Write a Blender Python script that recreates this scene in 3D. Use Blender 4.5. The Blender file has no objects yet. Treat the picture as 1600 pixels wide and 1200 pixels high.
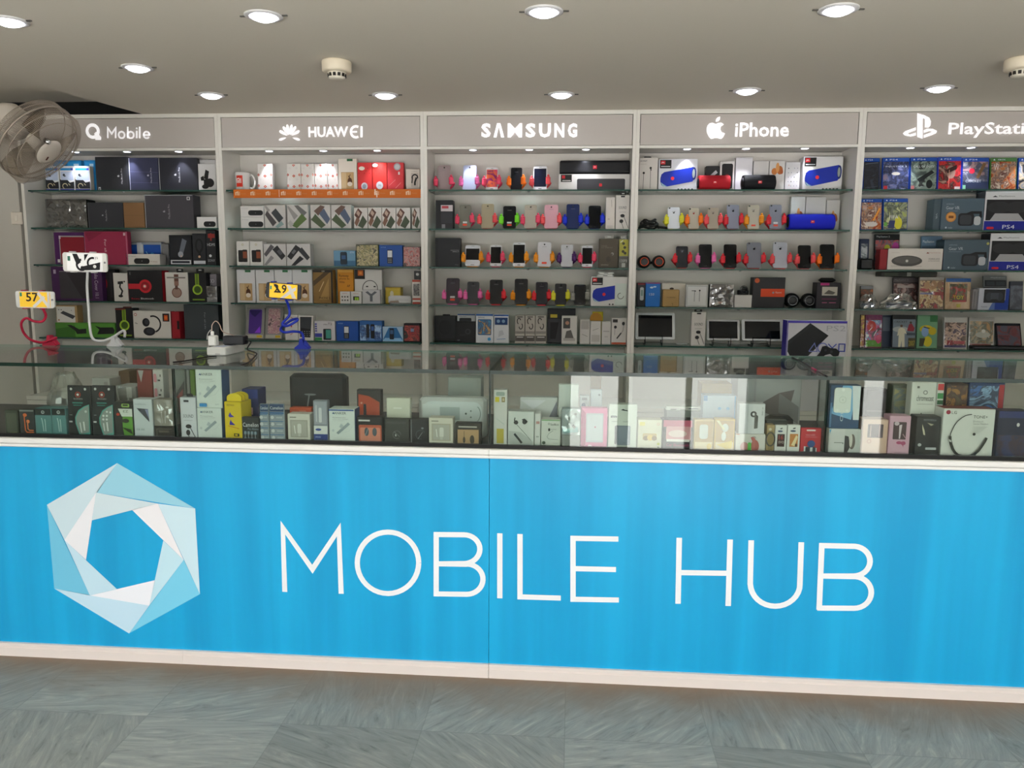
import bpy, math, random
from mathutils import Vector, Matrix

# ------------------------------------------------------------------ camera, sky, sun, exposure
SC = bpy.context.scene
COL = SC.collection
FPX, YAW, PITCH, ROLL, EYE = 1215.0, math.radians(-4.36946), math.radians(7.804922), math.radians(0.42699), 1.322


def axes():
    cy, sy, cp, sp = math.cos(YAW), math.sin(YAW), math.cos(PITCH), math.sin(PITCH)
    f = Vector((sy * cp, cy * cp, -sp))
    r = Vector((cy, -sy, 0))
    u = r.cross(f)
    c, s = math.cos(ROLL), math.sin(ROLL)
    return r * c + u * s, u * c - r * s, f


AR, AU, AF = axes()
cam_data = bpy.data.cameras.new('camera')
cam_data.sensor_width = 36.0
cam_data.lens = FPX / 1600.0 * 36.0
cam_data.clip_start = 0.05
cam = bpy.data.objects.new('camera', cam_data)
cam.matrix_world = Matrix((
    (AR.x, AU.x, -AF.x, 0.0), (AR.y, AU.y, -AF.y, 0.0), (AR.z, AU.z, -AF.z, EYE), (0, 0, 0, 1)))
COL.objects.link(cam)
SC.camera = cam

SC.view_settings.view_transform = 'Standard'
SC.view_settings.look = 'None'
SC.view_settings.exposure = 0.0
SC.view_settings.gamma = 1.0
SC.view_settings.use_curve_mapping = False
SC.cycles.max_bounces = 10
SC.cycles.diffuse_bounces = 4
SC.cycles.transparent_max_bounces = 24
SC.cycles.glossy_bounces = 4
SC.cycles.caustics_reflective = False
SC.cycles.caustics_refractive = False
SC.cycles.sample_clamp_indirect = 4.0

W = bpy.data.worlds.new('daylight')
SC.world = W
W.use_nodes = True
WB = W.node_tree.nodes['Background']
WB.inputs[0].default_value = (0.96, 0.985, 1.0, 1)
WB.inputs[1].default_value = 6.7

sun_d = bpy.data.lights.new('sun', 'SUN')
sun_d.energy = 34.0
sun_d.angle = 0.01
sun_d.color = (1.0, 0.98, 0.95)
sun = bpy.data.objects.new('sun', sun_d)
sun.rotation_euler = (math.radians(26), 0, math.radians(-10))   # high over the street, reaching in under the lintel
sun.location = (0, 0, 6)
COL.objects.link(sun)

# light of the small lamps (watts)
P_CEIL, P_BAY = 0.35, 3.4
LED = (0.88, 0.90, 1.0)


def ray(px, py):
    return AF + AR * ((px - 800) / FPX) + AU * ((600 - py) / FPX)


def at(px, py, Y):
    d = ray(px, py)
    k = Y / d.y
    return d.x * k, EYE + d.z * k


def atz(px, py, z):
    d = ray(px, py)
    k = (z - EYE) / d.z
    return d.x * k, d.y * k


# ------------------------------------------------------------------ materials
MATS = {}


def lin(h):
    h = h.lstrip('#')
    if len(h) == 3:
        h = ''.join(c + c for c in h)
    o = []
    for i in (0, 2, 4):
        c = int(h[i:i + 2], 16) / 255
        o.append(c / 12.92 if c <= 0.04045 else ((c + 0.055) / 1.055) ** 2.4)
    return (o[0], o[1], o[2], 1)


def mat(h, r=0.5, metal=0.0, emit=0.0, coat=0.0, spec=0.32):
    k = (h, r, metal, emit, coat, spec)
    if k in MATS:
        return MATS[k]
    m = bpy.data.materials.new('paint_' + h.lstrip('#'))
    m.use_nodes = True
    b = m.node_tree.nodes['Principled BSDF']
    b.inputs['Base Color'].default_value = lin(h)
    b.inputs['Roughness'].default_value = r
    b.inputs['Metallic'].default_value = metal
    b.inputs['Coat Weight'].default_value = coat
    b.inputs['Specular IOR Level'].default_value = spec
    if emit:
        b.inputs['Emission Color'].default_value = lin(h)
        b.inputs['Emission Strength'].default_value = emit
    m.diffuse_color = lin(h)
    MATS[k] = m
    return m


def clear(name, tint, ior=1.5, rough=0.0):
    k = ('clear', name)
    if k in MATS:
        return MATS[k]
    m = bpy.data.materials.new(name)
    m.use_nodes = True
    nt = m.node_tree
    nt.nodes.clear()
    o = nt.nodes.new('ShaderNodeOutputMaterial')
    mx = nt.nodes.new('ShaderNodeMixShader')
    fr = nt.nodes.new('ShaderNodeFresnel')
    ge = nt.nodes.new('ShaderNodeNewGeometry')
    mr = nt.nodes.new('ShaderNodeMapRange')      # same index seen from either side of the sheet
    mr.inputs[3].default_value = ior
    mr.inputs[4].default_value = 1 / ior
    nt.links.new(ge.outputs['Backfacing'], mr.inputs[0])
    nt.links.new(mr.outputs[0], fr.inputs[0])
    tr = nt.nodes.new('ShaderNodeBsdfTransparent')
    tr.inputs[0].default_value = lin(tint)
    gl = nt.nodes.new('ShaderNodeBsdfGlossy')
    gl.inputs['Roughness'].default_value = rough
    nt.links.new(fr.outputs[0], mx.inputs[0])
    nt.links.new(tr.outputs[0], mx.inputs[1])
    nt.links.new(gl.outputs[0], mx.inputs[2])
    nt.links.new(mx.outputs[0], o.inputs[0])
    MATS[k] = m
    return m


def film(name='shrink_film', amt=0.16, rough=0.06):
    """clear plastic film: mostly see-through, with sharp highlights"""
    k = ('film', name)
    if k in MATS:
        return MATS[k]
    m = bpy.data.materials.new(name)
    m.use_nodes = True
    nt = m.node_tree
    nt.nodes.clear()
    o = nt.nodes.new('ShaderNodeOutputMaterial')
    mx = nt.nodes.new('ShaderNodeMixShader')
    mx.inputs[0].default_value = amt
    tr = nt.nodes.new('ShaderNodeBsdfTransparent')
    gl = nt.nodes.new('ShaderNodeBsdfGlossy')
    gl.inputs['Roughness'].default_value = rough
    nt.links.new(tr.outputs[0], mx.inputs[1])
    nt.links.new(gl.outputs[0], mx.inputs[2])
    nt.links.new(mx.outputs[0], o.inputs[0])
    MATS[k] = m
    return m


def printed(cols, scale=30, seed=0.0, r=0.35):
    """a busy colour print (game cover, photo on a box) as a procedural picture"""
    k = ('print', tuple(cols), scale, seed)
    if k in MATS:
        return MATS[k]
    m = bpy.data.materials.new('colour_print')
    m.use_nodes = True
    nt = m.node_tree
    b = nt.nodes['Principled BSDF']
    b.inputs['Roughness'].default_value = r
    tc = nt.nodes.new('ShaderNodeTexCoord')
    mp = nt.nodes.new('ShaderNodeMapping')
    mp.inputs['Location'].default_value = (seed * 3.1, seed, seed * 1.7)
    nz = nt.nodes.new('ShaderNodeTexNoise')
    nz.inputs['Scale'].default_value = scale * .72
    nz.inputs['Detail'].default_value = 5
    nz.inputs['Roughness'].default_value = 0.62
    nz.inputs['Distortion'].default_value = 1.2
    cr = nt.nodes.new('ShaderNodeValToRGB')
    cr.color_ramp.interpolation = 'LINEAR'
    n = len(cols)
    el = cr.color_ramp.elements
    while len(el) < n:
        el.new(0.5)
    for i, c in enumerate(cols):
        el[i].position = 0.0 if i == 0 else 0.34 + 0.32 * (i - 0.5) / (n - 1)
        el[i].color = lin(c)
    nt.links.new(tc.outputs['Object'], mp.inputs['Vector'])
    nt.links.new(mp.outputs[0], nz.inputs['Vector'])
    nt.links.new(nz.outputs[0], cr.inputs[0])
    nt.links.new(cr.outputs[0], b.inputs['Base Color'])
    MATS[k] = m
    return m


# ------------------------------------------------------------------ mesh building
class MB:
    def __init__(s):
        s.v, s.f, s.mi, s.sm, s.mats = [], [], [], [], []

    def slot(s, m):
        if isinstance(m, str):
            m = mat(m)
        if m not in s.mats:
            s.mats.append(m)
        return s.mats.index(m)

    def add(s, vs, fs, m, smooth=False):
        o = len(s.v)
        k = s.slot(m)
        s.v += [tuple(p) for p in vs]
        for q in fs:
            s.f.append(tuple(i + o for i in q))
            s.mi.append(k)
            s.sm.append(smooth)
        return s

    def box(s, x0, x1, y0, y1, z0, z1, m, bev=0.0):
        if bev <= 0:
            vs = [(x, y, z) for z in (z0, z1) for y in (y0, y1) for x in (x0, x1)]
            return s.add(vs, [(0, 1, 5, 4), (1, 3, 7, 5), (3, 2, 6, 7), (2, 0, 4, 6), (4, 5, 7, 6), (0, 2, 3, 1)], m)
        b = min(bev, (x1 - x0) * .45, (y1 - y0) * .45, (z1 - z0) * .45)
        rings = []
        for z, i in ((z0, b), (z0 + b, 0), (z1 - b, 0), (z1, b)):
            X0, X1, Y0, Y1 = x0 + i, x1 - i, y0 + i, y1 - i
            rings.append([(X0 + b, Y0, z), (X1 - b, Y0, z), (X1, Y0 + b, z), (X1, Y1 - b, z),
                          (X1 - b, Y1, z), (X0 + b, Y1, z), (X0, Y1 - b, z), (X0, Y0 + b, z)])
        return s.loft(rings, m)

    def loft(s, rings, m, smooth=False, cap=True, closed=False):
        n = len(rings[0])
        vs = [p for r in rings for p in r]
        fs = []
        R = len(rings)
        for a in range(R if closed else R - 1):
            b = (a + 1) % R
            for i in range(n):
                j = (i + 1) % n
                fs.append((a * n + i, a * n + j, b * n + j, b * n + i))
        if cap and not closed:
            fs.append(tuple(reversed(range(n))))
            fs.append(tuple((R - 1) * n + i for i in range(n)))
        return s.add(vs, fs, m, smooth)

    def prism(s, pts, y0, y1, m, bev=0.0):
        """polygon in x,z (counter-clockwise from the front) between y0 (front) and y1"""
        n = len(pts)
        vs = [(x, y0, z) for x, z in pts] + [(x, y1, z) for x, z in pts]
        fs = [tuple(range(n)), tuple(reversed(range(n, 2 * n)))]
        for i in range(n):
            j = (i + 1) % n
            fs.append((i, i + n, j + n, j))
        return s.add(vs, fs, m)

    def flat(s, pts, y, m):
        return s.add([(x, y, z) for x, z in pts], [tuple(range(len(pts)))], m)

    def tube(s, path, r, m, n=8, closed=False):
        P = [Vector(p) for p in path]
        rr = r if isinstance(r, (list, tuple)) else [r] * len(P)
        rings = []
        up = None
        L = len(P)
        for i, p in enumerate(P):
            if closed:
                t = (P[(i + 1) % L] - P[i - 1])
            else:
                t = (P[min(i + 1, L - 1)] - P[max(i - 1, 0)])
            t.normalize()
            if up is None:
                up = Vector((0, 0, 1)) if abs(t.z) < .9 else Vector((1, 0, 0))
            a = t.cross(up)
            if a.length < 1e-6:
                a = t.orthogonal()
            a.normalize()
            up = a.cross(t)
            rings.append([p + (a * math.cos(2 * math.pi * k / n) + up * math.sin(2 * math.pi * k / n)) * rr[i] for k in range(n)])
        return s.loft(rings, m, True, True, closed)

    def lathe(s, prof, m, n=24, c=(0, 0, 0), axis='z', smooth=True, cap=True, sx=1.0, sy=1.0):
        rings = []
        for r, z in prof:
            ring = []
            for k in range(n):
                a = 2 * math.pi * k / n
                p = (r * math.cos(a) * sx, r * math.sin(a) * sy, z)
                if axis == 'y':
                    p = (p[0], p[2], -p[1])
                    p = (p[0], p[1], p[2])
                if axis == 'x':
                    p = (p[2], p[0], p[1])
                ring.append((p[0] + c[0], p[1] + c[1], p[2] + c[2]))
            rings.append(ring)
        return s.loft(rings, m, smooth, cap)

    def strip(s, pts, w, y, m, y1=None, closed=False):
        """polyline of constant width in x,z, flat at y (or extruded to y1)"""
        P = [Vector(p) for p in pts]
        L = len(P)
        A, B = [], []
        for i in range(L):
            if closed:
                a, b = P[i] - P[i - 1], P[(i + 1) % L] - P[i]
            else:
                a = P[i] - P[i - 1] if i else P[1] - P[0]
                b = P[i + 1] - P[i] if i < L - 1 else a
            a, b = a.normalized(), b.normalized()
            na, nb = Vector((-a.y, a.x)), Vector((-b.y, b.x))
            q = na + nb
            if q.length < 1e-4:
                q = na
            q.normalize()
            k = w / 2 / max(.35, q.dot(na))
            A.append(P[i] + q * k)
            B.append(P[i] - q * k)
        for i in range(L if closed else L - 1):
            j = (i + 1) % L
            quad = [tuple(B[i]), tuple(B[j]), tuple(A[j]), tuple(A[i])]
            if y1 is None:
                s.flat(quad, y, m)
            else:
                s.prism(quad, y, y1, m)
        return s

    def text(s, t, x0, z0, x1, z1, y, m, rot=0, bold=0.0):
        vs, fs, bb = glyphs(t, bold)
        w, h = bb[2] - bb[0] or 1, bb[3] - bb[1] or 1
        out = []
        for a, b in vs:
            p, q = (a - bb[0]) / w, (b - bb[1]) / h
            if rot == 90:
                p, q = 1 - q, p
            elif rot == -90:
                p, q = q, 1 - p
            elif rot == 180:
                p, q = 1 - p, 1 - q
            out.append((x0 + p * (x1 - x0), y, z0 + q * (z1 - z0)))
        return s.add(out, fs, m)

    def build(s, name, parent=None, loc=(0, 0, 0), rot=(0, 0, 0)):
        me = bpy.data.meshes.new(name)
        me.from_pydata(s.v, [], s.f)
        for m in s.mats:
            me.materials.append(m)
        me.polygons.foreach_set('material_index', s.mi)
        me.polygons.foreach_set('use_smooth', s.sm)
        me.update()
        o = bpy.data.objects.new(name, me)
        COL.objects.link(o)
        o.location = loc
        o.rotation_euler = rot
        if parent:
            o.parent = parent
        return o


GL = {}


def glyphs(t, bold=0.0):
    k = (t, bold)
    if k not in GL:
        c = bpy.data.curves.new('t', 'FONT')
        c.body = t
        c.resolution_u = 2
        c.offset = bold
        c.fill_mode = 'FRONT'
        o = bpy.data.objects.new('t', c)
        COL.objects.link(o)
        dg = bpy.context.evaluated_depsgraph_get()
        me = o.evaluated_get(dg).to_mesh()
        vs = [(v.co.x, v.co.y) for v in me.vertices]
        fs = []
        for p in me.polygons:
            q = list(p.vertices)
            ar = sum(vs[q[i]][0] * vs[q[(i + 1) % len(q)]][1] - vs[q[(i + 1) % len(q)]][0] * vs[q[i]][1] for i in range(len(q)))
            fs.append(tuple(q if ar > 0 else reversed(q)))
        bb = (min(v[0] for v in vs), min(v[1] for v in vs), max(v[0] for v in vs), max(v[1] for v in vs))
        o.evaluated_get(dg).to_mesh_clear()
        bpy.data.objects.remove(o)
        bpy.data.curves.remove(c)
        GL[k] = (vs, fs, bb)
    return GL[k]


def arc(cx, cz, rx, rz, a0, a1, n=14):
    return [(cx + rx * math.cos(math.radians(a0 + (a1 - a0) * i / n)), cz + rz * math.sin(math.radians(a0 + (a1 - a0) * i / n))) for i in range(n + 1)]


def rrect(x0, x1, z0, z1, r, n=4):
    r = min(r, (x1 - x0) / 2.01, (z1 - z0) / 2.01)
    return (arc(x1 - r, z0 + r, r, r, -90, 0, n) + arc(x1 - r, z1 - r, r, r, 0, 90, n)
            + arc(x0 + r, z1 - r, r, r, 90, 180, n) + arc(x0 + r, z0 + r, r, r, 180, 270, n))


def bez(pts, n=10):
    """smooth path through 3-D points (Catmull-Rom)"""
    P = [Vector(p) for p in pts]
    P = [P[0] * 2 - P[1]] + P + [P[-1] * 2 - P[-2]]
    o = []
    for i in range(1, len(P) - 2):
        a, b, c, d = P[i - 1:i + 3]
        for k in range(n):
            t = k / n
            o.append(.5 * ((2 * b) + (c - a) * t + (2 * a - 5 * b + 4 * c - d) * t * t + (3 * b - a - 3 * c + d) * t ** 3))
    o.append(P[-2])
    return o


ART_STEP = 0.0005


def art(mb, x0, x1, z0, z1, y, layers):
    """printing on a front face, u and v from 0 to 1 across and up the face"""
    w, h = x1 - x0, z1 - z0
    X = lambda u: x0 + u * w
    Z = lambda v: z0 + v * h
    for i, a in enumerate(layers):
        k = a[0]
        yy = y - ART_STEP * (i + 1)
        c = a[1]
        g = a[2:]
        if k == 'r':        # rectangle
            mb.flat([(X(g[0]), Z(g[1])), (X(g[2]), Z(g[1])), (X(g[2]), Z(g[3])), (X(g[0]), Z(g[3]))], yy, c)
        elif k == 'rr':     # rounded rectangle, radius in face heights
            mb.flat(rrect(X(g[0]), X(g[2]), Z(g[1]), Z(g[3]), g[4] * h), yy, c)
        elif k == 'e':      # ellipse
            mb.flat([(X(g[0] + g[2] * math.cos(t * math.pi / 10)), Z(g[1] + g[3] * math.sin(t * math.pi / 10))) for t in range(20)], yy, c)
        elif k == 'c':      # true circle, radius in face heights
            mb.flat([(X(g[0]) + g[2] * h * math.cos(t * math.pi / 10), Z(g[1]) + g[2] * h * math.sin(t * math.pi / 10)) for t in range(20)], yy, c)
        elif k == 'p':      # polygon
            pts = [(X(u), Z(v)) for u, v in g[0]]
            ar = sum(pts[j - 1][0] * pts[j][1] - pts[j][0] * pts[j - 1][1] for j in range(len(pts)))
            mb.flat(pts if ar > 0 else pts[::-1], yy, c)
        elif k == 'l':      # line, width in face heights
            mb.strip([(X(u), Z(v)) for u, v in g[1]], g[0] * h, yy, c)
        elif k == 'o':      # ring or arc: cu cv r width a0 a1 [aspect]
            q = arc(X(g[0]), Z(g[1]), g[2] * h * (g[6] if len(g) > 6 else 1), g[2] * h, g[4] if len(g) > 4 else 0, g[5] if len(g) > 5 else 360, 20)
            mb.strip(q, g[3] * h, yy, c)
        elif k == 't':      # lettering filling u0 v0 u1 v1
            mb.text(a[2], X(a[3]), Z(a[4]), X(a[5]), Z(a[6]), yy, c, a[7] if len(a) > 7 else 0, a[8] if len(a) > 8 else 0.0)


def tag(o, label=None, cat=None, group=None, kind=None):
    if label:
        o['label'] = label
    if cat:
        o['category'] = cat
    if group:
        o['group'] = group
    if kind:
        o['kind'] = kind
    return o


def empty(name, loc=(0, 0, 0), rot=(0, 0, 0), label=None, cat=None, group=None, kind=None):
    o = bpy.data.objects.new(name, None)
    o.empty_display_size = 0.05
    COL.objects.link(o)
    o.location = loc
    o.rotation_euler = rot
    return tag(o, label, cat, group, kind)
# ------------------------------------------------------------------ measures of the place
YW, YBK, YC, YCB = 4.35, 4.60, 2.43, 3.067        # bay fronts, bay backs, counter front, counter back
ZCEIL, ZHB = 2.2151, 2.0149
ZS = [1.8017, 1.5888, 1.3776, 1.1655, 0.9504]     # glass shelf tops
ZTOP, ZRAIL, ZBT, ZBB = 1.0302, 0.7776, 0.7473, 0.047
XC = [at(38, 300, YW)[0] - .018, -1.99, -0.8282, 0.3263, 1.5009, 2.69]   # column centres
XL, XR, YF = -4.3, 4.3, -0.9                      # room

PLASTER = mat('#c9c5bd', .8)
CEILM = mat('#e0d9cc', .85)
WHITE = mat('#e9e6df', .35)
WHITE2 = mat('#e2dfda', .4)
BACKM = mat('#dcd7d1', .45)
DARK = mat('#101113', .5)
GLASS = clear('showcase_glass', '#f1f6f3')
SHELFG = clear('shelf_glass', '#dfeee8')
EDGE = mat('#2c5148', .15)
EDGED = mat('#0f2a22', .15)
STEEL = mat('#9a9a9a', .3, 1.0)


def slate():
    m = bpy.data.materials.new('slate_tiles')
    m.use_nodes = True
    nt = m.node_tree
    N, Lk = nt.nodes.new, nt.links.new
    b = nt.nodes['Principled BSDF']
    tc = N('ShaderNodeTexCoord')
    sc = N('ShaderNodeVectorMath'); sc.operation = 'SCALE'; sc.inputs['Scale'].default_value = 1 / 0.42
    Lk(tc.outputs['Object'], sc.inputs[0])
    fl = N('ShaderNodeVectorMath'); fl.operation = 'FLOOR'
    Lk(sc.outputs[0], fl.inputs[0])
    wn = N('ShaderNodeTexWhiteNoise'); wn.noise_dimensions = '3D'
    Lk(fl.outputs[0], wn.inputs['Vector'])
    ang = N('ShaderNodeMath'); ang.operation = 'MULTIPLY'; ang.inputs[1].default_value = 3.1
    Lk(wn.outputs['Value'], ang.inputs[0])
    rot = N('ShaderNodeVectorRotate'); rot.rotation_type = 'Z_AXIS'
    Lk(sc.outputs[0], rot.inputs['Vector']); Lk(ang.outputs[0], rot.inputs['Angle'])
    st = N('ShaderNodeMapping'); st.inputs['Scale'].default_value = (1.0, 6.0, 1)
    Lk(rot.outputs[0], st.inputs['Vector'])
    nz = N('ShaderNodeTexNoise'); nz.inputs['Scale'].default_value = 1.6; nz.inputs['Detail'].default_value = 8; nz.inputs['Roughness'].default_value = .68; nz.inputs['Distortion'].default_value = 2.2
    Lk(st.outputs[0], nz.inputs['Vector'])
    cr = N('ShaderNodeValToRGB')
    for i, (p, c) in enumerate(((.26, '#686a66'), (.42, '#8c8e88'), (.58, '#9b9b94'), (.76, '#b8b3a6'))):
        if i > 1:
            cr.color_ramp.elements.new(p)
        cr.color_ramp.elements[i].position = p
        cr.color_ramp.elements[i].color = lin(c)
    Lk(nz.outputs[0], cr.inputs[0])
    # each tile a little lighter or darker, thin joints
    br = N('ShaderNodeMapRange'); br.inputs[3].default_value = .84; br.inputs[4].default_value = 1.08
    Lk(wn.outputs['Value'], br.inputs[0])
    mu = N('ShaderNodeVectorMath'); mu.operation = 'SCALE'
    Lk(cr.outputs[0], mu.inputs[0]); Lk(br.outputs[0], mu.inputs['Scale'])
    fr = N('ShaderNodeVectorMath'); fr.operation = 'FRACTION'
    Lk(sc.outputs[0], fr.inputs[0])
    sp = N('ShaderNodeSeparateXYZ'); Lk(fr.outputs[0], sp.inputs[0])
    g = []
    for ax in ('X', 'Y'):
        p = N('ShaderNodeMath'); p.operation = 'PINGPONG'; p.inputs[1].default_value = .5
        Lk(sp.outputs[ax], p.inputs[0]); g.append(p)
    mn = N('ShaderNodeMath'); mn.operation = 'MINIMUM'
    Lk(g[0].outputs[0], mn.inputs[0]); Lk(g[1].outputs[0], mn.inputs[1])
    lt = N('ShaderNodeMath'); lt.operation = 'LESS_THAN'; lt.inputs[1].default_value = .004
    Lk(mn.outputs[0], lt.inputs[0])
    mx = N('ShaderNodeMix'); mx.data_type = 'RGBA'
    mx.inputs['B'].default_value = lin('#6b6f6a')
    f2 = N('ShaderNodeMath'); f2.operation = 'MULTIPLY'; f2.inputs[1].default_value = .35
    Lk(lt.outputs[0], f2.inputs[0]); Lk(f2.outputs[0], mx.inputs['Factor'])
    Lk(mu.outputs[0], mx.inputs['A'])
    # brown dust lying along the foot of the counter
    s2 = N('ShaderNodeSeparateXYZ'); Lk(tc.outputs['Object'], s2.inputs[0])
    n2 = N('ShaderNodeTexNoise'); n2.inputs['Scale'].default_value = 6; n2.inputs['Detail'].default_value = 4
    Lk(tc.outputs['Object'], n2.inputs['Vector'])
    ad = N('ShaderNodeMath'); ad.operation = 'MULTIPLY_ADD'; ad.inputs[1].default_value = .25
    Lk(n2.outputs[0], ad.inputs[0]); Lk(s2.outputs['Y'], ad.inputs[2])
    du = N('ShaderNodeMapRange'); du.inputs[1].default_value = 2.30; du.inputs[2].default_value = 2.52; du.inputs[4].default_value = .9
    Lk(ad.outputs[0], du.inputs[0])
    m2 = N('ShaderNodeMix'); m2.data_type = 'RGBA'; m2.inputs['B'].default_value = lin('#86705c')
    Lk(du.outputs[0], m2.inputs['Factor']); Lk(mx.outputs['Result'], m2.inputs['A'])
    Lk(m2.outputs['Result'], b.inputs['Base Color'])
    b.inputs['Roughness'].default_value = .6
    b.inputs['Specular IOR Level'].default_value = .3
    bp = N('ShaderNodeBump'); bp.inputs['Strength'].default_value = .15; bp.inputs['Distance'].default_value = .004
    Lk(nz.outputs[0], bp.inputs['Height']); Lk(bp.outputs[0], b.inputs['Normal'])
    return m


def struct(name, mb, label=None):
    o = mb.build(name)
    return tag(o, label, None, None, 'structure')


# floor, ceiling, walls, daylight side with shop front behind the camera
mb = MB(); mb.box(XL, XR, YF - .2, YBK + .1, -.05, 0, slate()); struct('floor', mb)
mb = MB(); mb.box(-14, 14, -14, YF - .2, -.07, -.02, mat('#c6c5c3', .8)); struct('floor_outside_pavement', mb)

mb = MB(); mb.box(-14, 14, -12.5, -12, -.02, 3.0, mat('#8a8884', .8)); struct('wall_low_sky_block', mb)  # unseen wall over the street, added to block the low sky
# main false ceiling with the cut corner above the fan
cx0, cy0 = atz(217, 176, ZCEIL)
cx1, cy1 = atz(19, 122, ZCEIL)
kx = cx1 + (cx1 - cx0) * 3; ky = cy1 + (cy1 - cy0) * 3
poly = [(XR, YF), (XR, YW + .01), (cx0, YW + .01), (kx, ky), (max(kx, XL), YF)]
poly = [(XR, YF), (XR, YW + .012), (cx0, YW + .012), (kx, ky), (kx, YF)]
mb = MB()
vs = [(x, y, ZCEIL) for x, y in poly] + [(x, y, ZCEIL + .03) for x, y in poly]
n = len(poly)
mb.add(vs, [tuple(reversed(range(n))), tuple(range(n, 2 * n))] + [(i, (i + 1) % n, (i + 1) % n + n, i + n) for i in range(n)], CEILM)
struct('ceiling', mb)
mb = MB(); mb.box(XL, cx0 + .4, 0.5, 4.66, ZCEIL + .13, ZCEIL + .16, CEILM); struct('ceiling_recess', mb)
mb = MB(); mb.box(XL, XR, YF, 5.0, ZCEIL + .5, ZCEIL + .56, DARK); struct('ceiling_sun_block', mb)  # unseen roof slab, added to keep the sun out of the shop
mb = MB(); mb.box(XL, XR, YBK + .03, YBK + .08, 0, ZCEIL + .5, DARK); struct('wall_rear', mb)  # black colour stands in for the unlit void above the bays
mb = MB(); mb.box(XL, XC[0] - .018, YW, YBK + .03, 0, ZCEIL, PLASTER); struct('wall_rear_pier', mb)
mb = MB(); mb.box(XL - .1, XL, YF, 5.0, 0, ZCEIL + .5, PLASTER); struct('wall_left', mb)
mb = MB(); mb.box(XR, XR + .1, YF, 5.0, 0, ZCEIL + .5, PLASTER); struct('wall_right', mb)
# shop front: piers, two open doorways; windows, sills and low lintel added for daylight
LINT = 1.84
mb = MB()
mb.box(XL, XR, YF - .15, YF, LINT, ZCEIL + .5, PLASTER)
mb.box(XL, -3.8, YF - .15, YF, 0, LINT, PLASTER)
mb.box(-3.8, -.04, YF - .15, YF, 0, .62, PLASTER)
mb.box(-.16, -.04, YF - .15, YF, .62, LINT, PLASTER)
mb.box(.36, .43, YF - .15, YF, 0, LINT, DARK)
mb.box(1.36, 2.10, YF - .15, YF, 0, .62, PLASTER)
mb.box(2.34, 3.9, YF - .15, YF, 0, .62, PLASTER)
mb.box(3.9, XR, YF - .15, YF, 0, LINT, PLASTER)
struct('wall_front', mb)
mb = MB()
for x in (-3.8, -2.6, -1.4, -.21, 1.36, 2.05, 2.34, 3.1, 3.85):
    mb.box(x, x + .05, YF - .1, YF - .04, .62, LINT, mat('#8f8f8f', .3, .6))
struct('window_added_1', mb)
mb = MB()
for x in (-.04, .86, 1.31, 2.10, 2.30):
    mb.box(x, x + .04, YF - .1, YF - .04, 0, LINT, mat('#3a3a3c', .4))
struct('door_1', mb)

# ------------------------------------------------------------------ wall display bays
BAYN = ['leftmost', 'second', 'middle', 'fourth', 'rightmost']
SHN = ['top', 'second', 'third', 'fourth', 'bottom']
SPOTS = [[(126, 239), (207, 239), (288, 239)], [(429, 239), (513, 239), (596, 239)], [(743, 239), (829, 239), (915, 238)],
         [(1069.5, 237), (1160, 236), (1251, 235)], [(1413, 234), (1508, 233), (1603, 232)]]
LIT = mat('#f6f4f6', .4, 0, .62)


def lamp(name, kind, loc, parent, power, size=.05, spot=1.2, rot=(0, 0, 0)):
    d = bpy.data.lights.new(name, kind)
    d.energy = power
    d.color = LED
    if kind == 'SPOT':
        d.spot_size = spot
        d.spot_blend = .35
        d.shadow_soft_size = size
    else:
        d.shape = 'DISK'
        d.size = size
    o = bpy.data.objects.new(name, d)
    COL.objects.link(o)
    o.location = loc
    o.rotation_euler = rot
    o.parent = parent
    return o


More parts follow.
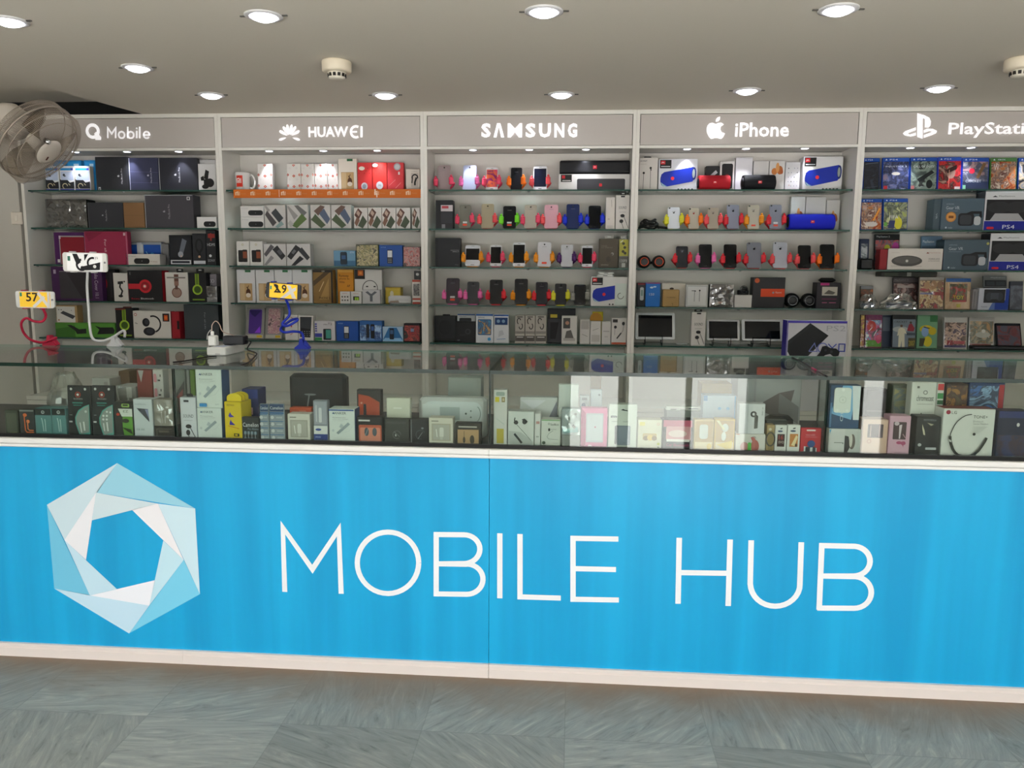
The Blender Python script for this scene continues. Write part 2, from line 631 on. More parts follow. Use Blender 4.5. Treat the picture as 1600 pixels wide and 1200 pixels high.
def header_logo(b):
    """the raised brand sign on each bay's header, as polygons in picture-derived metres"""
    Y = YW - .004
    P = lambda x, y: at(x, y, Y)
    mb = MB()
    ic = MB()
    cur = [ic]

    def txt(s, x0, y0, x1, y1, bold=0.0):
        a, c = P(x0, y1), P(x1, y0)
        cur[0].text(s, a[0], a[1], c[0], c[1], Y, LIT, 0, bold)

    def ring(cx, cy, r, w, a0=0, a1=360, asp=1.0):
        c = P(cx, cy); k = 4.35 / FPX
        cur[0].strip(arc(c[0], c[1], r * k * asp, r * k, a0, a1, 24), w * k, Y, LIT)

    def pg(pts):
        q = [P(*p) for p in pts]
        ar = sum(q[j - 1][0] * q[j][1] - q[j][0] * q[j - 1][1] for j in range(len(q)))
        cur[0].flat(q if ar > 0 else q[::-1], Y - .0004, LIT)
    if b == 0:
        ring(144.7, 204.8, 9.3, 4.6)
        pg([(147, 209), (150, 206), (158, 214.5), (158, 218.5), (149, 218.5), (149, 215.5), (153, 215.5)])
        cur[0] = mb
        ln = lambda pts, w=2.2: cur[0].strip([P(*p) for p in pts], w * 4.35 / FPX, Y, LIT)
        ln([(168.3, 216), (168.3, 200), (174.5, 209), (180.7, 200), (180.7, 216)])
        ring(190, 210.8, 4.9, 2.2)
        ln([(199.5, 198), (199.5, 216)]); ring(204.3, 210.8, 4.9, 2.2)
        ln([(213.6, 204.5), (213.6, 216)], 2.4); ln([(213.6, 199.5), (213.6, 201.8)], 2.4)
        ln([(218.2, 198), (218.2, 216)], 2.4)
        ring(229, 210.8, 4.9, 2.2, 0, 320); ln([(224.4, 210.8), (234.6, 210.8)], 2.0)
    elif b == 1:
        for a, L0, L1, wd in ((180, 5, 17.5, 4.2), (150, 3.5, 18.5, 5.2), (122, 3, 19, 5.4), (101, 3, 19.5, 5), (79, 3, 19.5, 5), (58, 3, 19, 5.4), (30, 3.5, 18.5, 5.2), (0, 5, 17.5, 4.2)):
            a = math.radians(a - 0 if a not in (0, 180) else (a - 18 if a == 0 else a + 18))
            cx, cy = 452.3, 213.5
            dx, dy = math.cos(a), -math.sin(a)
            nx, ny = -dy, dx
            pts = []
            for t in range(12):
                q = 2 * math.pi * t / 12
                s_ = (L0 + L1) / 2 + (L1 - L0) / 2 * math.cos(q)
                w_ = wd / 2 * math.sin(q) * (0.75 + .35 * math.cos(q)) * 1.15
                pts.append((cx + dx * s_ + nx * w_, cy + dy * s_ + ny * w_))
            pg(pts)
        cur[0] = mb
        txt('HUAW', 482, 197.5, 544, 214.5, .03)
        ring(556, 206, 8.2, 3.4, 60, 300, .95)
        a = P(548, 207.3); c = P(558, 204.8); cur[0].flat([(a[0], a[1]), (c[0], a[1]), (c[0], c[1]), (a[0], c[1])], Y - .0004, LIT)
        pg([(563, 197.5), (566.5, 197.5), (566.5, 214.5), (563, 214.5)])
    elif b == 2:
        cur[0] = mb
        xs = [752, 772, 793, 821, 842, 866, 887, 903]
        for i, ch in enumerate('S MSUNG'):
            if ch != ' ':
                txt(ch, xs[i], 192.5, xs[i + 1] - 5 - (0 if i < 6 else -4), 214.8, .02 if ch == 'M' else .04)
        pg([(771, 214.8), (776.5, 192.5), (782, 192.5), (788, 214.8), (783, 214.8), (779.3, 198), (775.8, 214.8)])
    elif b == 3:
        c = [(1118.6, 194), (1122, 192), (1127, 191.6), (1131, 194.5), (1126.2, 198), (1125.6, 202.5), (1127.6, 206.5), (1133, 208.5), (1130, 214), (1126.5, 217.3), (1122.5, 216.2), (1118.5, 215.4), (1114.6, 216.3), (1111, 217.3),
             (1107.5, 213.5), (1104.8, 208), (1104, 202), (1105.2, 196.5), (1108.5, 192.6), (1113, 191.6)]
        pg(c)
        pg([(1118.3, 190.5), (1118.6, 186.5), (1121.5, 183.2), (1125.3, 182.2), (1125, 186.5), (1122.2, 189.6)])
        cur[0] = mb
        txt('iPhone', 1148, 191, 1233.5, 214, .018)
    else:
        pg([(1433, 177), (1444, 180), (1452, 184), (1454.5, 189), (1454, 196), (1450.5, 199.5), (1445, 199), (1445, 186), (1443, 184.5), (1441.5, 186), (1441.5, 217), (1433, 214)])
        pg([(1431, 199), (1431, 203.5), (1420, 207.5), (1418, 209.2), (1422, 210), (1431, 207.3), (1431, 211.5), (1423, 213.5), (1414, 211.8), (1410.5, 208.8), (1414, 205)])
        pg([(1443, 203.5), (1449, 201), (1458, 201.6), (1464, 204.5), (1463, 208), (1455, 211.5), (1443, 215.5), (1443, 211), (1454, 207.2), (1456.5, 205.4), (1452, 204.9), (1443, 207.8)])
        cur[0] = mb
        txt('PlayStation', 1481, 190.5, 1640, 215.5, .015)
    return [q for q in (('lettering', mb), ('logo', ic)) if q[1].v]


BAYS = []
for b in range(5):
    x0, x1 = XC[b], XC[b + 1]
    brand = ['a round letter sign beside the fan', 'a petal logo sign', 'seven capital letters', 'a bitten fruit logo', 'the game controller brand sign'][b]
    root = empty('display_bay', ((x0 + x1) / 2, YW, 0), (0, 0, 0),
                 f'white lit wall display bay with glass shelves under {brand}', 'display shelving', 'wall display bays behind the counter')
    BAYS.append(root)
    cx, T = (x0 + x1) / 2, .018
    hw = (x1 - x0) / 2 - .0004
    D = YBK - YW
    for s in (-1, 1):
        m_ = MB(); m_.box(s * hw - (T if s > 0 else 0), s * hw + (T if s < 0 else 0), 0, D, 0, ZCEIL - .001, WHITE); m_.build('side_panel', root)
    iw = hw - T - .0005
    m_ = MB(); m_.box(-iw, iw, D - .012, D, .62, ZHB + .01, BACKM); m_.build('back_panel', root)
    m_ = MB(); m_.box(-iw + .003, iw - .003, .0035, .02, ZHB + .017, ZCEIL - .025, mat('#c2bbb6', .45)); hp = m_.build('header_panel', root)
    for nm_, m_ in header_logo(b):
        lo = m_.build(nm_, hp)
        lo.matrix_parent_inverse = Matrix.Translation((-cx, -YW, 0))
    m_ = MB(); m_.box(-iw, iw, .0, .02, ZHB, ZHB + .0145, WHITE); m_.build('header_rail', root)
    m_ = MB(); m_.box(-iw, iw, .0, .02, ZCEIL - .0225, ZCEIL - .001, WHITE); m_.build('header_rail', root)
    m_ = MB(); m_.box(-iw, iw, .022, D - .013, ZHB + .012, ZHB + .03, BACKM); m_.build('light_panel', root)
    for k in range(5):
        m_ = MB()
        a, c, z1, z0 = -iw + .002, iw - .002, ZS[k], ZS[k] - .008
        y0, y1 = .028, D - .014
        vs = [(a, y0, z0), (c, y0, z0), (c, y1, z0), (a, y1, z0), (a, y0, z1), (c, y0, z1), (c, y1, z1), (a, y1, z1)]
        m_.add(vs, [(4, 5, 6, 7), (0, 3, 2, 1)], SHELFG)
        m_.add(vs, [(0, 1, 5, 4), (1, 2, 6, 5), (2, 3, 7, 6), (3, 0, 4, 7)], EDGE)
        gs = m_.build('glass_shelf', root)
        for px in (-iw + .02, 0.0, iw - .02):
            m_ = MB(); m_.lathe([(.004, 0), (.007, .001), (.007, .0045), (.006, .006)], STEEL, 12, (px, y0 + .008, z0 - .0062))
            m_.build('shelf_support', gs)
    m_ = MB(); m_.box(-iw, iw, -.10, D - .02, .06, .60, WHITE2); m_.box(-iw, iw, -.06, D - .02, 0, .06, DARK); cb = m_.build('base_cabinet', root)
    m_ = MB(); m_.box(-iw - .0, iw, -.115, D - .001, .60, .62, WHITE); m_.build('ledge', root)
    for s in (-1, 1):
        m_ = MB(); m_.box(-iw + .004 if s < 0 else .002, -.002 if s < 0 else iw - .004, -.117, -.1005, .07, .595, WHITE); dr = m_.build('door', root)
        m_ = MB(); m_.box(s * .04 - .005, s * .04 + .005, -.13, -.117, .45, .56, STEEL); m_.build('handle', dr)
    for px, py in SPOTS[b]:
        sx, sy = atz(px, py, ZHB + .012)
        sy = min(max(sy, YW + .06), YW + .098)
        m_ = MB(); m_.lathe([(.030, .0), (.030, -.003), (.022, -.004), (.021, -.001)], mat('#d8d8dc', .3, .6), 20, (sx - cx, sy - YW, ZHB + .012)); sp = m_.build('spotlight', root)
        m_ = MB(); m_.lathe([(.020, .0), (.018, -.003), (.0, -.004)], mat('#f2f2ff', .3, 0, 9.0), 16, (sx - cx, sy - YW, ZHB + .011)); m_.build('lens', sp)
        lamp('spot_beam', 'SPOT', (sx - cx, sy - YW, ZHB + .004), root, P_BAY, .015, 1.35)
# orange shelf-edge strip of the second bay
m_ = MB()
a0, a1 = at(364.5, 295, YW + .02)[0], at(657.5, 295, YW + .02)[0]
zt, zb = ZS[0] + .002, at(510, 309.3, YW + .02)[1]
m_.box(a0, a1, YW + .021, YW + .0235, zb, zt, mat('#cf6a16', .45))
lay = []
for i in range(12):
    u = .012 + i * .0833
    lay += [('l', '#e9c9a8', .13, [(u, .3), (u, .62), (u + .012, .7), (u + .0135, .3)]), ('r', '#e9c9a8', u + .0055, .3, u + .0078, .55), ('r', '#e9c9a8', u + .0195, .3, u + .0222, .72),
            ('t', '#c98a52', 'Xiaomi', u + .028, .42, u + .055, .58)]
lay += [('r', '#f2e3d4', .2545, .05, .2565, .9), ('r', '#f0d9c4', .762, .3, .768, .95), ('r', '#f0d9c4', .771, .02, .777, .5)]
art(m_, a0, a1, zb, zt, YW + .021, lay)
tag(m_.build('shelf_edge_banner'), 'orange printed strip with white logos along top shelf edge', 'banner')

# ------------------------------------------------------------------ counter
CX0, CX1 = -2.75, 2.75
JX = [at(271, 630, YC)[0], at(765, 640, YC)[0], at(1292, 650, YC)[0]]
ctr = empty('display_counter', (0, YC, 0), (0, 0, 0), 'long glass-topped shop counter with blue front lettered in white', 'counter')


def sheen_blue():
    m = bpy.data.materials.new('blue_banner_vinyl')
    m.use_nodes = True
    nt = m.node_tree
    b = nt.nodes['Principled BSDF']
    tc = nt.nodes.new('ShaderNodeTexCoord')
    mp = nt.nodes.new('ShaderNodeMapping'); mp.inputs['Scale'].default_value = (5, 1, .25)
    nz = nt.nodes.new('ShaderNodeTexNoise'); nz.inputs['Scale'].default_value = 2.0; nz.inputs['Detail'].default_value = 3
    cr = nt.nodes.new('ShaderNodeValToRGB')
    cr.color_ramp.elements[0].color = lin('#139dd4'); cr.color_ramp.elements[1].color = lin('#1aade4')
    cr.color_ramp.elements[0].position = .35; cr.color_ramp.elements[1].position = .65
    nt.links.new(tc.outputs['Object'], mp.inputs[0]); nt.links.new(mp.outputs[0], nz.inputs['Vector'])
    nt.links.new(nz.outputs[0], cr.inputs[0]); nt.links.new(cr.outputs[0], b.inputs['Base Color'])
    b.inputs['Roughness'].default_value = .38
    b.inputs['Specular IOR Level'].default_value = .4
    return m


BLUE = sheen_blue()
m_ = MB(); m_.box(CX0, CX1, .02, YCB - YC, .0, ZRAIL - .012, WHITE2); m_.build('carcass', ctr)
pans = []
for a, c in ((CX0, JX[1] - .0008), (JX[1] + .0008, CX1)):
    m_ = MB(); m_.box(a, c, 0, .018, ZBB, ZBT, BLUE); pans.append(m_.build('sign_panel', ctr))
for a, c in ((CX0, JX[1]), (JX[1], CX1)):
    m_ = MB()
    pr = [(.018, ZBT), (-.012, ZBT), (-.016, ZBT + .003), (-.016, ZBT + .011), (-.006, ZBT + .0115), (-.006, ZBT + .0145), (-.014, ZBT + .0150), (-.015, ZRAIL - .003), (-.012, ZRAIL), (.018, ZRAIL)]
    m_.loft([[(x, y, z) for y, z in pr] for x in (a + .0006, c - .0006)], mat('#f1f0ee', .3)); m_.build('rail', ctr)
kj = [CX0, at(288, 1020, YC)[0], at(764, 1040, YC)[0], CX1]
for a, c in zip(kj[:-1], kj[1:]):
    m_ = MB()
    pr = [(.018, .0), (-.012, .0), (-.012, .030), (-.006, .034), (-.010, .036), (-.010, ZBB), (.018, ZBB)]
    m_.loft([[(x, y, z) for y, z in pr] for x in (a + .0006, c - .0006)], mat('#e6dcd6', .45)); m_.build('kick_strip', ctr)
m_ = MB(); m_.box(CX0, CX1, .019, YCB - YC - .002, ZRAIL - .0115, ZRAIL, mat('#2b2c2e', .4)); m_.build('showcase_floor', ctr)
m_ = MB(); m_.box(CX0, CX1, .002, .017, ZRAIL + .0004, ZRAIL + .012, mat('#0c0d0e', .4)); m_.build('glass_channel', ctr)
for i, (a, c) in enumerate(zip([CX0] + JX, JX + [CX1])):
    m_ = MB()
    a += .0025 if i else 0; c -= .0025 if i < 3 else 0
    y0, y1, z0, z1 = .004, .012, ZRAIL + .0125, ZTOP - .0125
    vs = [(a, y0, z0), (c, y0, z0), (c, y1, z0), (a, y1, z0), (a, y0, z1), (c, y0, z1), (c, y1, z1), (a, y1, z1)]
    m_.add(vs, [(0, 1, 5, 4), (2, 3, 7, 6)], GLASS)
    m_.add(vs, [(1, 2, 6, 5), (3, 0, 4, 7), (4, 5, 6, 7), (0, 3, 2, 1)], EDGED)
    m_.build('front_pane', ctr)
for i, x in enumerate(JX):
    m_ = MB()
    vs = [(x + sx, y, z) for z in (ZRAIL + .0125, ZTOP - .0125) for y in (.014, .09) for sx in (-.003, .003)]
    m_.add(vs, [(0, 4, 6, 2), (1, 3, 7, 5)], GLASS)
    m_.add(vs, [(0, 1, 5, 4), (2, 6, 7, 3), (4, 5, 7, 6), (0, 2, 3, 1)], EDGED)
    m_.build('glass_divider', ctr)
for a, c in ((CX0, JX[1] - .001), (JX[1] + .001, CX1)):
    m_ = MB()
    y0, y1, z0, z1 = -.002, YCB - YC, ZTOP - .012, ZTOP
    vs = [(a, y0, z0), (c, y0, z0), (c, y1, z0), (a, y1, z0), (a, y0, z1), (c, y0, z1), (c, y1, z1), (a, y1, z1)]
    m_.add(vs, [(4, 5, 6, 7), (0, 3, 2, 1)], GLASS)
    m_.add(vs, [(0, 1, 5, 4), (1, 2, 6, 5), (3, 0, 4, 7)], EDGED)
    m_.add(vs, [(2, 3, 7, 6)], mat('#9fc4b6', .1))
    m_.build('glass_top', ctr)
for x in (CX0, CX1 - .02):
    m_ = MB(); m_.box(x, x + .02, .02, YCB - YC - .01, ZRAIL, ZTOP - .0125, WHITE); m_.build('end_panel', ctr)

# the sign: logo facets and thin capital letters, on the blue panels
YS = YC - .0015


def spt(cx, cy, ox, oy, s):
    return at(ox + cx / s, oy + cy / s, YS)


lg = empty('sign_graphics', (0, 0, 0)); lg.parent = ctr; lg.location = (0, -YC, 0)
V = {}
for k, (x, y) in dict(A=(630, 195), B=(1073, 453), C=(1100, 940), D=(697, 1163), E=(272, 908), F=(230, 432), a=(510, 362), b=(862, 425), c=(1008, 745), d=(812, 1005), e=(475, 947), f=(330, 632),
                      g=(487, 520), h=(713, 460), i=(892, 635), j=(845, 860), k=(630, 912), l=(453, 745)).items():
    V[k] = spt(x, y, 10, 670, 3.6375)
m_ = MB()
for tri, c in (('ABa', '#9bd3e8'), ('FAf', '#cde2ec'), ('FEe', '#74c6e6'), ('EDd', '#c6e4f6'), ('DCc', '#7dd2f1'), ('CBb', '#cfe9f5'),
               ('abg', '#d1e2ea'), ('afl', '#eeeef4'), ('fek', '#c6e4f4'), ('edj', '#f2f4fc'), ('dci', '#c6e8f6'), ('bch', '#f2f0f5')):
    q = [V[t] for t in tri]
    ar = sum(q[j - 1][0] * q[j][1] - q[j][0] * q[j - 1][1] for j in range(3))
    m_.flat(q if ar > 0 else q[::-1], YS - (.0004 if tri[0].islower() else 0), mat(c, .4))
lo = m_.build('logo', pans[0]); lo.matrix_parent_inverse = Matrix.Translation((0, -YC, 0))
bpy.data.objects.remove(lg)
SW = 8.7 * 2.43 / FPX
LW = mat('#f3f4f8', .4)
S1 = lambda x, y: spt(x, y, 400, 780, 2.6667)
S2 = lambda x, y: spt(x, y, 980, 700, 2.5806)


def parc(S, cx, cy, rx, ry, a0, a1, n=16):
    return [S(cx + rx * math.cos(math.radians(a0 + (a1 - a0) * i / n)), cy - ry * math.sin(math.radians(a0 + (a1 - a0) * i / n))) for i in range(n + 1)]


LET = {
    'M': [[S1(120, 386), S1(112, 118), S1(235, 292), S1(345, 126), S1(355, 394)]],
    'O': [parc(S1, 550, 265, 128, 128, 0, 360, 40)],
    'B': [[S1(751, 137), S1(751, 405)], [S1(741, 147), S1(850, 148)] + parc(S1, 866, 208, 67, 60, 90, -90) + [S1(762, 269)], [S1(762, 269), S1(872, 271)] + parc(S1, 878, 333, 68, 63, 85, -90) + [S1(741, 394)]],
    'I': [[S1(1016, 142), S1(1016, 413)]],
    'L': [[S1(1100, 145), S1(1100, 407), S1(1270, 412)]],
    'E': [[S1(1510, 166), S1(1321, 163), S1(1321, 417), S1(1512, 420)], [S1(1321, 289), S1(1500, 293)]],
}
LET2 = {
    'H': [[S2(210, 362), S2(205, 628)], [S2(415, 369), S2(407, 637)], [S2(208, 502), S2(411, 505)]],
    'U': [[S2(500, 372), S2(496, 548)] + parc(S2, 597, 548, 100, 90, 180, 360)[1:-1] + [S2(696, 552), S2(702, 380)]],
    'B': [[S2(785, 383), S2(774, 652)], [S2(776, 393), S2(900, 396)] + parc(S2, 912, 456, 67, 60, 85, -90) + [S2(790, 516)], [S2(790, 516), S2(905, 518)] + parc(S2, 915, 582, 69, 64, 85, -90) + [S2(766, 645)]],
}
for wd in (LET, LET2):
    for ch, strokes in wd.items():
        m_ = MB()
        for n_, st in enumerate(strokes):
            m_.strip(st, SW, YS - .0003 * n_, LW)
        o = m_.build('letter', pans[0] if (wd is LET and ch in 'MOB') else pans[1])
        o.matrix_parent_inverse = Matrix.Translation((0, -YC, 0))
# ------------------------------------------------------------------ ceiling lamps, detector, fan, switch
where = ['over the fan', 'at the ceiling edge above the second bay', 'above the petal logo', 'above the middle bay', 'above the fruit logo', 'above the rightmost bay', 'nearest the viewer, left of the detector', 'nearest the viewer, in the middle', 'in the far left corner', 'nearest the viewer, right of the middle']
for (px, py), wh in zip([(215, 105), (330, 148), (602, 148), (877, 147), (1167, 141), (1467, 137), (412, 24), (850, 17), (14, 32), (1310, 14)], where):
    x, y = atz(px, py, ZCEIL)
    r = empty('ceiling_downlight', (x, y, ZCEIL), (0, 0, 0), f'round white recessed ceiling downlight {wh}', 'ceiling light', 'round downlights in the ceiling')
    m = MB(); m.lathe([(.066, -.0005), (.066, -.004), (.050, -.007), (.047, -.003), (.047, -.0005)], mat('#e4e2e4', .4), 28); m.build('trim_ring', r)
    m = MB(); m.lathe([(.046, -.001), (.040, -.012), (.025, -.018), (0, -.019)], mat('#f4f4ff', .3, 0, 7.0), 24); m.build('lens', r)
    for s in (-1, 1):
        m = MB(); m.box(s * .072 - .012, s * .072 + .012, -.004, .004, -.004, -.0005, mat('#55524e', .5)); m.build('spring_clip', r)
    lamp('downlight_beam', 'AREA', (0, 0, -.024), r, P_CEIL, .08)
for i, (px, py, lab) in enumerate([(526, 96, 'round cream smoke detector hanging from the ceiling'), (1596, 92, 'cream ceiling fitting at the right edge of the ceiling')]):
    x, y = atz(px, py, ZCEIL)
    r = empty('smoke_detector', (x, y, ZCEIL), (0, 0, 0), lab, 'smoke detector')
    m = MB(); m.lathe([(.060, -.0005), (.062, -.006), (.061, -.040), (.055, -.046), (.0, -.046)], mat('#e8dcc6', .45), 32); m.build('base', r)
    m = MB(); m.lathe([(.040, -.0462), (.036, -.058), (.034, -.068), (.028, -.073), (.0, -.073)], mat('#e3dccd', .45), 28); hd = m.build('sensor_head', r)
    for k in range(12):
        a = k * math.pi / 6
        m = MB(); m.box(-.006, .006, -.0385, -.034, -.064, -.051, mat('#2a2622', .6)); m.build('vent', hd, (0, 0, 0), (0, 0, a))

# wall switch on the pier
x, z = at(27, 341, YW - .001)
r = empty('wall_switch', (x, YW, z), (0, 0, 0), 'small cream switch plate on the wall under the fan', 'switch')
m = MB(); m.box(-.035, .035, -.008, -.0005, -.035, .035, mat('#e6ddd0', .4), .003); m.build('plate', r)
m = MB(); m.box(-.010, .010, -.012, -.008, -.016, .016, mat('#efe8dc', .4), .002); m.build('rocker', r)

# wall fan, tilted towards the shop
fx, fz = at(76, 237, 3.42)
fan = empty('wall_fan', (fx, 3.42, fz), (0, 0, 0), 'large white caged fan high at the left beside the first bay', 'fan')
FTC = (Vector((0, 0, EYE)) - Vector((fx, 3.42, fz))).normalized()
q1 = (AR - FTC * AR.dot(FTC)).normalized()
q2 = (-AU + FTC * AU.dot(FTC)).normalized()
FN = (FTC * .52 + (q1 * .72 + q2 * .69) * .854).normalized()     # blowing direction: over the counter and down
fm = FN.to_track_quat('Z', 'Y').to_matrix().to_4x4()
fan.matrix_world = Matrix.Translation((fx, 3.42, fz)) @ fm
WIRE = mat('#a3978a', .4, .2)
FP = mat('#cfc6ba', .4)


def fan_ring(name, r, z, t, n=56):
    m = MB(); m.tube([(r * math.cos(2 * math.pi * k / n), r * math.sin(2 * math.pi * k / n), z) for k in range(n)], t, WIRE, 6, True)
    return m.build(name, fan)


FR = .186
fan_ring('outer_ring', FR, -.07, .0045)
fan_ring('cage_ring', FR - .012, -.035, .0022)
fan_ring('cage_ring', .150, -.004, .002)
fan_ring('cage_ring', FR - .012, -.105, .0022)
def cage(name, zs):
    m = MB()
    for k in range(150):
        a = 2 * math.pi * k / 150
        m.tube([(q * math.cos(a + tw), q * math.sin(a + tw), z) for q, z, tw in zs], .0009, WIRE, 4)
    return tag(m.build(name, fan), kind='stuff')
cage('front_grille', [(.060, .002, 0), (.11, .001, .06), (.150, -.004, .12), (.188, -.022, .18), (FR, -.066, .22)])
cage('rear_grille', [(.07, -.16, 0), (.14, -.15, -.06), (.186, -.118, -.12), (FR, -.074, -.18)])
m = MB(); m.lathe([(.0, .012), (.045, .011), (.060, .006), (.064, -.002), (.062, -.006)], FP, 32, cap=False); hub = m.build('hub_badge', fan)
m = MB(); m.box(-.004, .004, -.038, -.020, .0115, .0128, mat('#5a2a22', .5)); m.build('brand_mark', hub)
m = MB(); m.lathe([(.0, .026), (.008, .023), (.012, .014), (.012, .004), (.009, -.004), (.0, -.006)], mat('#c9c9cc', .12, 1.0), 20, (-.055, .052, -.002)); m.build('clip_knob', fan)
for k in range(3):
    m = MB()
    rings = []
    for i in range(9):
        q = .035 + .148 * i / 8
        c0 = k * 2 * math.pi / 3 + .25 * i / 8
        wdt = .5 - .12 * abs(i - 4) / 4
        row = []
        for j in range(7):
            t = -wdt + 2 * wdt * j / 6
            row.append((q * math.cos(c0 + t), q * math.sin(c0 + t), -.06 + .028 * t / wdt * (1 - .5 * i / 8)))
        rings.append(row)
    vs = [p for rr in rings for p in rr]
    fs = [(i * 7 + j, i * 7 + j + 1, i * 7 + j + 8, i * 7 + j + 7) for i in range(8) for j in range(6)]
    m.add(vs, fs, clear('smoked_blade', '#d6d0c6', 1.35), True)
    bl = m.build('blade', fan)
    md = bl.modifiers.new('thickness', 'SOLIDIFY'); md.thickness = .002
m = MB(); m.lathe([(.0, -.03), (.034, -.032), (.036, -.09), (.03, -.1)], FP, 24); m.build('blade_hub', fan)
m = MB(); m.lathe([(.0, -.16), (.068, -.162), (.072, -.18), (.066, -.25), (.04, -.29), (.0, -.295)], FP, 28); m.build('motor_housing', fan)
inv = (Matrix.Translation((fx, 3.42, fz)) @ fm).inverted()
a_ = inv @ Vector((fx - .42, 3.75, fz + .12)); 
base_pt = inv @ Vector((fx - .80, YW - .014, fz + .02))
m = MB(); m.tube(bez([(0, 0, -.25), tuple(a_), tuple(base_pt)], 8), .016, FP, 10); m.build('bracket_arm', fan)
m = MB(); m.lathe([(.05, 0), (.05, .012), (.02, .02)], FP, 20, axis='y'); pl = m.build('wall_plate', fan); pl.matrix_parent_inverse = inv; pl.location = (fx - .80, YW - .022, fz + .02)
# ------------------------------------------------------------------ goods: boxes, phones, holders, cases
YFRONT = YW + .07
SEEN = {}


def uniq(label, grp=None):
    SEEN.setdefault(label, []).append(grp)
    n = len(label.split())
    if n > 16 or n < 4:
        print('LABEL LENGTH', n, label)
    return label


def spot(b, k):
    return f'{SHN[k]} shelf, {BAYN[b]} bay'


def span(x0, x1, yt, yb, Y, z):
    """size and place of a front face standing on height z at distance Y"""
    ym = (yt + yb) / 2
    a, c = at(x0, ym, Y)[0], at(x1, ym, Y)[0]
    zt = at((x0 + x1) / 2, yt, Y)[1]
    return a, c, zt - z


def body(m, w, h, d, col, side=None, r=.5, bev=.0015, top=None):
    cm = mat(col, r) if isinstance(col, str) else col
    m.box(-w / 2, w / 2, 0, d, 0, h, cm, bev)
    if side:
        sm = mat(side, r) if isinstance(side, str) else side
        for s in (-1, 1):
            x = s * (w / 2 + .0004)
            q = [(x, .001, .001), (x, d - .001, .001), (x, d - .001, h - .001), (x, .001, h - .001)]
            m.add(q if s > 0 else q[::-1], [(0, 1, 2, 3)], sm)
    if top:
        m.add([(-w / 2 + .001, .001, h + .0004), (w / 2 - .001, .001, h + .0004), (w / 2 - .001, d - .001, h + .0004), (-w / 2 + .001, d - .001, h + .0004)], [(0, 1, 2, 3)], mat(top, r))


def wrap_sheet(w, h, fm, seed):
    """crumpled facets of film stretched over the front of a box"""
    rnd = random.Random(seed)
    nx, nz = max(4, int(w / .011)), max(3, int(h / .013))
    V_ = []
    for j in range(nz + 1):
        for i in range(nx + 1):
            e = i in (0, nx) or j in (0, nz)
            x = -w / 2 + w * i / nx + (0 if e else rnd.uniform(-.45, .45) * w / nx)
            z = .0008 + (h - .0012) * j / nz + (0 if e else rnd.uniform(-.45, .45) * h / nz)
            V_.append((x, -.002 if e else -.003 - rnd.random() * .005, z))
    F_ = []
    for j in range(nz):
        for i in range(nx):
            a = j * (nx + 1) + i
            q = (a, a + 1, a + nx + 2, a + nx + 1)
            F_ += [(q[0], q[1], q[2]), (q[0], q[2], q[3])] if rnd.random() < .5 else [(q[0], q[1], q[3]), (q[1], q[2], q[3])]
    m = MB()
    return m.add(V_, F_, fm)


def goods(name, look, cat, x0, x1, yt, yb, Y, z, col, lay=(), d=.06, lean=0, rz=0, r=.5, grp=None, side=None, tab=None, top=None, wrap=None, bev=.0015, h=None, lim=None):
    a, c, hh = span(x0, x1, yt, yb, Y, z)
    h = h or hh
    if lim:                      # stay between the bay's sides and under the shelf above
        a, c = max(a, lim[0]), min(c, lim[1])
        hh = h = min(h, lim[2] - z)
    w = c - a - .0008
    cl = math.cos(math.radians(lean)) or 1
    h = h / cl
    m = MB()
    body(m, w, h, d, col, side, r, bev, top)
    art(m, -w / 2 + bev, w / 2 - bev, bev, h - bev, 0, lay)
    o = m.build(name, None, ((a + c) / 2, Y, z + d * math.sin(math.radians(lean)) + .0002), (-math.radians(lean), 0, math.radians(rz)))
    tag(o, uniq(look, grp), cat, grp)
    if tab:
        u0, u1, th, tc = tab
        t = MB()
        q0, q1 = -w / 2 + u0 * w, -w / 2 + u1 * w
        zz = h + th
        hw = (q1 - q0)
        t.prism([(q0, h - .004), (q1, h - .004), (q1, zz - .003), (q1 - .003, zz), (q0 + .003, zz), (q0, zz - .003)], d * .4, d * .4 + .0012, mat(tc, .4))
        if th > .012:
            t.flat(rrect(q0 + hw * .28, q1 - hw * .28, h + th * .45, h + th * .75, th * .12), d * .4 - .0004, mat('#d9d9d6', .5))
        t.build('hang_tab', o)
    if wrap:
        wrap_sheet(w, h, film() if wrap is True else wrap, int(x0 * 7 + yt)).build('plastic_wrap', o)
    return o, z + hh


def bx(b, k, name, look, cat, x0, x1, yt, col, lay=(), yo=0.0, base=None, yb=None, loc=True, **kw):
    if k == 0 and yo < .09:
        yo = .065 + yo * .5          # on the top shelf the boxes stand against the back
        kw['d'] = min(kw.get('d', .06), .036 if yo < .09 and kw.get('d', .06) < .08 else .09)
    kw['d'] = min(kw.get('d', .06), .152 - yo)
    kw['lim'] = (XC[b] + .0195, XC[b + 1] - .0195, ((ZS[k - 1] - .0088) if k else ZHB + .011) - (kw['tab'][2] if kw.get('tab') else 0))
    Y = YFRONT + yo
    z = ZS[k] if base is None else base
    if yb is None:
        yb = {0: 296, 1: 358, 2: 418, 3: 477, 4: 538}[k]
    lk = f'{look}, {spot(b, k)}' if loc else look
    return goods(name, lk, cat, x0, x1, yt, yb, Y, z, col, lay, **kw)


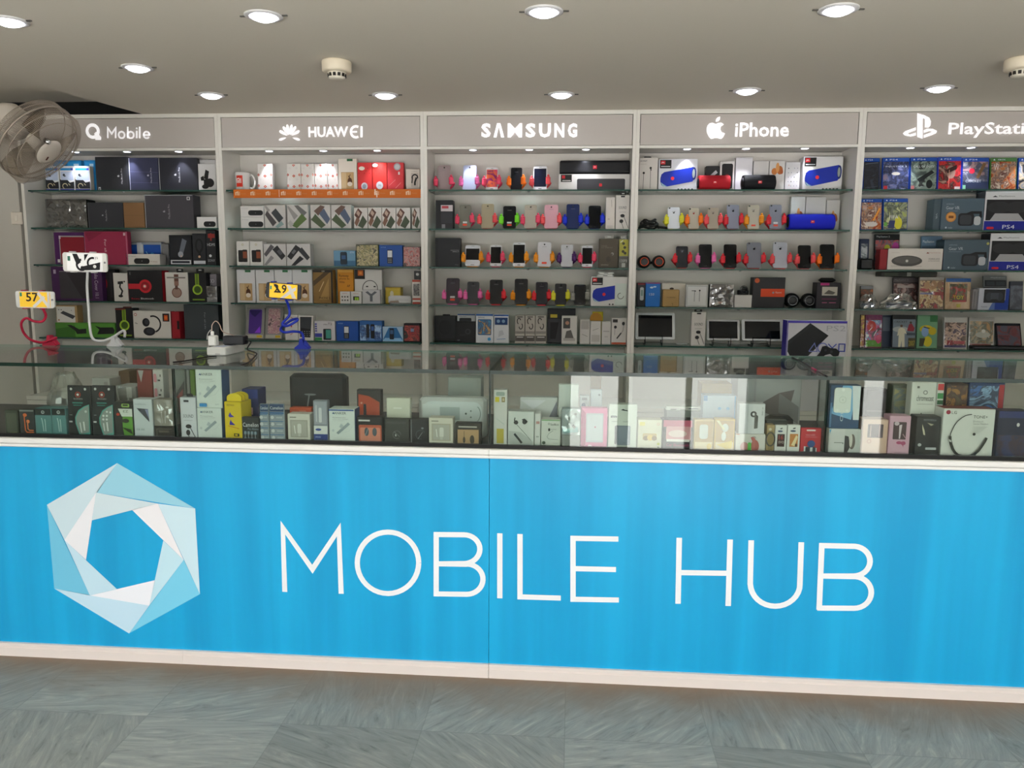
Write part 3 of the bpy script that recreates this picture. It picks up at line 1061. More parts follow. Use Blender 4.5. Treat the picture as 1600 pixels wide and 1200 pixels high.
def fist(parent, x, y, z, col, sgn, s=1.0):
    """closed hand: palm with four finger ridges stacked one over another and a thumb"""
    m = MB()
    H, rx, ry = .043 * s, .0132 * s, .0105 * s
    rings = []
    N = 17
    for i in range(N):
        t = i / (N - 1)
        bump = .86 + .14 * abs(math.sin(4 * math.pi * t))
        e = min(1, .62 + 4.5 * min(t, 1 - t))
        row = []
        for q in range(14):
            a = 2 * math.pi * q / 14
            ca, sa = math.cos(a), math.sin(a)
            p = 2.6
            k = (abs(ca) ** p + abs(sa) ** p) ** (-1 / p)
            row.append((x + rx * e * k * ca * (bump if ca * sgn < 0 else 1), y + ry * e * k * sa * (bump if sa < 0 else 1), z - H / 2 + H * t))
        rings.append(row)
    m.loft(rings, mat(col, .5), True)
    f = m.build('fist', parent)
    t = MB()
    t.tube([(x + sgn * .004, y + .004, z + H * .30), (x + sgn * .002, y + .001, z + H * .56), (x - sgn * .001, y - .002, z + H * .74)], [.0058 * s, .0062 * s, .0050 * s], mat(col, .5), 8)
    t.build('thumb', f)
    return f


def fruit(u, v, r, c):
    return [('c', c, u - r * .45, v, r), ('c', c, u + r * .45, v, r), ('c', c, u, v - r * .1, r * 1.05), ('e', c, u + r * .6, v + r * 1.35, r * .5, r * .32)]


def phone(b, k, x0, x1, yt, kind, col, hold, look, hlook, scr='#07090c', bezel=None, sticker=None, logo=None, lo=.054, wide=False):
    """a phone standing in a two-fisted holder"""
    Y = YFRONT + (.05 if k == 0 else .016)
    z = ZS[k] + .0048
    lean = 11
    a, c, h = span(x0, x1, yt, {0: 296, 1: 358, 2: 418, 3: 477, 4: 538}[k], Y + .012, z)
    w = c - a
    h /= math.cos(math.radians(lean))
    cx = (a + c) / 2
    th = .0085
    o = empty('phone', (cx, Y, z + th * math.sin(math.radians(lean))), (-math.radians(lean), 0, 0), uniq(f'{look}, {spot(b, k)}'), 'phone', 'display phones in fist holders')
    m = MB()
    m.prism(rrect(-w / 2, w / 2, 0, h, w * .13), .0012, th, mat(col, .32, .25 if kind == 'back' else 0))
    m.prism(rrect(-w / 2 + .0012, w / 2 - .0012, .0012, h - .0012, w * .12), 0, .0012, mat(bezel or col, .25))
    m.build('case_body', o)
    if kind == 'front':
        m = MB()
        z0, z1 = h * (.14 if not wide else .30), h * (.90 if not wide else .84)
        m.prism(rrect(-w / 2 * .90, w / 2 * .90, z0, z1, .001), -.0005, .0, scr if not isinstance(scr, str) else mat(scr, .12))
        m.build('screen', o)
        m = MB(); m.prism(rrect(-w * .12, w * .12, h * .045, h * .085, .0015), -.0006, 0, mat('#8f9094' if (bezel or col) > '#9' else '#2c2d30', .3)); m.build('home_button', o)
        m = MB(); m.prism(rrect(-w * .10, w * .10, h * .945, h * .957, .0008), -.0006, 0, mat('#3a3b3f', .4)); m.build('earpiece', o)
    else:
        m = MB(); ap = logo is not None
        m.lathe([(.0040, .0002), (.0040, -.0012), (.0028, -.0014), (0, -.0009)], mat('#0b0c0e', .15), 14, (-w * .34 if ap else 0, -.0002, h * (.955 if ap else .90)), 'y')
        m.build('camera_lens', o)
        if logo:
            m = MB(); art(m, -w / 2, w / 2, 0, h, 0, [('c', mat(logo, .2, .5), .47, .74, .028), ('c', mat(logo, .2, .5), .53, .74, .028), ('c', mat(logo, .2, .5), .5, .733, .030), ('e', mat(logo, .2, .5), .54, .778, .035, .012)])
            m.build('logo', o)
        m = MB(); m.prism(rrect(-w * .16, w * .16, h * .80, h * .812, .0006), -.0004, 0, mat('#77787c', .4)); m.build('brand_line', o)
    for i, sc in enumerate(sticker or []):
        m = MB(); q = h * (.11 + .105 * i); m.prism(rrect(-w * .18, w * .18, q, q + h * .075, .001), -.0012, -.0007, mat(sc, .5)); m.build('price_sticker', o)
    # the holder
    hd = empty('phone_holder', (cx, Y, ZS[k] + .0002), (0, 0, 0), uniq(f'{hold[1]} two-fisted holder gripping the {hlook}, {spot(b, k)}'), 'phone holder', 'two-fisted phone holders')
    hc = hold[0]
    m = MB(); m.prism(rrect(-w * .36, w * .36, 0, .004, .0019), -.004, .062, mat(hc, .5)); bp = m.build('base', hd)
    for s in (-1, 1):
        X = s * (w / 2 + .0075)
        yy = (lo - .02) * math.tan(math.radians(lean)) - .0145
        fist(hd, X, yy, lo + (.004 if s > 0 else -.003), hc, s)
        m = MB()
        m.tube(bez([(X + s * .008, yy + .003, lo - .006), (X + s * .011, .026, lo - .010), (X * .70, .050, .022), (s * w * .28, .052, .0095)], 4), [.0065] * 4 + [.0058] * 4 + [.0055] * 5, mat(hc, .5), 8)
        m.build('arm', hd)
    return o


CORAL, PINK, ORANGE, RED, GREEN, BLUEH, PURPLE, YELLOW, AMBER, HOT, GREY = [(c, n) for c, n in (
    ('#f0545a', 'coral'), ('#f272b4', 'pink'), ('#ff7a1a', 'orange'), ('#e2303c', 'red'), ('#7ae02c', 'green'), ('#1c36d8', 'blue'), ('#4f2366', 'purple'), ('#e8e23a', 'yellow'), ('#f59a20', 'amber'), ('#ee4a6c', 'hot pink'), ('#9a9a92', 'grey'))]


def can(b, k, x0, x1, ytop, ybot, col, badge, look, fabric=True):
    """cylindrical wireless speaker lying on its side"""
    Y = YFRONT + .002
    a, c = at(x0, (ytop + ybot) / 2, Y)[0], at(x1, (ytop + ybot) / 2, Y)[0]
    z = ZS[k]
    h = at((x0 + x1) / 2, ytop, Y)[1] - z
    R, L = h / 2, c - a
    o = empty('wireless_speaker', ((a + c) / 2, Y + R, z + .0004), (0, 0, 0), uniq(f'{look}, {spot(b, k)}'), 'speaker', 'wireless speakers')
    m = MB()
    m.lathe([(R * .72, -L / 2 + .010), (R * .93, -L / 2 + .0085), (R, -L / 2 + .016), (R, L / 2 - .016), (R * .93, L / 2 - .0085), (R * .72, L / 2 - .010)], mat(col, .75), 32, (0, 0, R), 'x')
    m.build('cabinet', o)
    for s in (-1, 1):
        m = MB(); m.lathe([(R * .70, s * (L / 2 - .0098)), (R * .55, s * (L / 2 - .003)), (R * .2, s * (L / 2)), (0, s * (L / 2))], mat('#17181b', .35), 24, (0, 0, R), 'x'); m.build('bass_radiator', o)
    m = MB(); m.prism(rrect(-.010, .010, R - .007, R + .007, .002), -R - .0012, -R + .002, mat('#d8222a', .4))
    m.text('JBL', -.0072, R - .0032, .0072, R + .0034, -R - .0017, mat('#ffffff', .4)); m.build('badge', o)
    return o


def tablet(x0, x1, yt, yb, col, look):
    """tablet leaning on a black wire easel, bottom shelf of the fourth bay"""
    Y = YFRONT + .03
    z = ZS[4] + .030
    a, c, h = span(x0, x1, yt, yb, Y + .02, z)
    w = c - a
    lean = 16
    h /= math.cos(math.radians(lean))
    o = empty('tablet', ((a + c) / 2, Y, z), (-math.radians(lean), 0, 0), uniq(f'{look}, {spot(3, 4)}'), 'tablet')
    m = MB(); m.prism(rrect(-w / 2, w / 2, 0, h, .010), 0, .008, mat(col, .3)); m.build('case_body', o)
    m = MB(); m.prism([(-w * .43, h * .09), (w * .43, h * .09), (w * .43, h * .91), (-w * .43, h * .91)], -.0006, 0, mat('#0b0e15', .08)); m.build('screen', o)
    e = empty('tablet_easel', ((a + c) / 2 - .01, Y, ZS[4] + .0003), (0, 0, 0), uniq(f'black wire easel holding the {look}'), 'stand', 'wire easels')
    bk = mat('#141416', .4, .6)
    for s in (-1, 1):
        m = MB()
        m.tube(bez([(s * .048, -.016, .046), (s * .048, -.020, .030), (s * .048, -.020, .006), (s * .048, .0, .003), (s * .046, .030, .012), (s * .042, .055, .07), (s * .040, .060, .09)], 4), .0022, bk, 6); m.build('upright', e)
        m = MB(); m.lathe([(.0, -.004), (.004, -.002), (.004, .002), (.0, .004)], bk, 10, (s * .048, -.016, .048)); m.build('end_cap', e)
        m = MB(); m.tube(bez([(s * .048, -.002, .003), (s * .050, -.006, .0025), (s * .05, .05, .0025), (s * .05, .085, .0025)], 3), .0022, bk, 6); m.build('foot', e)
    for q, y in ((.047, -.016), (.012, .028), (.088, .060)):
        m = MB(); m.tube([(-.046, y, q), (.046, y, q)], .002, bk, 6); m.build('cross_bar', e)
    return o


def headset(look, cx, Y, z, w, col, ring, cushion='#18181a', name='headphones', rz=0):
    """over-ear headphones lying with both cups facing forward"""
    o = empty(name, (cx, Y, z + .0004), (0, 0, math.radians(rz)), uniq(look), 'headphones')
    R = w * .235
    for s in (-1, 1):
        m = MB(); m.lathe([(R * .25, -.020), (R * .72, -.021), (R * .95, -.012), (R, .0), (R * .94, .014), (R * .5, .018), (0, .018)], mat(col, .3), 28, (s * (w / 2 - R), .02, R), 'y'); cp = m.build('ear_cup', o)
        m = MB(); m.tube([(s * (w / 2 - R) + R * .8 * math.cos(t * math.pi / 12), .020 + .020, R + R * .8 * math.sin(t * math.pi / 12)) for t in range(24)], R * .2, mat(cushion, .6), 8, True); m.build('cushion', cp)
        if ring:
            m = MB(); m.tube([(s * (w / 2 - R) + R * .62 * math.cos(t * math.pi / 12), .0, R + R * .62 * math.sin(t * math.pi / 12)) for t in range(24)], R * .07, mat(ring, .35), 6, True); m.build('trim_ring', cp)
    m = MB()
    P = bez([(-(w / 2 - R), .035, R * 1.6), (-w * .22, .075, R * 1.15), (0, .095, R * .9), (w * .22, .075, R * 1.15), (w / 2 - R, .035, R * 1.6)], 5)
    m.tube(P, R * .22, mat(col, .35), 8); m.build('headband', o)
    return o
# ------------------------------------------------------------------ leftmost bay
WHT, BLK, INK = '#e8e8e6', '#191a1d', '#26272b'
SLATE = '#35363c'


def lap(u, v, c='#c9c9cc', rot=90):
    return [('t', c, 'MacBook Pro', u - .022, v - .22, u + .022, v + .22, rot)] + fruit(u - .10, v, .022, c)


CAMBOX = [('r', '#f2f4f8', 0, 0, 1, 1), ('r', '#2a9be0', .04, .84, .8, .93), ('r', '#3b49c9', .8, .84, .96, .93), ('r', '#c9d6ee', .08, .45, .95, .80), ('c', '#3a3d48', .3, .66, .05), ('l', '#3a3d48', .03, [(.30, .60), (.45, .62)]),
          ('p', '#23252a', [(.0, .12), (1, .12), (1, .40), (.7, .36), (.55, .46), (.1, .46), (0, .5)]), ('o', '#d9c9a2', .35, .22, .1, .03, 0, 250), ('l', '#d0c4a0', .03, [(.6, .32), (.72, .25)]), ('r', '#1a1f9c', 0, 0, 1, .1)]
for i, (a, c, w) in enumerate(((71, 92.2, 'leftmost'), (93.4, 116.3, 'middle one'), (117.3, 141, 'rightmost'))):
    bx(0, 0, 'camera_box', f'white and blue action camera box, {w} of three', 'box', a, c, 259.5, '#eef1f6', CAMBOX, d=.07, grp='action camera boxes', side='#cfcabf')
for i, (a, c, w) in enumerate(((84, 103, 'leftmost'), (104.5, 128, 'middle one'), (132, 150, 'rightmost'))):
    bx(0, 0, 'camera_box', f'blue-topped box behind the white camera boxes, {w} of three', 'box', a, c, 250.5, '#1f86c6', [('r', '#2b9bdc', .1, .8, .9, .95), ('r', '#bfe3f7', .5, .82, .85, .9)], yo=.085, d=.06, grp='blue boxes behind')
bx(0, 0, 'laptop_box', 'black laptop box with sticker, leftmost of three', 'box', 149.5, 200.3, 245, '#2e2f34', lap(.8, .45, '#c4c4c8', 90) + [('r', '#cfcfd2', .06, .02, .13, .13), ('r', '#2e2f34', .075, .05, .115, .1)], d=.07)
bx(0, 0, 'laptop_box', 'dark blue laptop box banded in white wrap, middle of three', 'box', 201.6, 247.3, 246.5, '#3a3d57', [('r', '#c9cce2', 0, 0, .022, 1), ('l', '#565a7a', .012, [(.02, .6), (1, .57)]), ('l', '#565a7a', .012, [(.02, .28), (1, .26)])] + lap(.76, .48, '#c9cbe0'), d=.07)
bx(0, 0, 'laptop_box', 'black laptop box, rightmost of three', 'box', 248.2, 308.5, 246.5, '#2c2d35', [('r', '#c9c9d2', 0, 0, .012, 1)] + lap(.53, .5), d=.07)
MOUNT = [('p', '#1d1c1c', [(.30, .48), (.42, .80), (.62, .74), (.54, .42)]), ('p', '#1d1c1c', [(.12, .52), (.30, .58), (.32, .40), (.14, .40)]), ('e', '#1d1c1c', .66, .32, .24, .16), ('e', '#1d1c1c', .38, .18, .2, .08), ('p', '#1d1c1c', [(.3, .45), (.6, .45), (.5, .15), (.3, .2)])]
bx(0, 0, 'phone_mount_box', 'white box picturing a black car mount', 'box', 309.8, 337.5, 256, '#dedcdc', MOUNT, d=.06)
bx(0, 0, 'phone_mount_box', 'plain white box standing behind the car mount box', 'box', 312, 338, 249.5, '#d8d6d6', [('r', '#b9b7b8', .65, .4, .9, .8)], yo=.075, d=.05)
bx(0, 1, 'gadget_box', 'black box crumpled in shiny clear plastic', 'box', 72, 136, 311.5, '#181818', [('r', '#1c1b1b', .06, .06, .94, .9)], d=.09, wrap=film('crumpled_wrap', .22, .03), top='#55555a')
bx(0, 1, 'laptop_box', 'dark grey laptop box beside the plastic-wrapped box', 'box', 137.5, 192.5, 316.5, '#34353b', [('r', '#7c7d82', 0, 0, .01, 1)] + lap(.52, .5, '#a3a4aa'), d=.08)
bx(0, 1, 'carton', 'plain brown cardboard box between dark laptop boxes', 'box', 193.3, 225.6, 316.5, '#8a6746', [('r', '#7d5c3e', .0, .49, 1, .505)], d=.08, r=.8)
bx(0, 1, 'laptop_box', 'big dark laptop box with corner sticker, tallest on the shelf', 'box', 226.4, 302.5, 304.5, '#45434a', [('r', '#b9b7bb', 0, 0, .012, 1), ('r', '#b9b7bb', 0, .985, 1, 1), ('r', '#d5d5d8', .88, .85, .945, .95), ('r', '#45434a', .895, .87, .93, .93)] + lap(.5, .5, '#9b98a0'), d=.09)
SPKCAM = lambda x: [('rr', '#17181a', x, .12, .985, .62, .24), ('c', '#55575c', (x + .985) / 2, .37, .05), ('t', '#a9a9a8', 'Mi Action', .06, .74, .34, .83)]
bx(0, 1, 'camera_box', 'low white box picturing a black bar camera', 'box', 307.5, 338.5, 339, '#e3e1e0', [('rr', '#17181a', .34, .12, .97, .62, .24), ('c', '#6d6f74', .66, .37, .06)], d=.08)
bx(0, 2, 'tablet_case_box', 'purple framed tablet case box with red inside', 'box', 85, 133, 363, '#4e1d5c', [('rr', '#a8a0a4', .17, .0, 1, .90, .05), ('r', '#8e1b2c', .2, .0, 1, .86), ('r', '#d9d0d6', .08, .06, .16, .16), ('r', '#cbb6cb', .17, .8, .23, .9)], d=.05, yo=.03)
bx(0, 2, 'tablet_case_box', 'magenta box with vertical white lettering', 'box', 132.6, 200, 361.5, '#9c2a4c', [('r', '#b7607d', 0, 0, .012, 1), ('r', '#b7607d', .97, 0, 1, 1), ('t', '#e5c5d0', 'For all Life', .46, .12, .51, .76, -90), ('r', '#d7b6c2', .92, .88, .965, .97), ('p', '#8a2342', [(.02, .98), (.1, .7), (.45, .98)])], d=.04)
bx(0, 2, 'earphone_blister', 'blue carded pack in clear plastic', 'pack', 205, 253, 378.5, '#9aa2ac', [('r', '#1c4fa6', .0, .1, .2, .9), ('r', '#1c56b4', .42, .1, .98, .9), ('r', '#c9ced6', .2, .1, .36, 1), ('r', '#cfd6de', .3, .1, .4, .92), ('c', '#4aa0e0', .7, .45, .1), ('l', '#7fc0ec', .04, [(.5, .6), (.6, .35)])], yo=.10, d=.03)
bx(0, 2, 'earphone_blister', 'grey box behind the low white bar camera box', 'box', 253.6, 264, 381, '#8d8d90', (), yo=.10, d=.04)
bx(0, 2, 'camera_box', 'low cream box picturing a small bar camera', 'box', 197, 250, 397, '#d9d5ce', [('rr', '#17181a', .23, .08, .70, .62, .26), ('c', '#84868a', .47, .36, .05), ('t', '#8a857f', 'Mi Camera', .06, .76, .3, .86), ('t', '#a07a66', 'Mi Action', .74, .25, .93, .37)], d=.07, side='#bcb9b6')
WATCH = [('r', '#1c1e24', .04, .26, .96, .92), ('p', '#6b707c', [(.42, .40), (.62, .40), (.80, .82), (.60, .90)]), ('e', '#9fa3ad', .50, .36, .12, .10), ('r', '#cfd2d8', .04, .03, .96, .17), ('r', '#30323a', .1, .06, .9, .14), ('c', '#d9b89a', .53, .30, .025)]
bx(0, 2, 'smart_band_box', 'black boxed watch with clear front and white lower band', 'box', 264.6, 300, 367.5, '#14151a', WATCH, d=.07, top='#101115')
bx(0, 2, 'cable_box', 'black cable box with hanging loop picture', 'box', 301, 322, 365, '#24262b', [('o', '#0d0e10', .5, .62, .2, .06, 0, 360, .55), ('l', '#0d0e10', .05, [(.35, .5), (.62, .26)]), ('l', '#0d0e10', .05, [(.65, .5), (.42, .26)]), ('r', '#c9ccd4', .04, .04, .96, .14), ('c', '#c7a184', .5, .27, .04)], d=.06)
bx(0, 2, 'cable_box', 'black cable box lettered HDMI with red top', 'box', 322.4, 337.5, 359, '#1d1e22', [('r', '#8e2a24', .2, .78, .95, .90), ('r', '#8e2a24', .45, .7, .6, .92), ('t', '#b4b6ba', 'HDMI', .1, .55, .92, .63), ('c', '#dfe2e6', .4, .27, .04), ('t', '#9da0a6', 'SONY', .12, .10, .9, .17)], d=.06)
bx(0, 3, 'tablet_case_box', 'large purple tablet case box with dark window', 'box', 81, 160, 417, '#43204f', [('r', '#2b282d', .16, .06, .80, .86), ('r', '#8f8a92', .16, .84, .8, .88), ('e', '#9a989c', .34, .34, .035, .14), ('p', '#3d3a40', [(.16, .06), (.6, .06), (.3, .86), (.16, .86)]), ('t', '#b9a9c2', 'Folio Cover 10.1', .86, .08, .93, .88, -90), ('r', '#b7a6be', .05, .8, .10, .92)], d=.05)
bx(0, 3, 'headphone_box', 'dark red and black headphone box behind the white lamp box', 'box', 161.5, 181, 421, '#1b181c', [('e', '#a8202a', .1, .55, .22, .2), ('r', '#2a272c', .55, .1, .75, .9)], yo=.04, d=.05)
bx(0, 3, 'phone_mount_box', 'white box picturing a black clip-on mount', 'box', 177.6, 199.8, 426.5, '#dad7d3', [('p', '#1e1c1c', [(.3, .70), (.7, .72), (.7, .62), (.3, .60)]), ('l', '#1e1c1c', .06, [(.5, .65), (.45, .5), (.62, .36), (.5, .2)]), ('e', '#1e1c1c', .48, .18, .17, .05), ('c', '#1e1c1c', .8, .7, .03)], d=.05)
CUP = lambda u, v, r, c: [('c', c, u, v, r)]
bx(0, 3, 'headphone_box', 'black box picturing red headphones', 'box', 200.4, 254, 422.5, '#17161a', [('r', '#c62030', 0, .40, .40, .57), ('c', '#cc2230', .50, .49, .22), ('c', '#8f1822', .50, .49, .15), ('c', '#d94a52', .49, .49, .07), ('c', '#e9d6cc', .49, .49, .04), ('t', '#c62030', 'Beats', .08, .06, .32, .11), ('t', '#d3d0d3', 'Bluetooth', .36, .06, .74, .12), ('t', '#9a989c', 'HD', .06, .86, .09, .96)], d=.08, side='#b61c2c')
bx(0, 3, 'headphone_box', 'white box picturing a brown headset on end', 'box', 258.5, 294, 425.5, '#dcd8d3', [('l', '#6b4a40', .16, [(.5, .94), (.5, .62)]), ('r', '#9a7468', .40, .55, .60, .7), ('c', '#7a5347', .5, .31, .18), ('c', '#a3877a', .5, .31, .15), ('r', '#8f8984', .08, .80, .92, .85), ('l', '#6b4a40', .10, [(.5, .55), (.5, .42)])], d=.07, tab=(.42, .72, .022, '#1d1b1c'))
GREENHP = [('r', '#8fae2a', .38, .56, .60, .97), ('r', '#5f7d1e', .42, .56, .56, .97), ('c', '#93b62e', .5, .42, .17), ('c', '#3d5a14', .5, .42, .12), ('o', '#a9cc3c', .5, .42, .16, .035), ('r', '#7a9a2c', .2, .05, .9, .1)]
bx(0, 3, 'headphone_box', 'black box picturing green headphones, hang tab on top', 'box', 294.8, 322.8, 426, '#16171a', GREENHP, d=.07, tab=(.35, .78, .024, '#1a1a1c'))
bx(0, 3, 'gadget_box', 'small pale box with two round marks', 'box', 323.8, 339, 428, '#8d8790', [('o', '#cfcad4', .34, .75, .05, .02), ('o', '#cfcad4', .62, .75, .05, .02), ('p', '#1f1d22', [(.1, .4), (.9, .4), (.5, .62)])], yo=.05, d=.06)
bx(0, 3, 'gadget_box', 'small black box in silver shrink film before a pale box', 'box', 323, 339.5, 447, '#3a393c', [('r', '#222225', .08, .45, .92, .9), ('t', '#b9b9bd', '4 CHANNEL', .12, .6, .8, .72), ('r', '#8c8c90', 0, 0, 1, .3)], d=.045, wrap=True)
gb = bx(0, 4, 'camera_box', 'long green box with black gadgets on it', 'box', 87, 180.5, 504.5, '#4f8a34', [('p', '#3d6f2a', [(0, 0), (.33, 0), (.33, .8), (0, .55)]), ('r', '#58963a', .33, 0, 1, .95), ('p', '#20241f', [(.2, .85), (.27, .85), (.4, .55), (.52, .6), (.52, .25), (.36, .2), (.33, .45)]), ('p', '#171a17', [(.67, .82), (.76, .70), (.97, .72), (1, .5), (.98, .25), (.7, .2), (.74, .55)])], d=.06)
bx(0, 4, 'power_bank_box', 'white-faced kraft box picturing a dark power bank on a green box', 'box', 87.5, 121, 477, '#a98d62', [('r', '#d7d5d0', .02, .0, .90, .94), ('p', '#3b3d42', [(.2, .55), (.34, .68), (.92, .38), (.78, .2)]), ('c', '#6f6f72', .14, .75, .035), ('c', '#6f6f72', .26, .75, .035), ('c', '#9a6a4a', .12, .14, .05), ('c', '#6f6f72', .75, .72, .025)], d=.055, base=gb[1], yb=504)
bx(0, 4, 'headphone_box', 'black box picturing green headphones', 'box', 181.3, 208.8, 481.5, '#141518', GREENHP + [('r', '#7a2d2a', .0, .95, .6, .99)], d=.07, tab=(.3, .8, .008, '#5a2624'))
CANS = [('o', '#1c1c20', .53, .52, .30, .06, -75, 110, .95), ('e', '#1c1c20', .34, .58, .10, .16), ('e', '#3a3a40', .36, .60, .06, .10), ('e', '#1c1c20', .42, .24, .16, .16), ('e', '#33333a', .44, .26, .10, .10), ('c', '#b43a40', .07, .87, .055), ('c', '#e6e3de', .07, .87, .035), ('r', '#1a1613', .80, .62, .98, .92), ('r', '#d0501c', .84, .66, .94, .86), ('c', '#e8742a', .89, .76, .06), ('l', '#3a3a3c', .02, [(.05, .56), (.12, .53)])]
bx(0, 4, 'headphone_box', 'white box picturing black headphones, red side', 'box', 208.6, 267.4, 486, '#dcd8d2', CANS, d=.05, side='#9c1c28')
bx(0, 4, 'headphone_box', 'red box end with black clasp beside the white headphone box', 'box', 268.4, 281.5, 487, '#a3202c', [('r', '#141214', .68, .34, 1, .66)], d=.07, rz=-6)
bx(0, 4, 'tablet_case_box', 'dark grey box with vertical silver lettering', 'box', 288, 342, 476, '#3c4247', [('t', '#8f979c', 'For all Life', .585, .28, .63, .77, -90), ('r', '#555c62', 0, 0, .012, 1)], d=.06)

# ------------------------------------------------------------------ second bay
Z2 = ZS[0] + .0022
mx, mz = at(380, 295, YFRONT + .045)[0], Z2
mg = empty('mug', (mx, YFRONT + .045, mz), (0, 0, 0), uniq('white mug with an orange logo square, top shelf, second bay'), 'mug')
mh = at(380, 269, YFRONT + .01)[1] - mz
m = MB(); m.lathe([(.0, .0), (.036, .0), (.040, .003), (.041, mh - .003), (.040, mh), (.0375, mh), (.037, .008), (.0, .006)], mat('#dcd9d6', .25), 36); m.build('mug_body', mg)
pts = []
for t in range(7):
    a_ = math.radians(-90 - 27 + 54 * t / 6 - 6)
    pts.append((.0416 * math.cos(a_), .0416 * math.sin(a_)))
m = MB()
for i in range(6):
    (xa, ya), (xb, yb_) = pts[i], pts[i + 1]
    m.add([(xa, ya, mh * .20), (xb, yb_, mh * .20), (xb, yb_, mh * .82), (xa, ya, mh * .82)], [(0, 1, 2, 3)], mat('#d8331c', .4))
lx = m.build('logo', mg)
m = MB(); m.strip([(-.016, mh * .40), (-.016, mh * .64), (-.004, mh * .66), (-.002, mh * .60), (-.002, mh * .40)], .0035, -.0424, mat('#f3eeea', .4)); m.strip([(-.009, mh * .40), (-.009, mh * .56)], .0035, -.0424, mat('#f3eeea', .4)); m.strip([(.006, mh * .40), (.006, mh * .66)], .0035, -.0424, mat('#f3eeea', .4)); m.build('lettering', mg)
m = MB(); m.tube(bez([(.038, 0, mh * .84), (.055, 0, mh * .86), (.068, 0, mh * .62), (.068, 0, mh * .36), (.055, 0, mh * .14), (.038, 0, mh * .20)], 6), .0052, mat('#e3e0dc', .25), 10); m.build('handle', mg)


def mibox(s):
    o = []
    for (u, v) in ((.5, .96), (.5, .56), (.5, .17), (.0, .60), (1.0, .60), (.0, .2), (1, .2)):
        c = '#c9442c'
        u0 = min(max(u, .06), .94)
        k = .085 if u in (0, 1.0) else .12
        o.append(('p', c, [(u0 - k, v), (u0, min(v + .055, 1)), (u0 + k, v), (u0, v - .055)]))
        o.append(('p', '#ecd9cc', [(u0 - k * .4, v), (u0, v + .02), (u0 + k * .4, v), (u0, v - .02)]))
    for (u, v) in ((.25, .84), (.75, .84), (.22, .42), (.78, .42), (.25, .06), (.75, .06)):
        o.append(('o', '#cfc8c6', u, v, .028, .008))
    return o


for i, (a, c, nm) in enumerate(((402.5, 426, 'standing alone beside the mug'), (448.5, 469.8, 'leftmost of a row of four'), (470.3, 491, 'second of a row of four'), (491.6, 511.3, 'third of a row of four'), (512, 528.3, 'last of a row of four'))):
    bx(1, 0, 'phone_box', f'white box with orange logo pattern, {nm}', 'box', a, c, 256, '#e6e1db', mibox(i), d=.06, base=Z2, grp='patterned white phone boxes', loc=i == 0)
DEER = lambda s=1: [('r', '#caa878', .16, .06, .84, .58), ('r', '#d8bd92', .16, .06, .42, .58), ('e', '#5e3a26', .62, .30, .13, .12), ('e', '#efe2d2', .62, .22, .14, .07), ('l', '#4c2d1e', .02, [(.62, .36), (.60, .46), (.66, .52)]), ('l', '#4c2d1e', .02, [(.60, .42), (.54, .48)]), ('r', '#2c6a45', .48, .93, .80, 1), ('l', '#b58f5e', .012, [(.16, .06), (.16, .58), (.84, .58), (.84, .06), (.16, .06)])]
bx(1, 0, 'phone_box', 'tall white phone box with green tab and deer ornament', 'box', 528.8, 557.6, 248, '#efe6da', DEER(), d=.06, base=Z2)
REDB = lambda q: [('p', '#b3242a', [(.05 + .13 * j % .9, .62 + .09 * (j % 3)), (.10 + .13 * j % .9, .66 + .09 * (j % 3)), (.11 + .13 * j % .9, .60 + .09 * (j % 3))]) for j in range(7)] + q
bx(1, 0, 'phone_box', 'red box with oval label, leftmost of three in film', 'box', 558.8, 581, 254, '#e03a3a', REDB([('e', '#efe3d6', .3, .80, .22, .07), ('e', '#cfd0d6', .48, .17, .24, .13), ('e', '#9aa0ac', .48, .17, .14, .08)]), d=.06, base=Z2)
bx(1, 0, 'phone_box', 'red box in clear film with label at top, middle of three', 'box', 582, 604.6, 254, '#e63e38', REDB([('e', '#f0ebe4', .18, .91, .2, .06), ('t', '#4a5a9a', 'infinix', .06, .89, .3, .93), ('e', '#dfe2ea', .5, .20, .25, .14), ('t', '#6a7080', '3G', .4, .17, .6, .24)]), d=.06, base=Z2)
bx(1, 0, 'phone_box', 'red box in clear film with grey round seal, rightmost of three', 'box', 605.2, 630.6, 254, '#dc4046', [('e', '#a9a9b0', .62, .86, .22, .13), ('e', '#c9c9ce', .62, .86, .16, .09), ('r', '#efe2e2', .68, .58, .78, .68), ('l', '#f0a0a0', .012, [(.1, .2), (.5, .4)]), ('l', '#f0a0a0', .012, [(.5, .1), (.85, .3)])], d=.06, base=Z2)
bx(1, 0, 'cable_box', 'small white box with black cable in its window', 'box', 634, 656, 264, '#ddd3c8', [('r', '#b9aca0', .38, .2, .9, .82), ('r', '#c7bbb0', .40, .22, .88, .8), ('o', '#1b1a1a', .66, .62, .13, .06, -20, 200), ('l', '#1b1a1a', .05, [(.48, .62), (.44, .36)]), ('l', '#1b1a1a', .08, [(.78, .62), (.66, .40), (.66, .26)]), ('t', '#a09488', 'CABLE', .4, .87, .85, .91)], d=.05, base=Z2)
lo_ = bx(1, 1, 'camera_box', 'white bar camera box, lower of two stacked', 'box', 376, 412.5, 339.2, '#dbd9d7', SPKCAM(.33), d=.08)
bx(1, 1, 'camera_box', 'white bar camera box, upper of two stacked', 'box', 375.4, 412, 322, '#dbd9d7', SPKCAM(.33), d=.08, base=lo_[1] + .0005, yb=339)


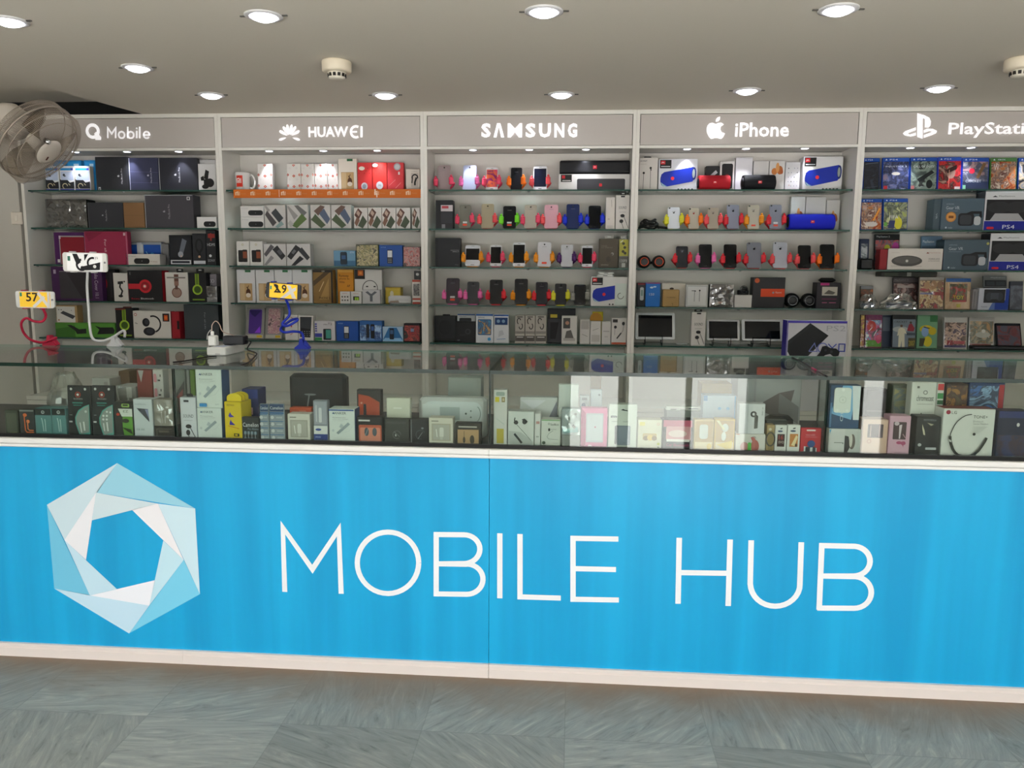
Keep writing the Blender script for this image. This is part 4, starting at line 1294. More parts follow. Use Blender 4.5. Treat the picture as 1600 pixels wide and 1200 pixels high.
def phones_art(ph):
    o = []
    for c, (x, y, ang, L, w_) in ph:
        ca, sa = math.cos(math.radians(ang)), math.sin(math.radians(ang))
        q = [(x + dx * ca - dy * sa, y + dx * sa + dy * ca) for dx, dy in ((-L, -w_), (L, -w_), (L, w_), (-L, w_))]
        # keep inside the face
        q = [(min(max(u, .01), .99), min(max(v, .01), .99)) for u, v in q]
        o.append(('p', c, q))
    return o


PA = phones_art([('#4d4a4c', (.25, .42, -48, .34, .13)), ('#3d4246', (.62, .55, -48, .28, .15)), ('#8ba4a4', (.72, .12, 40, .2, .1)), ('#9c9a98', (.12, .85, -48, .16, .07))])
PB = phones_art([('#9a9896', (.18, .72, -48, .36, .13)), ('#6f6f6e', (.65, .83, -48, .32, .13)), ('#5c7340', (.58, .26, 46, .36, .17)), ('#b5b3b0', (.15, .2, -48, .12, .1))])
PC = phones_art([('#6b554c', (.45, .84, 48, .26, .15)), ('#54617a', (.76, .52, -48, .30, .17)), ('#4c5a40', (.38, .26, -42, .36, .17)), ('#cfcdca', (.1, .55, 48, .1, .06))])
for i, (a, c, pa, nm) in enumerate(((413.4, 446, PA, 'picturing black phones, leftmost of four large ones'), (448.6, 481.6, PB, 'picturing a green phone, second of four large ones'), (485, 516.6, PC, 'with blue phone, third of four large ones'), (517.4, 548.8, PC, 'with blue phone, last of four large ones'))):
    bx(1, 1, 'phone_box', f'white phone box {nm}', 'box', a, c, 320, '#cbc9c6', pa, d=.06)
PD = phones_art([('#5e4038', (.32, .72, 52, .24, .2)), ('#7b5a4a', (.2, .34, 52, .2, .14)), ('#46503e', (.66, .24, 52, .32, .24)), ('#b9a090', (.32, .74, 52, .1, .12))])
for i, (a, c, nm) in enumerate(((553, 574.3, 'first'), (575, 596.3, 'second'), (597, 618.3, 'third'), (619, 641, 'fourth'), (643.5, 656.5, 'last, half hidden,'))):
    bx(1, 1, 'phone_box', f'small white phone box, {nm} of five alike', 'box', a, c, 324.5, '#d4d0cc', PD, d=.05, grp='small white phone boxes')
PE = [('rr', '#1d1c1c', .12, .14, .52, .64, .04), ('rr', '#26211f', .46, .14, .86, .66, .04), ('r', '#8a4a30', .50, .30, .82, .58), ('o', '#b9b48a', .5, .87, .035, .02)]
bx(1, 2, 'phone_box', 'narrow white box with orange-lit phones, left one', 'box', 369.6, 389.8, 377, '#dcdad6', PE, d=.06)
bx(1, 2, 'phone_box', 'narrow white box with orange-lit phones, right one', 'box', 390.4, 411, 377, '#dcdad6', PE, d=.06)
PF = phones_art([('#5a585c', (.22, .70, 50, .30, .10)), ('#2e2f33', (.72, .60, -50, .32, .15)), ('#8b898c', (.22, .2, 50, .28, .09)), ('#55565c', (.74, .62, -50, .12, .08))])
PG = phones_art([('#2c2d30', (.28, .62, 52, .34, .13)), ('#3a3b40', (.76, .55, -50, .30, .11)), ('#303135', (.45, .16, 50, .30, .11)), ('#6a6b70', (.3, .64, 52, .1, .06))])
bx(1, 2, 'phone_box', 'white box picturing grey phones crossed, left one', 'box', 411.8, 447, 381, '#c9c7c6', PF, d=.06)
bx(1, 2, 'phone_box', 'white box picturing black phones crossed, right one', 'box', 448, 485.2, 381, '#cbc9c8', PG, d=.06)
KEYP = lambda x, y, c='#d4d6da': [('rr', '#17181c', x - .12, y - .32, x + .12, y + .34, .03), ('r', c, x - .10, y - .02, x + .10, y + .30)] + [('r', '#8d9096', x - .08 + .06 * i, y - .28 + .08 * j, x - .04 + .06 * i, y - .24 + .08 * j) for i in range(3) for j in range(3)]
bx(1, 2, 'phone_box', 'low pale blue box picturing a dark keypad phone', 'box', 521.3, 555.6, 391.5, '#6f9cba', [('r', '#3f6d90', 0, 0, 1, .35), ('rr', '#22303e', .3, .1, .62, .92, .1), ('r', '#3a5f8a', .36, .45, .56, .7), ('t', '#dfe9f0', 'ZTE', .75, .85, .95, .93)], d=.06)
bx(1, 2, 'phone_box', 'olive and gold printed phone box', 'box', 556.6, 591.6, 382, '#4a5038', [('r', printed(['#3f4a2e', '#a89a62', '#5c6242', '#c9b98a', '#2c3324'], 40, 3), .02, .02, .98, .98)], d=.06)
bx(1, 2, 'phone_box', 'royal blue box picturing a keypad phone', 'box', 592.4, 629, 383, '#23509c', KEYP(.46, .45) + [('t', '#7fa6dc', 'NOKIA', .08, .88, .3, .93)], d=.06)
bx(1, 2, 'phone_box', 'red and grey patterned phone box', 'box', 630, 656.8, 385.5, '#6b5656', [('r', printed(['#4a3c3e', '#b04a44', '#8f8482', '#d2807a', '#2a2426'], 44, 5), .02, .02, .98, .98)], d=.06)
for i, (a, c, nm) in enumerate(((370.2, 399, 'leftmost'), (400, 428.6, 'second'), (429.3, 456.5, 'third'), (457.2, 488, 'rightmost'))):
    bx(1, 3, 'phone_box', f'white phone box with deer ornament, {nm} of four', 'box', a, c, 421.5, '#d9d9dc', DEER(), d=.06, grp='deer ornament phone boxes')
bx(1, 3, 'phone_box', 'gold box with dark diagonal stripes, black top', 'box', 489.2, 520.5, 421.5, '#8e6e3c', [('p', '#54422a', [(0, .66), (.6, .95), (.9, .95), (0, .5)]), ('p', '#b08c50', [(.3, .1), (.8, .1), (.8, .75)]), ('r', '#1e1b18', 0, .93, 1, 1), ('r', '#1e1b18', .92, 0, 1, 1), ('l', '#e0c690', .02, [(.3, .35), (.55, .65)]), ('t', '#2a2118', 'PHONE 5', .3, .12, .85, .19), ('t', '#d8d4cc', 'GG', .45, .945, .6, .985)], d=.06)
bx(1, 3, 'remote_box', 'orange box lettered Remote in black', 'box', 527.4, 552.6, 421, '#cf8a1e', [('t', '#2a1c0c', 'Remote', .1, .78, .7, .86), ('t', '#2a1c0c', 'phone 5s', .1, .69, .75, .76), ('t', '#3a2810', 'White', .1, .60, .45, .66), ('t', '#2a1c0c', 'AP', .6, .48, .8, .55), ('r', '#2a1c0c', .5, .28, .66, .34), ('r', '#e0a84a', 0, .92, 1, 1)], d=.05, yo=.035)
bx(1, 3, 'earphone_box', 'small white box with six black earbud tips', 'box', 531.2, 547.3, 455.5, '#d8d5d2', [('c', '#8c857e', .22 + .28 * i, .26 + .3 * j, .075) for i in range(3) for j in range(2)] + [('c', '#35322f', .22 + .28 * i, .28 + .3 * j, .05) for i in range(3) for j in range(2)] + [('t', '#c06a5a', 'awei', .25, .82, .75, .92)], d=.025)
bx(1, 3, 'earphone_box', 'small white box with a lime green square', 'box', 548.2, 565, 455.5, '#d8d6d2', [('r', '#22241c', .2, .26, .8, .60), ('r', '#a6d43a', .36, .26, .74, .52), ('r', '#3a4a1c', .5, .26, .55, .45), ('t', '#c06a5a', 'awei', .25, .80, .75, .9)], d=.025)
bx(1, 3, 'earphone_box', 'white box with neckband earphones and black corner', 'box', 554, 597, 421, '#d2d0cd', [('r', '#1c1916', 0, .72, .38, 1), ('r', '#c2601c', .12, .82, .32, .98), ('r', '#e28a34', .17, .86, .27, .94), ('o', '#1c1d20', .57, .44, .24, .018, -20, 200, .95), ('l', '#1c1d20', .035, [(.42, .50), (.5, .5)]), ('l', '#1c1d20', .035, [(.70, .50), (.78, .5)])], d=.05, yo=.035)
bx(1, 3, 'gadget_box', 'small clear box with a grey three-armed spinner', 'box', 566.4, 594, 453, '#c8c8ca', [('c', '#7d8188', .5, .62, .12), ('e', '#5c6068', .5, .60, .07, .07), ('p', '#666a72', [(.5, .5), (.15, .85), (.3, .92), (.5, .7), (.7, .92), (.85, .85)]), ('p', '#666a72', [(.42, .55), (.58, .55), (.58, .15), (.42, .15)])], d=.03)
bx(1, 3, 'gadget_box', 'yellow box with pale figure print', 'box', 602, 626.5, 449, '#b59a30', [('r', '#c9b040', .06, .06, .94, .94), ('e', '#d9d2b4', .42, .6, .12, .2), ('e', '#d0c8a8', .5, .3, .2, .2)], d=.06, yo=.05)
bx(1, 3, 'document_pouch', 'crumpled white paper pouch lying before a yellow box', 'pouch', 606, 642, 462, '#cfcfcf', [('p', '#8f7f74', [(.0, 0), (.5, 0), (.45, .4), (.05, .3)]), ('l', '#a9a9a8', .06, [(.3, .5), (.95, .45)])], d=.045, r=.6, bev=.008)
bx(1, 3, 'cable_box', 'white box with red foot and black hang top', 'box', 644, 657.5, 437, '#d7d2cc', [('r', '#b0402e', 0, 0, 1, .08), ('r', '#b0402e', 0, .17, 1, .24), ('r', printed(['#d0ccc6', '#8a8682', '#3c3a3a'], 70, 2), .12, .34, .9, .84), ('r', '#b0402e', 0, .92, 1, 1)], d=.05, tab=(.15, .95, .05, '#221f20'))
PCASE = lambda p, q: [('rr', '#8e8a90', .12, .12, .90, .98, .05), ('rr', p, .16, .15, .86, .95, .05), ('r', '#b5b2a6', .04, .01, .96, .12), ('r', '#c9a820', .62, .025, .92, .10)] + q
bx(1, 4, 'phone_case_pack', 'clear pack holding a purple phone case', 'phone case', 382, 411.5, 482, '#8d8b88', PCASE('#4c2a8c', [('p', '#8c3ae0', [(.5, .18), (.84, .18), (.78, .4)]), ('p', '#2a1660', [(.18, .92), (.84, .92), (.5, .7), (.3, .78)])]), d=.014, lean=12, yo=.03)
bx(1, 4, 'phone_case_pack', 'clear pack holding a rose floral phone case', 'phone case', 412.5, 440, 480.5, '#8d8b88', PCASE(printed(['#7a5a66', '#c99aa6', '#a4747e', '#d8b6b4', '#5c4450'], 50, 7), []), d=.014, lean=12, yo=.03)
bx(1, 4, 'phone_box', 'narrow white box with red marks behind the blue clamp arm', 'box', 445.4, 465.6, 491.5, '#d2cfcc', [('l', '#b03a48', .02, [(.45, .92), (.6, .86), (.48, .78)]), ('c', '#b03a48', .5, .54, .03), ('r', '#c04050', .48, .5, .55, .58), ('l', '#b03a48', .02, [(.4, .2), (.6, .26)])], d=.05)
bx(1, 4, 'phone_box', 'white box picturing a slanted black smartphone', 'box', 466.4, 489.8, 493, '#d6d3cf', [('p', '#1e2024', [(.08, .12), (.80, .10), (.92, .95), (.12, .95)]), ('p', '#3a3d42', [(.14, .5), (.82, .45), (.9, .92), (.16, .92)])] + [('c', '#9a9c9e', .25 + .17 * i, .18 + .085 * j, .018) for i in range(4) for j in range(3)], d=.05)
bx(1, 4, 'phone_box', 'white box picturing a teal-screen phone', 'box', 491.6, 523.8, 501.5, '#cfccd0', [('t', '#3a3a48', 'vibe', .42, .80, .64, .87), ('t', '#3a3a48', 'T2', .66, .80, .86, .92), ('rr', '#22252c', .42, .02, .82, .60, .05), ('r', '#4a9a8c', .55, .1, .80, .55), ('r', '#3a3f9c', .0, .16, .36, .36), ('r', '#2f8a4c', .0, .0, .36, .14)] + [('r', '#4a4aa0', .02, .45 + .12 * i, .12, .52 + .12 * i) for i in range(4)], d=.05)
bx(1, 4, 'phone_box', 'royal blue box picturing a white-keyed keypad phone', 'box', 525.4, 560, 502, '#1d4fa4', KEYP(.46, .42) + [('t', '#9cbcea', 'NOKIA', .1, .87, .32, .93)], d=.06)
bx(1, 4, 'phone_box', 'bright blue box with splash and two keypad phones', 'box', 561.6, 597, 501.5, '#2d63a8', [('r', printed(['#2a5ea6', '#5c8cc8', '#1c3f78', '#9cbfe4'], 26, 4), .02, .02, .98, .8), ('rr', '#20242c', .3, .15, .44, .85, .05), ('rr', '#15181e', .50, .12, .68, .85, .05), ('r', '#3f64a8', .53, .52, .65, .74)], d=.06)
bx(1, 4, 'phone_box', 'white and blue box with tilted keypad phone', 'box', 597.8, 629.8, 510.5, '#a9c6de', [('p', '#2c6ea8', [(0, .1), (1, .1), (.7, .95), (.3, .95)]), ('p', '#8ec0e6', [(0, 0), (1, 0), (.9, .22), (.1, .22)]), ('rr', '#1e242e', .34, .12, .56, .9, .06), ('r', '#4a6a94', .37, .5, .53, .78)], d=.05)
bx(1, 4, 'phone_box', 'black and red patterned phone box', 'box', 631, 656.5, 505.5, '#2a2022', [('r', printed(['#221a1c', '#a82a2c', '#4a2628', '#c94a3c', '#161214'], 36, 9), .02, .02, .98, .9), ('r', '#7a8aa8', .42, .55, .62, .72), ('r', '#1a1618', 0, .9, 1, 1)], d=.05)
# ------------------------------------------------------------------ middle bay: phones in holders
MULTI = printed(['#5a1c50', '#c8327a', '#e8703a', '#8a2a6a'], 22, 2, .15)
phone(2, 0, 684, 703.6, 258, 'back', '#a08e8e', HOT, 'rose-grey phone showing its back, first', 'rose-grey phone')
phone(2, 0, 723.3, 744, 258, 'back', '#aab2cc', PINK, 'silver-blue phone showing its back', 'silver-blue phone')
phone(2, 0, 759.3, 778, 261.5, 'front', '#e8e8ea', HOT, 'white phone with a magenta lit screen', 'white phone with magenta screen', scr=MULTI)
phone(2, 0, 798, 815.6, 262, 'back', '#1a1b20', ORANGE, 'plain black phone in orange fists', 'black phone')
phone(2, 0, 833.4, 854.5, 259.5, 'front', '#ececf0', CORAL, 'white phone with dark screen beside the soundbar', 'white phone beside the soundbar', scr='#1a1e30')
lo_ = bx(2, 0, 'soundbar_box', 'white box picturing a grey soundbar under a real one', 'box', 872.5, 985, 272, '#dedbd8', [('rr', '#3c3c40', .26, .08, .94, .74, .09), ('r', '#2e2e32', .30, .06, .34, .12), ('r', '#2e2e32', .88, .06, .92, .12), ('rr', '#c8242c', .575, .28, .615, .46, .03), ('r', '#1c1a1a', .03, .55, .185, .98), ('r', '#c9202a', .045, .75, .09, .93), ('r', '#c8c4c0', .05, .60, .17, .65), ('r', '#3a3836', .03, .03, .18, .09)], d=.12)
a, c, h = span(874.5, 984.5, 250.5, 272, YFRONT + .062, lo_[1])
sb = empty('soundbar', ((a + c) / 2, YFRONT + .062, lo_[1] + .0006), (0, 0, 0), uniq('black soundbar lying on its white box, top shelf, middle bay'), 'speaker')
m = MB(); m.loft([[(x, yy + .044, zz + h / 2) for yy, zz in [(q[0], q[1]) for q in rrect(-.044 + i, .044 - i, -h / 2 + i, h / 2 - i, .014)]] for x, i in ((-(c - a) / 2, .004), (-(c - a) / 2 + .004, 0), ((c - a) / 2 - .004, 0), ((c - a) / 2, .004))], mat('#121318', .55)); m.build('cabinet', sb)
m = MB(); m.prism(rrect(-.010, .012, h / 2 - .010, h / 2 + .009, .002), -.0012, .001, mat('#e0243c', .4, 0, .0)); m.text('JBL', -.0065, h / 2 - .005, .0085, h / 2 + .004, -.0016, mat('#fff', .4)); m.build('badge', sb)

bx(2, 1, 'phone_box', 'black phone box with pale upper label', 'box', 680.5, 708, 313, '#1f2025', [('r', '#15161a', 0, 0, .28, 1), ('r', '#c9c0c4', .30, .62, 1, .84), ('r', '#b0404a', .36, .72, .75, .81), ('r', '#7a7a80', .35, .02, .55, .16), ('r', '#2a2b32', .3, .2, .98, .58)], d=.06)
STK = ['#e2482e', '#d8d8da']
phone(2, 1, 717.5, 736, 320.5, 'back', '#77746a', HOT, 'olive-grey phone with orange price sticker', 'olive-grey phone', sticker=STK)
phone(2, 1, 752, 771.5, 318.5, 'back', '#a89c84', CORAL, 'pale gold phone with a bright edge', 'pale gold phone')
phone(2, 1, 786, 806, 322, 'back', '#17181c', GREEN, 'black phone with orange price sticker', 'stickered black phone', sticker=STK)
phone(2, 1, 819.4, 838.6, 320, 'back', '#b3a99c', HOT, 'beige phone showing its back', 'beige phone')
phone(2, 1, 850.6, 872, 320, 'back', '#d9a4b0', CORAL, 'rose pink phone showing its back', 'rose pink phone')
phone(2, 1, 885, 905.2, 319, 'back', '#24305c', BLUEH, 'navy blue phone showing its back', 'navy blue phone')
phone(2, 1, 919.5, 939, 321.5, 'front', '#12141c', BLUEH, 'black phone in blue fists', 'black phone')
bx(2, 1, 'earphone_box', 'slim cream box with thin drawing', 'box', 946.4, 960.8, 308, '#d9d2cc', [('l', '#8a8078', .012, [(.62, .92), (.66, .70)]), ('r', '#b9b0aa', .2, .3, .45, .34), ('r', '#c9c2bc', .15, .05, .85, .12)], d=.04)
SOUND = [('t', '#4a4a4c', 'SOUND', .2, .60, .8, .68), ('r', '#aaa8a6', .25, .50, .75, .515), ('e', '#1c1c1e', .50, .40, .17, .05), ('e', '#1c1c1e', .42, .24, .15, .055), ('l', '#2a2a2c', .014, [(.60, .38), (.80, .20), (.95, .04)]), ('l', '#2a2a2c', .014, [(.44, .2), (.6, .02)]), ('r', '#2a2a2c', .35, .94, .65, .985)]
bx(2, 1, 'earphone_box', 'white earphone box with grey title, black hang tab', 'box', 962, 983.5, 304.5, '#d9d4cf', SOUND, d=.05, tab=(.3, .75, .017, '#1c1b1b'))
bx(2, 2, 'phone_box', 'big black box with faint silver lettering', 'box', 680, 719, 372, '#1b1d22', [('r', '#111216', 0, 0, .1, 1), ('t', '#8d9096', 'SAMSUNG', .62, .56, .96, .60), ('t', '#cfd0d4', 'Galaxy S', .70, .51, .96, .545), ('t', '#6a6c72', 'Edge', .80, .05, .95, .09)], d=.06)
phone(2, 2, 727, 750, 383.5, 'front', '#d8dae2', AMBER, 'wide white phone with square dark screen', 'wide white phone', wide=True)
phone(2, 2, 766, 783.5, 383, 'front', '#e2e2e6', HOT, 'slim white phone with dark screen', 'slim white phone')
phone(2, 2, 801.3, 820.6, 379, 'front', '#e6e6ea', AMBER, 'tall white phone with black screen', 'tall white phone')
phone(2, 2, 840, 861, 378.5, 'back', '#d3d2d8', AMBER, 'white phone back with red sticker', 'white phone back', sticker=['#e2482e'])
phone(2, 2, 876.3, 895, 382.5, 'back', '#c8c9ce', PURPLE, 'silver phone back', 'silver phone')
phone(2, 2, 909, 926, 384.5, 'front', '#dcdde4', HOT, 'small white phone with dark screen', 'small white phone')
bx(2, 2, 'phone_box', 'olive brown box with a small silver disc', 'box', 935.8, 966, 373, '#4f4638', [('c', '#b9b6ae', .70, .48, .05), ('c', '#57504a', .68, .47, .035), ('t', '#9a9184', 'Level', .12, .74, .4, .78), ('t', '#8a8274', 'U PRO', .12, .68, .7, .72), ('t', '#b9b0a0', 'wireless', .1, .08, .5, .13), ('e', '#3c352a', .5, .3, .12, .1), ('r', '#2c261e', 0, 0, 1, .02)], d=.06, tab=(.3, .75, .018, '#a9a6a0'))
bx(2, 2, 'gadget_pack', 'lime and grey pack of small black parts', 'pack', 967, 982.5, 374, '#8a8a80', [('r', '#b5b04a', 0, .42, 1, 1), ('c', '#3a3a2a', .45, .86, .05), ('c', '#3a3a2a', .6, .72, .05), ('c', '#3a3a2a', .42, .58, .05), ('c', '#3a3a2a', .65, .52, .05), ('l', '#e8e8d0', .03, [(.1, .9), (.4, .97)]), ('r', '#5c5c56', 0, 0, 1, .40), ('t', '#c9c9c4', '130PB', .1, .2, .9, .3), ('r', '#b9b9b4', .3, .02, .7, .17)], d=.05, tab=(.2, .8, .02, '#b4b2ac'))
phone(2, 3, 697, 717.5, 435, 'back', '#3a323c', PINK, 'plum-black phone with stickers, first', 'plum-black phone', sticker=STK)
phone(2, 3, 730, 748.5, 440.5, 'back', '#3c3d42', PINK, 'dark grey phone with silver sticker', 'dark grey phone', sticker=[], logo=None)
phone(2, 3, 765, 785.3, 437.5, 'back', '#15161b', RED, 'black phone in red fists', 'black phone')
phone(2, 3, 804, 824.5, 436, 'back', '#16171c', AMBER, 'tall black phone in amber fists', 'tall black phone')
phone(2, 3, 837, 855.5, 441, 'back', '#1d1a24', RED, 'black phone fifth from the shelf end', 'fifth black phone')
phone(2, 3, 867, 885, 443.5, 'back', '#1b1c22', YELLOW, 'black phone in yellow fists', 'black phone')
phone(2, 3, 897, 915.5, 445, 'front', '#1a1b20', GREY, 'black phone in grey fists beside the speaker box', 'black phone')
JBLB = [('r', '#1d1b1b', .02, .72, .32, .98), ('r', '#d0242c', .04, .84, .16, .96), ('t', '#ffffff', 'JBL', .055, .87, .145, .92), ('r', '#b9b9bc', .05, .76, .29, .79), ('e', '#0a2aa4', .13, .36, .09, .21), ('p', '#0a2aa4', [(.08, .22), (.06, .52), (.14, .60), (.90, .76), (.97, .64), (.96, .42), (.88, .30), (.2, .14), (.1, .18)]), ('e', '#122674', .92, .55, .06, .20), ('e', '#9aa6a4', .91, .55, .035, .14), ('c', '#e0303c', .36, .40, .055), ('p', '#9fc4d4', [(.05, .28), (.1, .16), (.24, .14), (.14, .2)])] + [('c', '#2a2a2e', .52 + .09 * i, .055, .028) for i in range(5)]
sp_ = bx(2, 3, 'speaker_box', 'white box picturing a blue speaker, pads on top', 'box', 923, 980.5, 432.5, '#dcdad8', JBLB + [('r', '#d2dcd6', .66, .02, .98, .78), ('o', '#4a524e', .82, .35, .1, .02, 90, 360)], d=.10)
for i, nm in enumerate(('lower', 'upper')):
    a, c, _ = span(932 + i * 2, 959.5, 430, 433, YFRONT + .02, 1)
    o_ = empty('charging_pad', ((a + c) / 2, YFRONT + .055, sp_[1] + .0005 + i * .0135), (0, 0, 0), uniq(f'flat white pad on the blue speaker box, {nm} of two'), 'charging pad', 'flat white pads')
    m = MB(); m.loft([[(px_, py_, zz) for px_, py_ in rrect(-(c - a) / 2 + q, (c - a) / 2 - q, -.04 + q, .04 - q, .012)] for zz, q in ((0, .003), (.003, 0), (.009, 0), (.0125, .003))], mat('#dfdfdd', .35)); m.build('shell', o_)
    m = MB(); m.box(-.012, .012, -.0405, -.039, .004, .008, mat('#6a6a6c', .4)); m.build('port', o_)
bx(2, 4, 'gadget_box', 'large black glossy box, leftmost', 'box', 679, 712.5, 493.5, '#1a1b1e', [('r', '#26282c', .06, .1, .94, .9), ('e', '#1a1b1e', .5, .55, .3, .3), ('r', '#0f1012', 0, 0, 1, .1)], d=.06, yo=.075, r=.3, tab=(.35, .7, .008, '#101114'))
bx(2, 4, 'gadget_box', 'smaller black box with dim camera print, in front', 'box', 712, 743, 502.5, '#17181a', [('c', '#3a3c40', .62, .52, .14), ('c', '#1a1b1e', .62, .52, .08), ('r', '#2a2c30', .2, .3, .5, .4), ('t', '#85888e', 'H9', .08, .05, .2, .13)], d=.05)
EARB = lambda c: [('r', '#1c5aa8', 0, .94, 1, 1), ('rr', '#2a5f8c', .1, .26, .9, .82, .04), ('r', printed(['#2c6690', '#3f86b4', '#1f4a70', '#c9a060'], 40, 6), .14, .3, .86, .78), ('t', '#3a4a6a', 'SAMSUNG', .12, .86, .5, .91), ('c', '#3f9ad0', .78, .12, .06), ('l', '#d9b46a', .02, [(.5, .7), (.45, .4)])]
bx(2, 4, 'earphone_box', 'white box with blue window and round blue seal', 'box', 743.4, 770.8, 490.5, '#d6d9de', EARB(0), d=.045)
bx(2, 4, 'earphone_box', 'white box with dark phone window behind a black box', 'box', 714.5, 742.6, 490.5, '#d2d4d8', [('r', '#1c5aa8', 0, .96, 1, 1), ('rr', '#23282e', .1, .55, .8, .86, .05), ('t', '#3a4a6a', 'GALAXY', .12, .89, .5, .93)], yo=.075, d=.05)
bx(2, 4, 'earphone_box', 'white box with blue top picture', 'box', 771.4, 795, 491.5, '#d3d6da', [('r', '#1c4f9c', 0, .95, 1, 1), ('r', '#1f3f74', .06, .64, .94, .9), ('c', '#7fa0c4', .3, .77, .06), ('c', '#7fa0c4', .65, .77, .06), ('p', '#b9bcc2', [(.3, .2), (.7, .3), (.6, .45), (.35, .42)]), ('l', '#6a90c0', .02, [(.2, .12), (.8, .14)])], d=.05)
for j, r_ in enumerate(('lower', 'upper')):
    for i, (a, c, nm) in enumerate(((804.6, 820, 'left'), (820.6, 836, 'middle'), (836.6, 853.6, 'right'))):
        key = (i, j)
        base = ZS[4] if j == 0 else TOPS[i]
        if j == 0 and i == 0:
            TOPS = {}
        o_, zt_ = bx(2, 4, 'earphone_box', f'small box with curled earphone drawing, {nm} of {r_} row of three', 'box', a, c, 521.5 if j == 0 else 492.5, '#b4aea6', [('o', '#3a3836', .4, .68, .16, .05, 20, 250, .6), ('o', '#3a3836', .6, .4, .16, .05, 190, 420, .6), ('r', '#8a8580', 0, 0, 1, .12), ('r', '#6a6662', .2, .88, .8, .95)] if j else [('r', '#55504c', 0, .2, 1, .8), ('r', '#cfccc8', .15, .6, .85, .7)], d=.05, base=base + (.0006 if j else 0), yb=537 if j == 0 else 521, grp='small earphone boxes')
        TOPS[i] = zt_
bx(2, 4, 'gadget_box', 'dark box with yellow label behind white boxes', 'box', 855, 899, 482.5, '#2c2c30', [('r', '#45444a', 0, .0, 1, .7), ('r', '#d2bc3c', .1, .74, .35, .84), ('p', '#222226', [(.1, .1), (.3, .1), (.4, .6), (.1, .6)])], d=.05, yo=.08)
bx(2, 4, 'earphone_box', 'white box with small dark portrait print', 'box', 877.5, 901.8, 493.5, '#d2cfca', [('r', '#4c4a48', .08, .55, .55, .93), ('c', '#b98a74', .35, .75, .07), ('r', '#b4afaa', .1, .1, .9, .2), ('p', '#64605c', [(.2, .2), (.8, .2), (.6, .5), (.3, .45)])], d=.05)
bx(2, 4, 'charger_box', 'tall white box before a grey backing, left of a pair', 'box', 906, 921.5, 499, '#cfccc8', [('r', '#b0aca8', .1, .6, .9, .95), ('l', '#86827e', .02, [(.2, .4), (.8, .3)])], d=.05)
bx(2, 4, 'charger_box', 'tall white box, right of a pair', 'box', 922.2, 939, 502, '#d3d0cc', [('r', '#b9b4b0', .1, .1, .9, .4), ('l', '#86827e', .02, [(.2, .6), (.8, .7)])], d=.05)
bx(2, 4, 'price_card', 'yellow card with amber disc standing behind white boxes', 'card', 925, 942, 487, '#d8c81c', [('c', '#c9902c', .35, .78, .2), ('r', '#f0dc1c', .55, .3, 1, .7)], d=.004, yo=.09)
bx(2, 4, 'charger_box', 'low white box beside the earphone box', 'box', 940, 954.5, 502.5, '#cfccc9', [('r', '#a9a6a4', .15, .55, .85, .6), ('r', '#b9b6b4', .3, .3, .7, .36)], d=.05)
bx(2, 4, 'earphone_box', 'white box with two black earbuds and red foot', 'box', 955.3, 980, 497, '#d3cfcb', [('r', '#c0502e', 0, 0, 1, .07), ('r', '#2a2626', .06, .84, .40, .96), ('e', '#1a1a1c', .25, .66, .1, .06), ('e', '#1a1a1c', .80, .80, .1, .07), ('l', '#2a2a2c', .012, [(.22, .6), (.2, .35)]), ('l', '#2a2a2c', .012, [(.82, .74), (.78, .52), (.6, .40)]), ('l', '#1a1a1c', .05, [(.66, .44), (.36, .22)])], d=.05)

# ------------------------------------------------------------------ fourth bay
bx(3, 0, 'earphone_box', 'white earphone box with two drooping black earphones', 'box', 998.5, 1027.6, 246.5, '#d8d2cc', [('t', '#4a4644', 'SONY', .04, .88, .42, .94), ('l', '#2a2826', .012, [(.62, .70), (.62, .08)]), ('l', '#2a2826', .012, [(.24, .54), (.22, .06)]), ('c', '#1d1c1c', .62, .70, .035), ('c', '#1d1c1c', .24, .55, .035), ('l', '#1d1c1c', .03, [(.62, .68), (.65, .62)]), ('t', '#a9a29c', 'MDR-EX', .05, .80, .4, .83), ('r', '#c07a4a', .02, .02, .08, .06), ('r', '#b9b2ac', .7, .02, .95, .04)], d=.05, tab=(.25, .65, .008, '#1c1a1a'))
bx(3, 0, 'speaker_box', 'white box picturing a blue speaker, left of two', 'box', 1029, 1089.6, 248.5, '#e3e4ea', JBLB, d=.10)
bx(3, 0, 'gadget_box', 'small black box with silver slash behind red speaker', 'box', 1102.6, 1123.6, 259.5, '#1b1b1e', [('p', '#b9bcc2', [(.1, .55), (.75, .85), (.9, .75), (.3, .5)]), ('l', '#8a8c92', .03, [(.2, .45), (.7, .6)])], d=.05, yo=.10)
bx(3, 0, 'phone_box', 'white phone box picturing a black phone', 'box', 1124.4, 1147.6, 252, '#dcd9d8', [('rr', '#151519', .12, .1, .9, .93, .06), ('e', '#6a1c1c', .5, .45, .22, .14), ('e', '#a8442a', .45, .42, .1, .08)], d=.04, yo=.10)
bx(3, 0, 'phone_box', 'tall plain white box between red and black speakers', 'box', 1149, 1175.6, 246, '#d9d7da', [('r', '#cfcdd0', .0, .97, 1, 1)], d=.04, yo=.10)
bx(3, 0, 'phone_box', 'plain white phone box behind the black speaker', 'box', 1176.6, 1200.8, 251.5, '#d3d0cf', (), d=.04, yo=.10)
PETAL = lambda u, v, s: [('e', '#c87a3c', u - .1 * s, v, .10 * s, .055 * s), ('e', '#b5642c', u + .08 * s, v + .02 * s, .10 * s, .07 * s), ('e', '#d99a5a', u, v + .06 * s, .06 * s, .08 * s), ('e', '#a8562a', u + .14 * s, v - .01, .05 * s, .04 * s)]
bx(3, 0, 'phone_box', 'white phone box with an orange petal print', 'box', 1201.8, 1226, 251, '#dad6d4', PETAL(.52, .66, 2), d=.04, yo=.10)
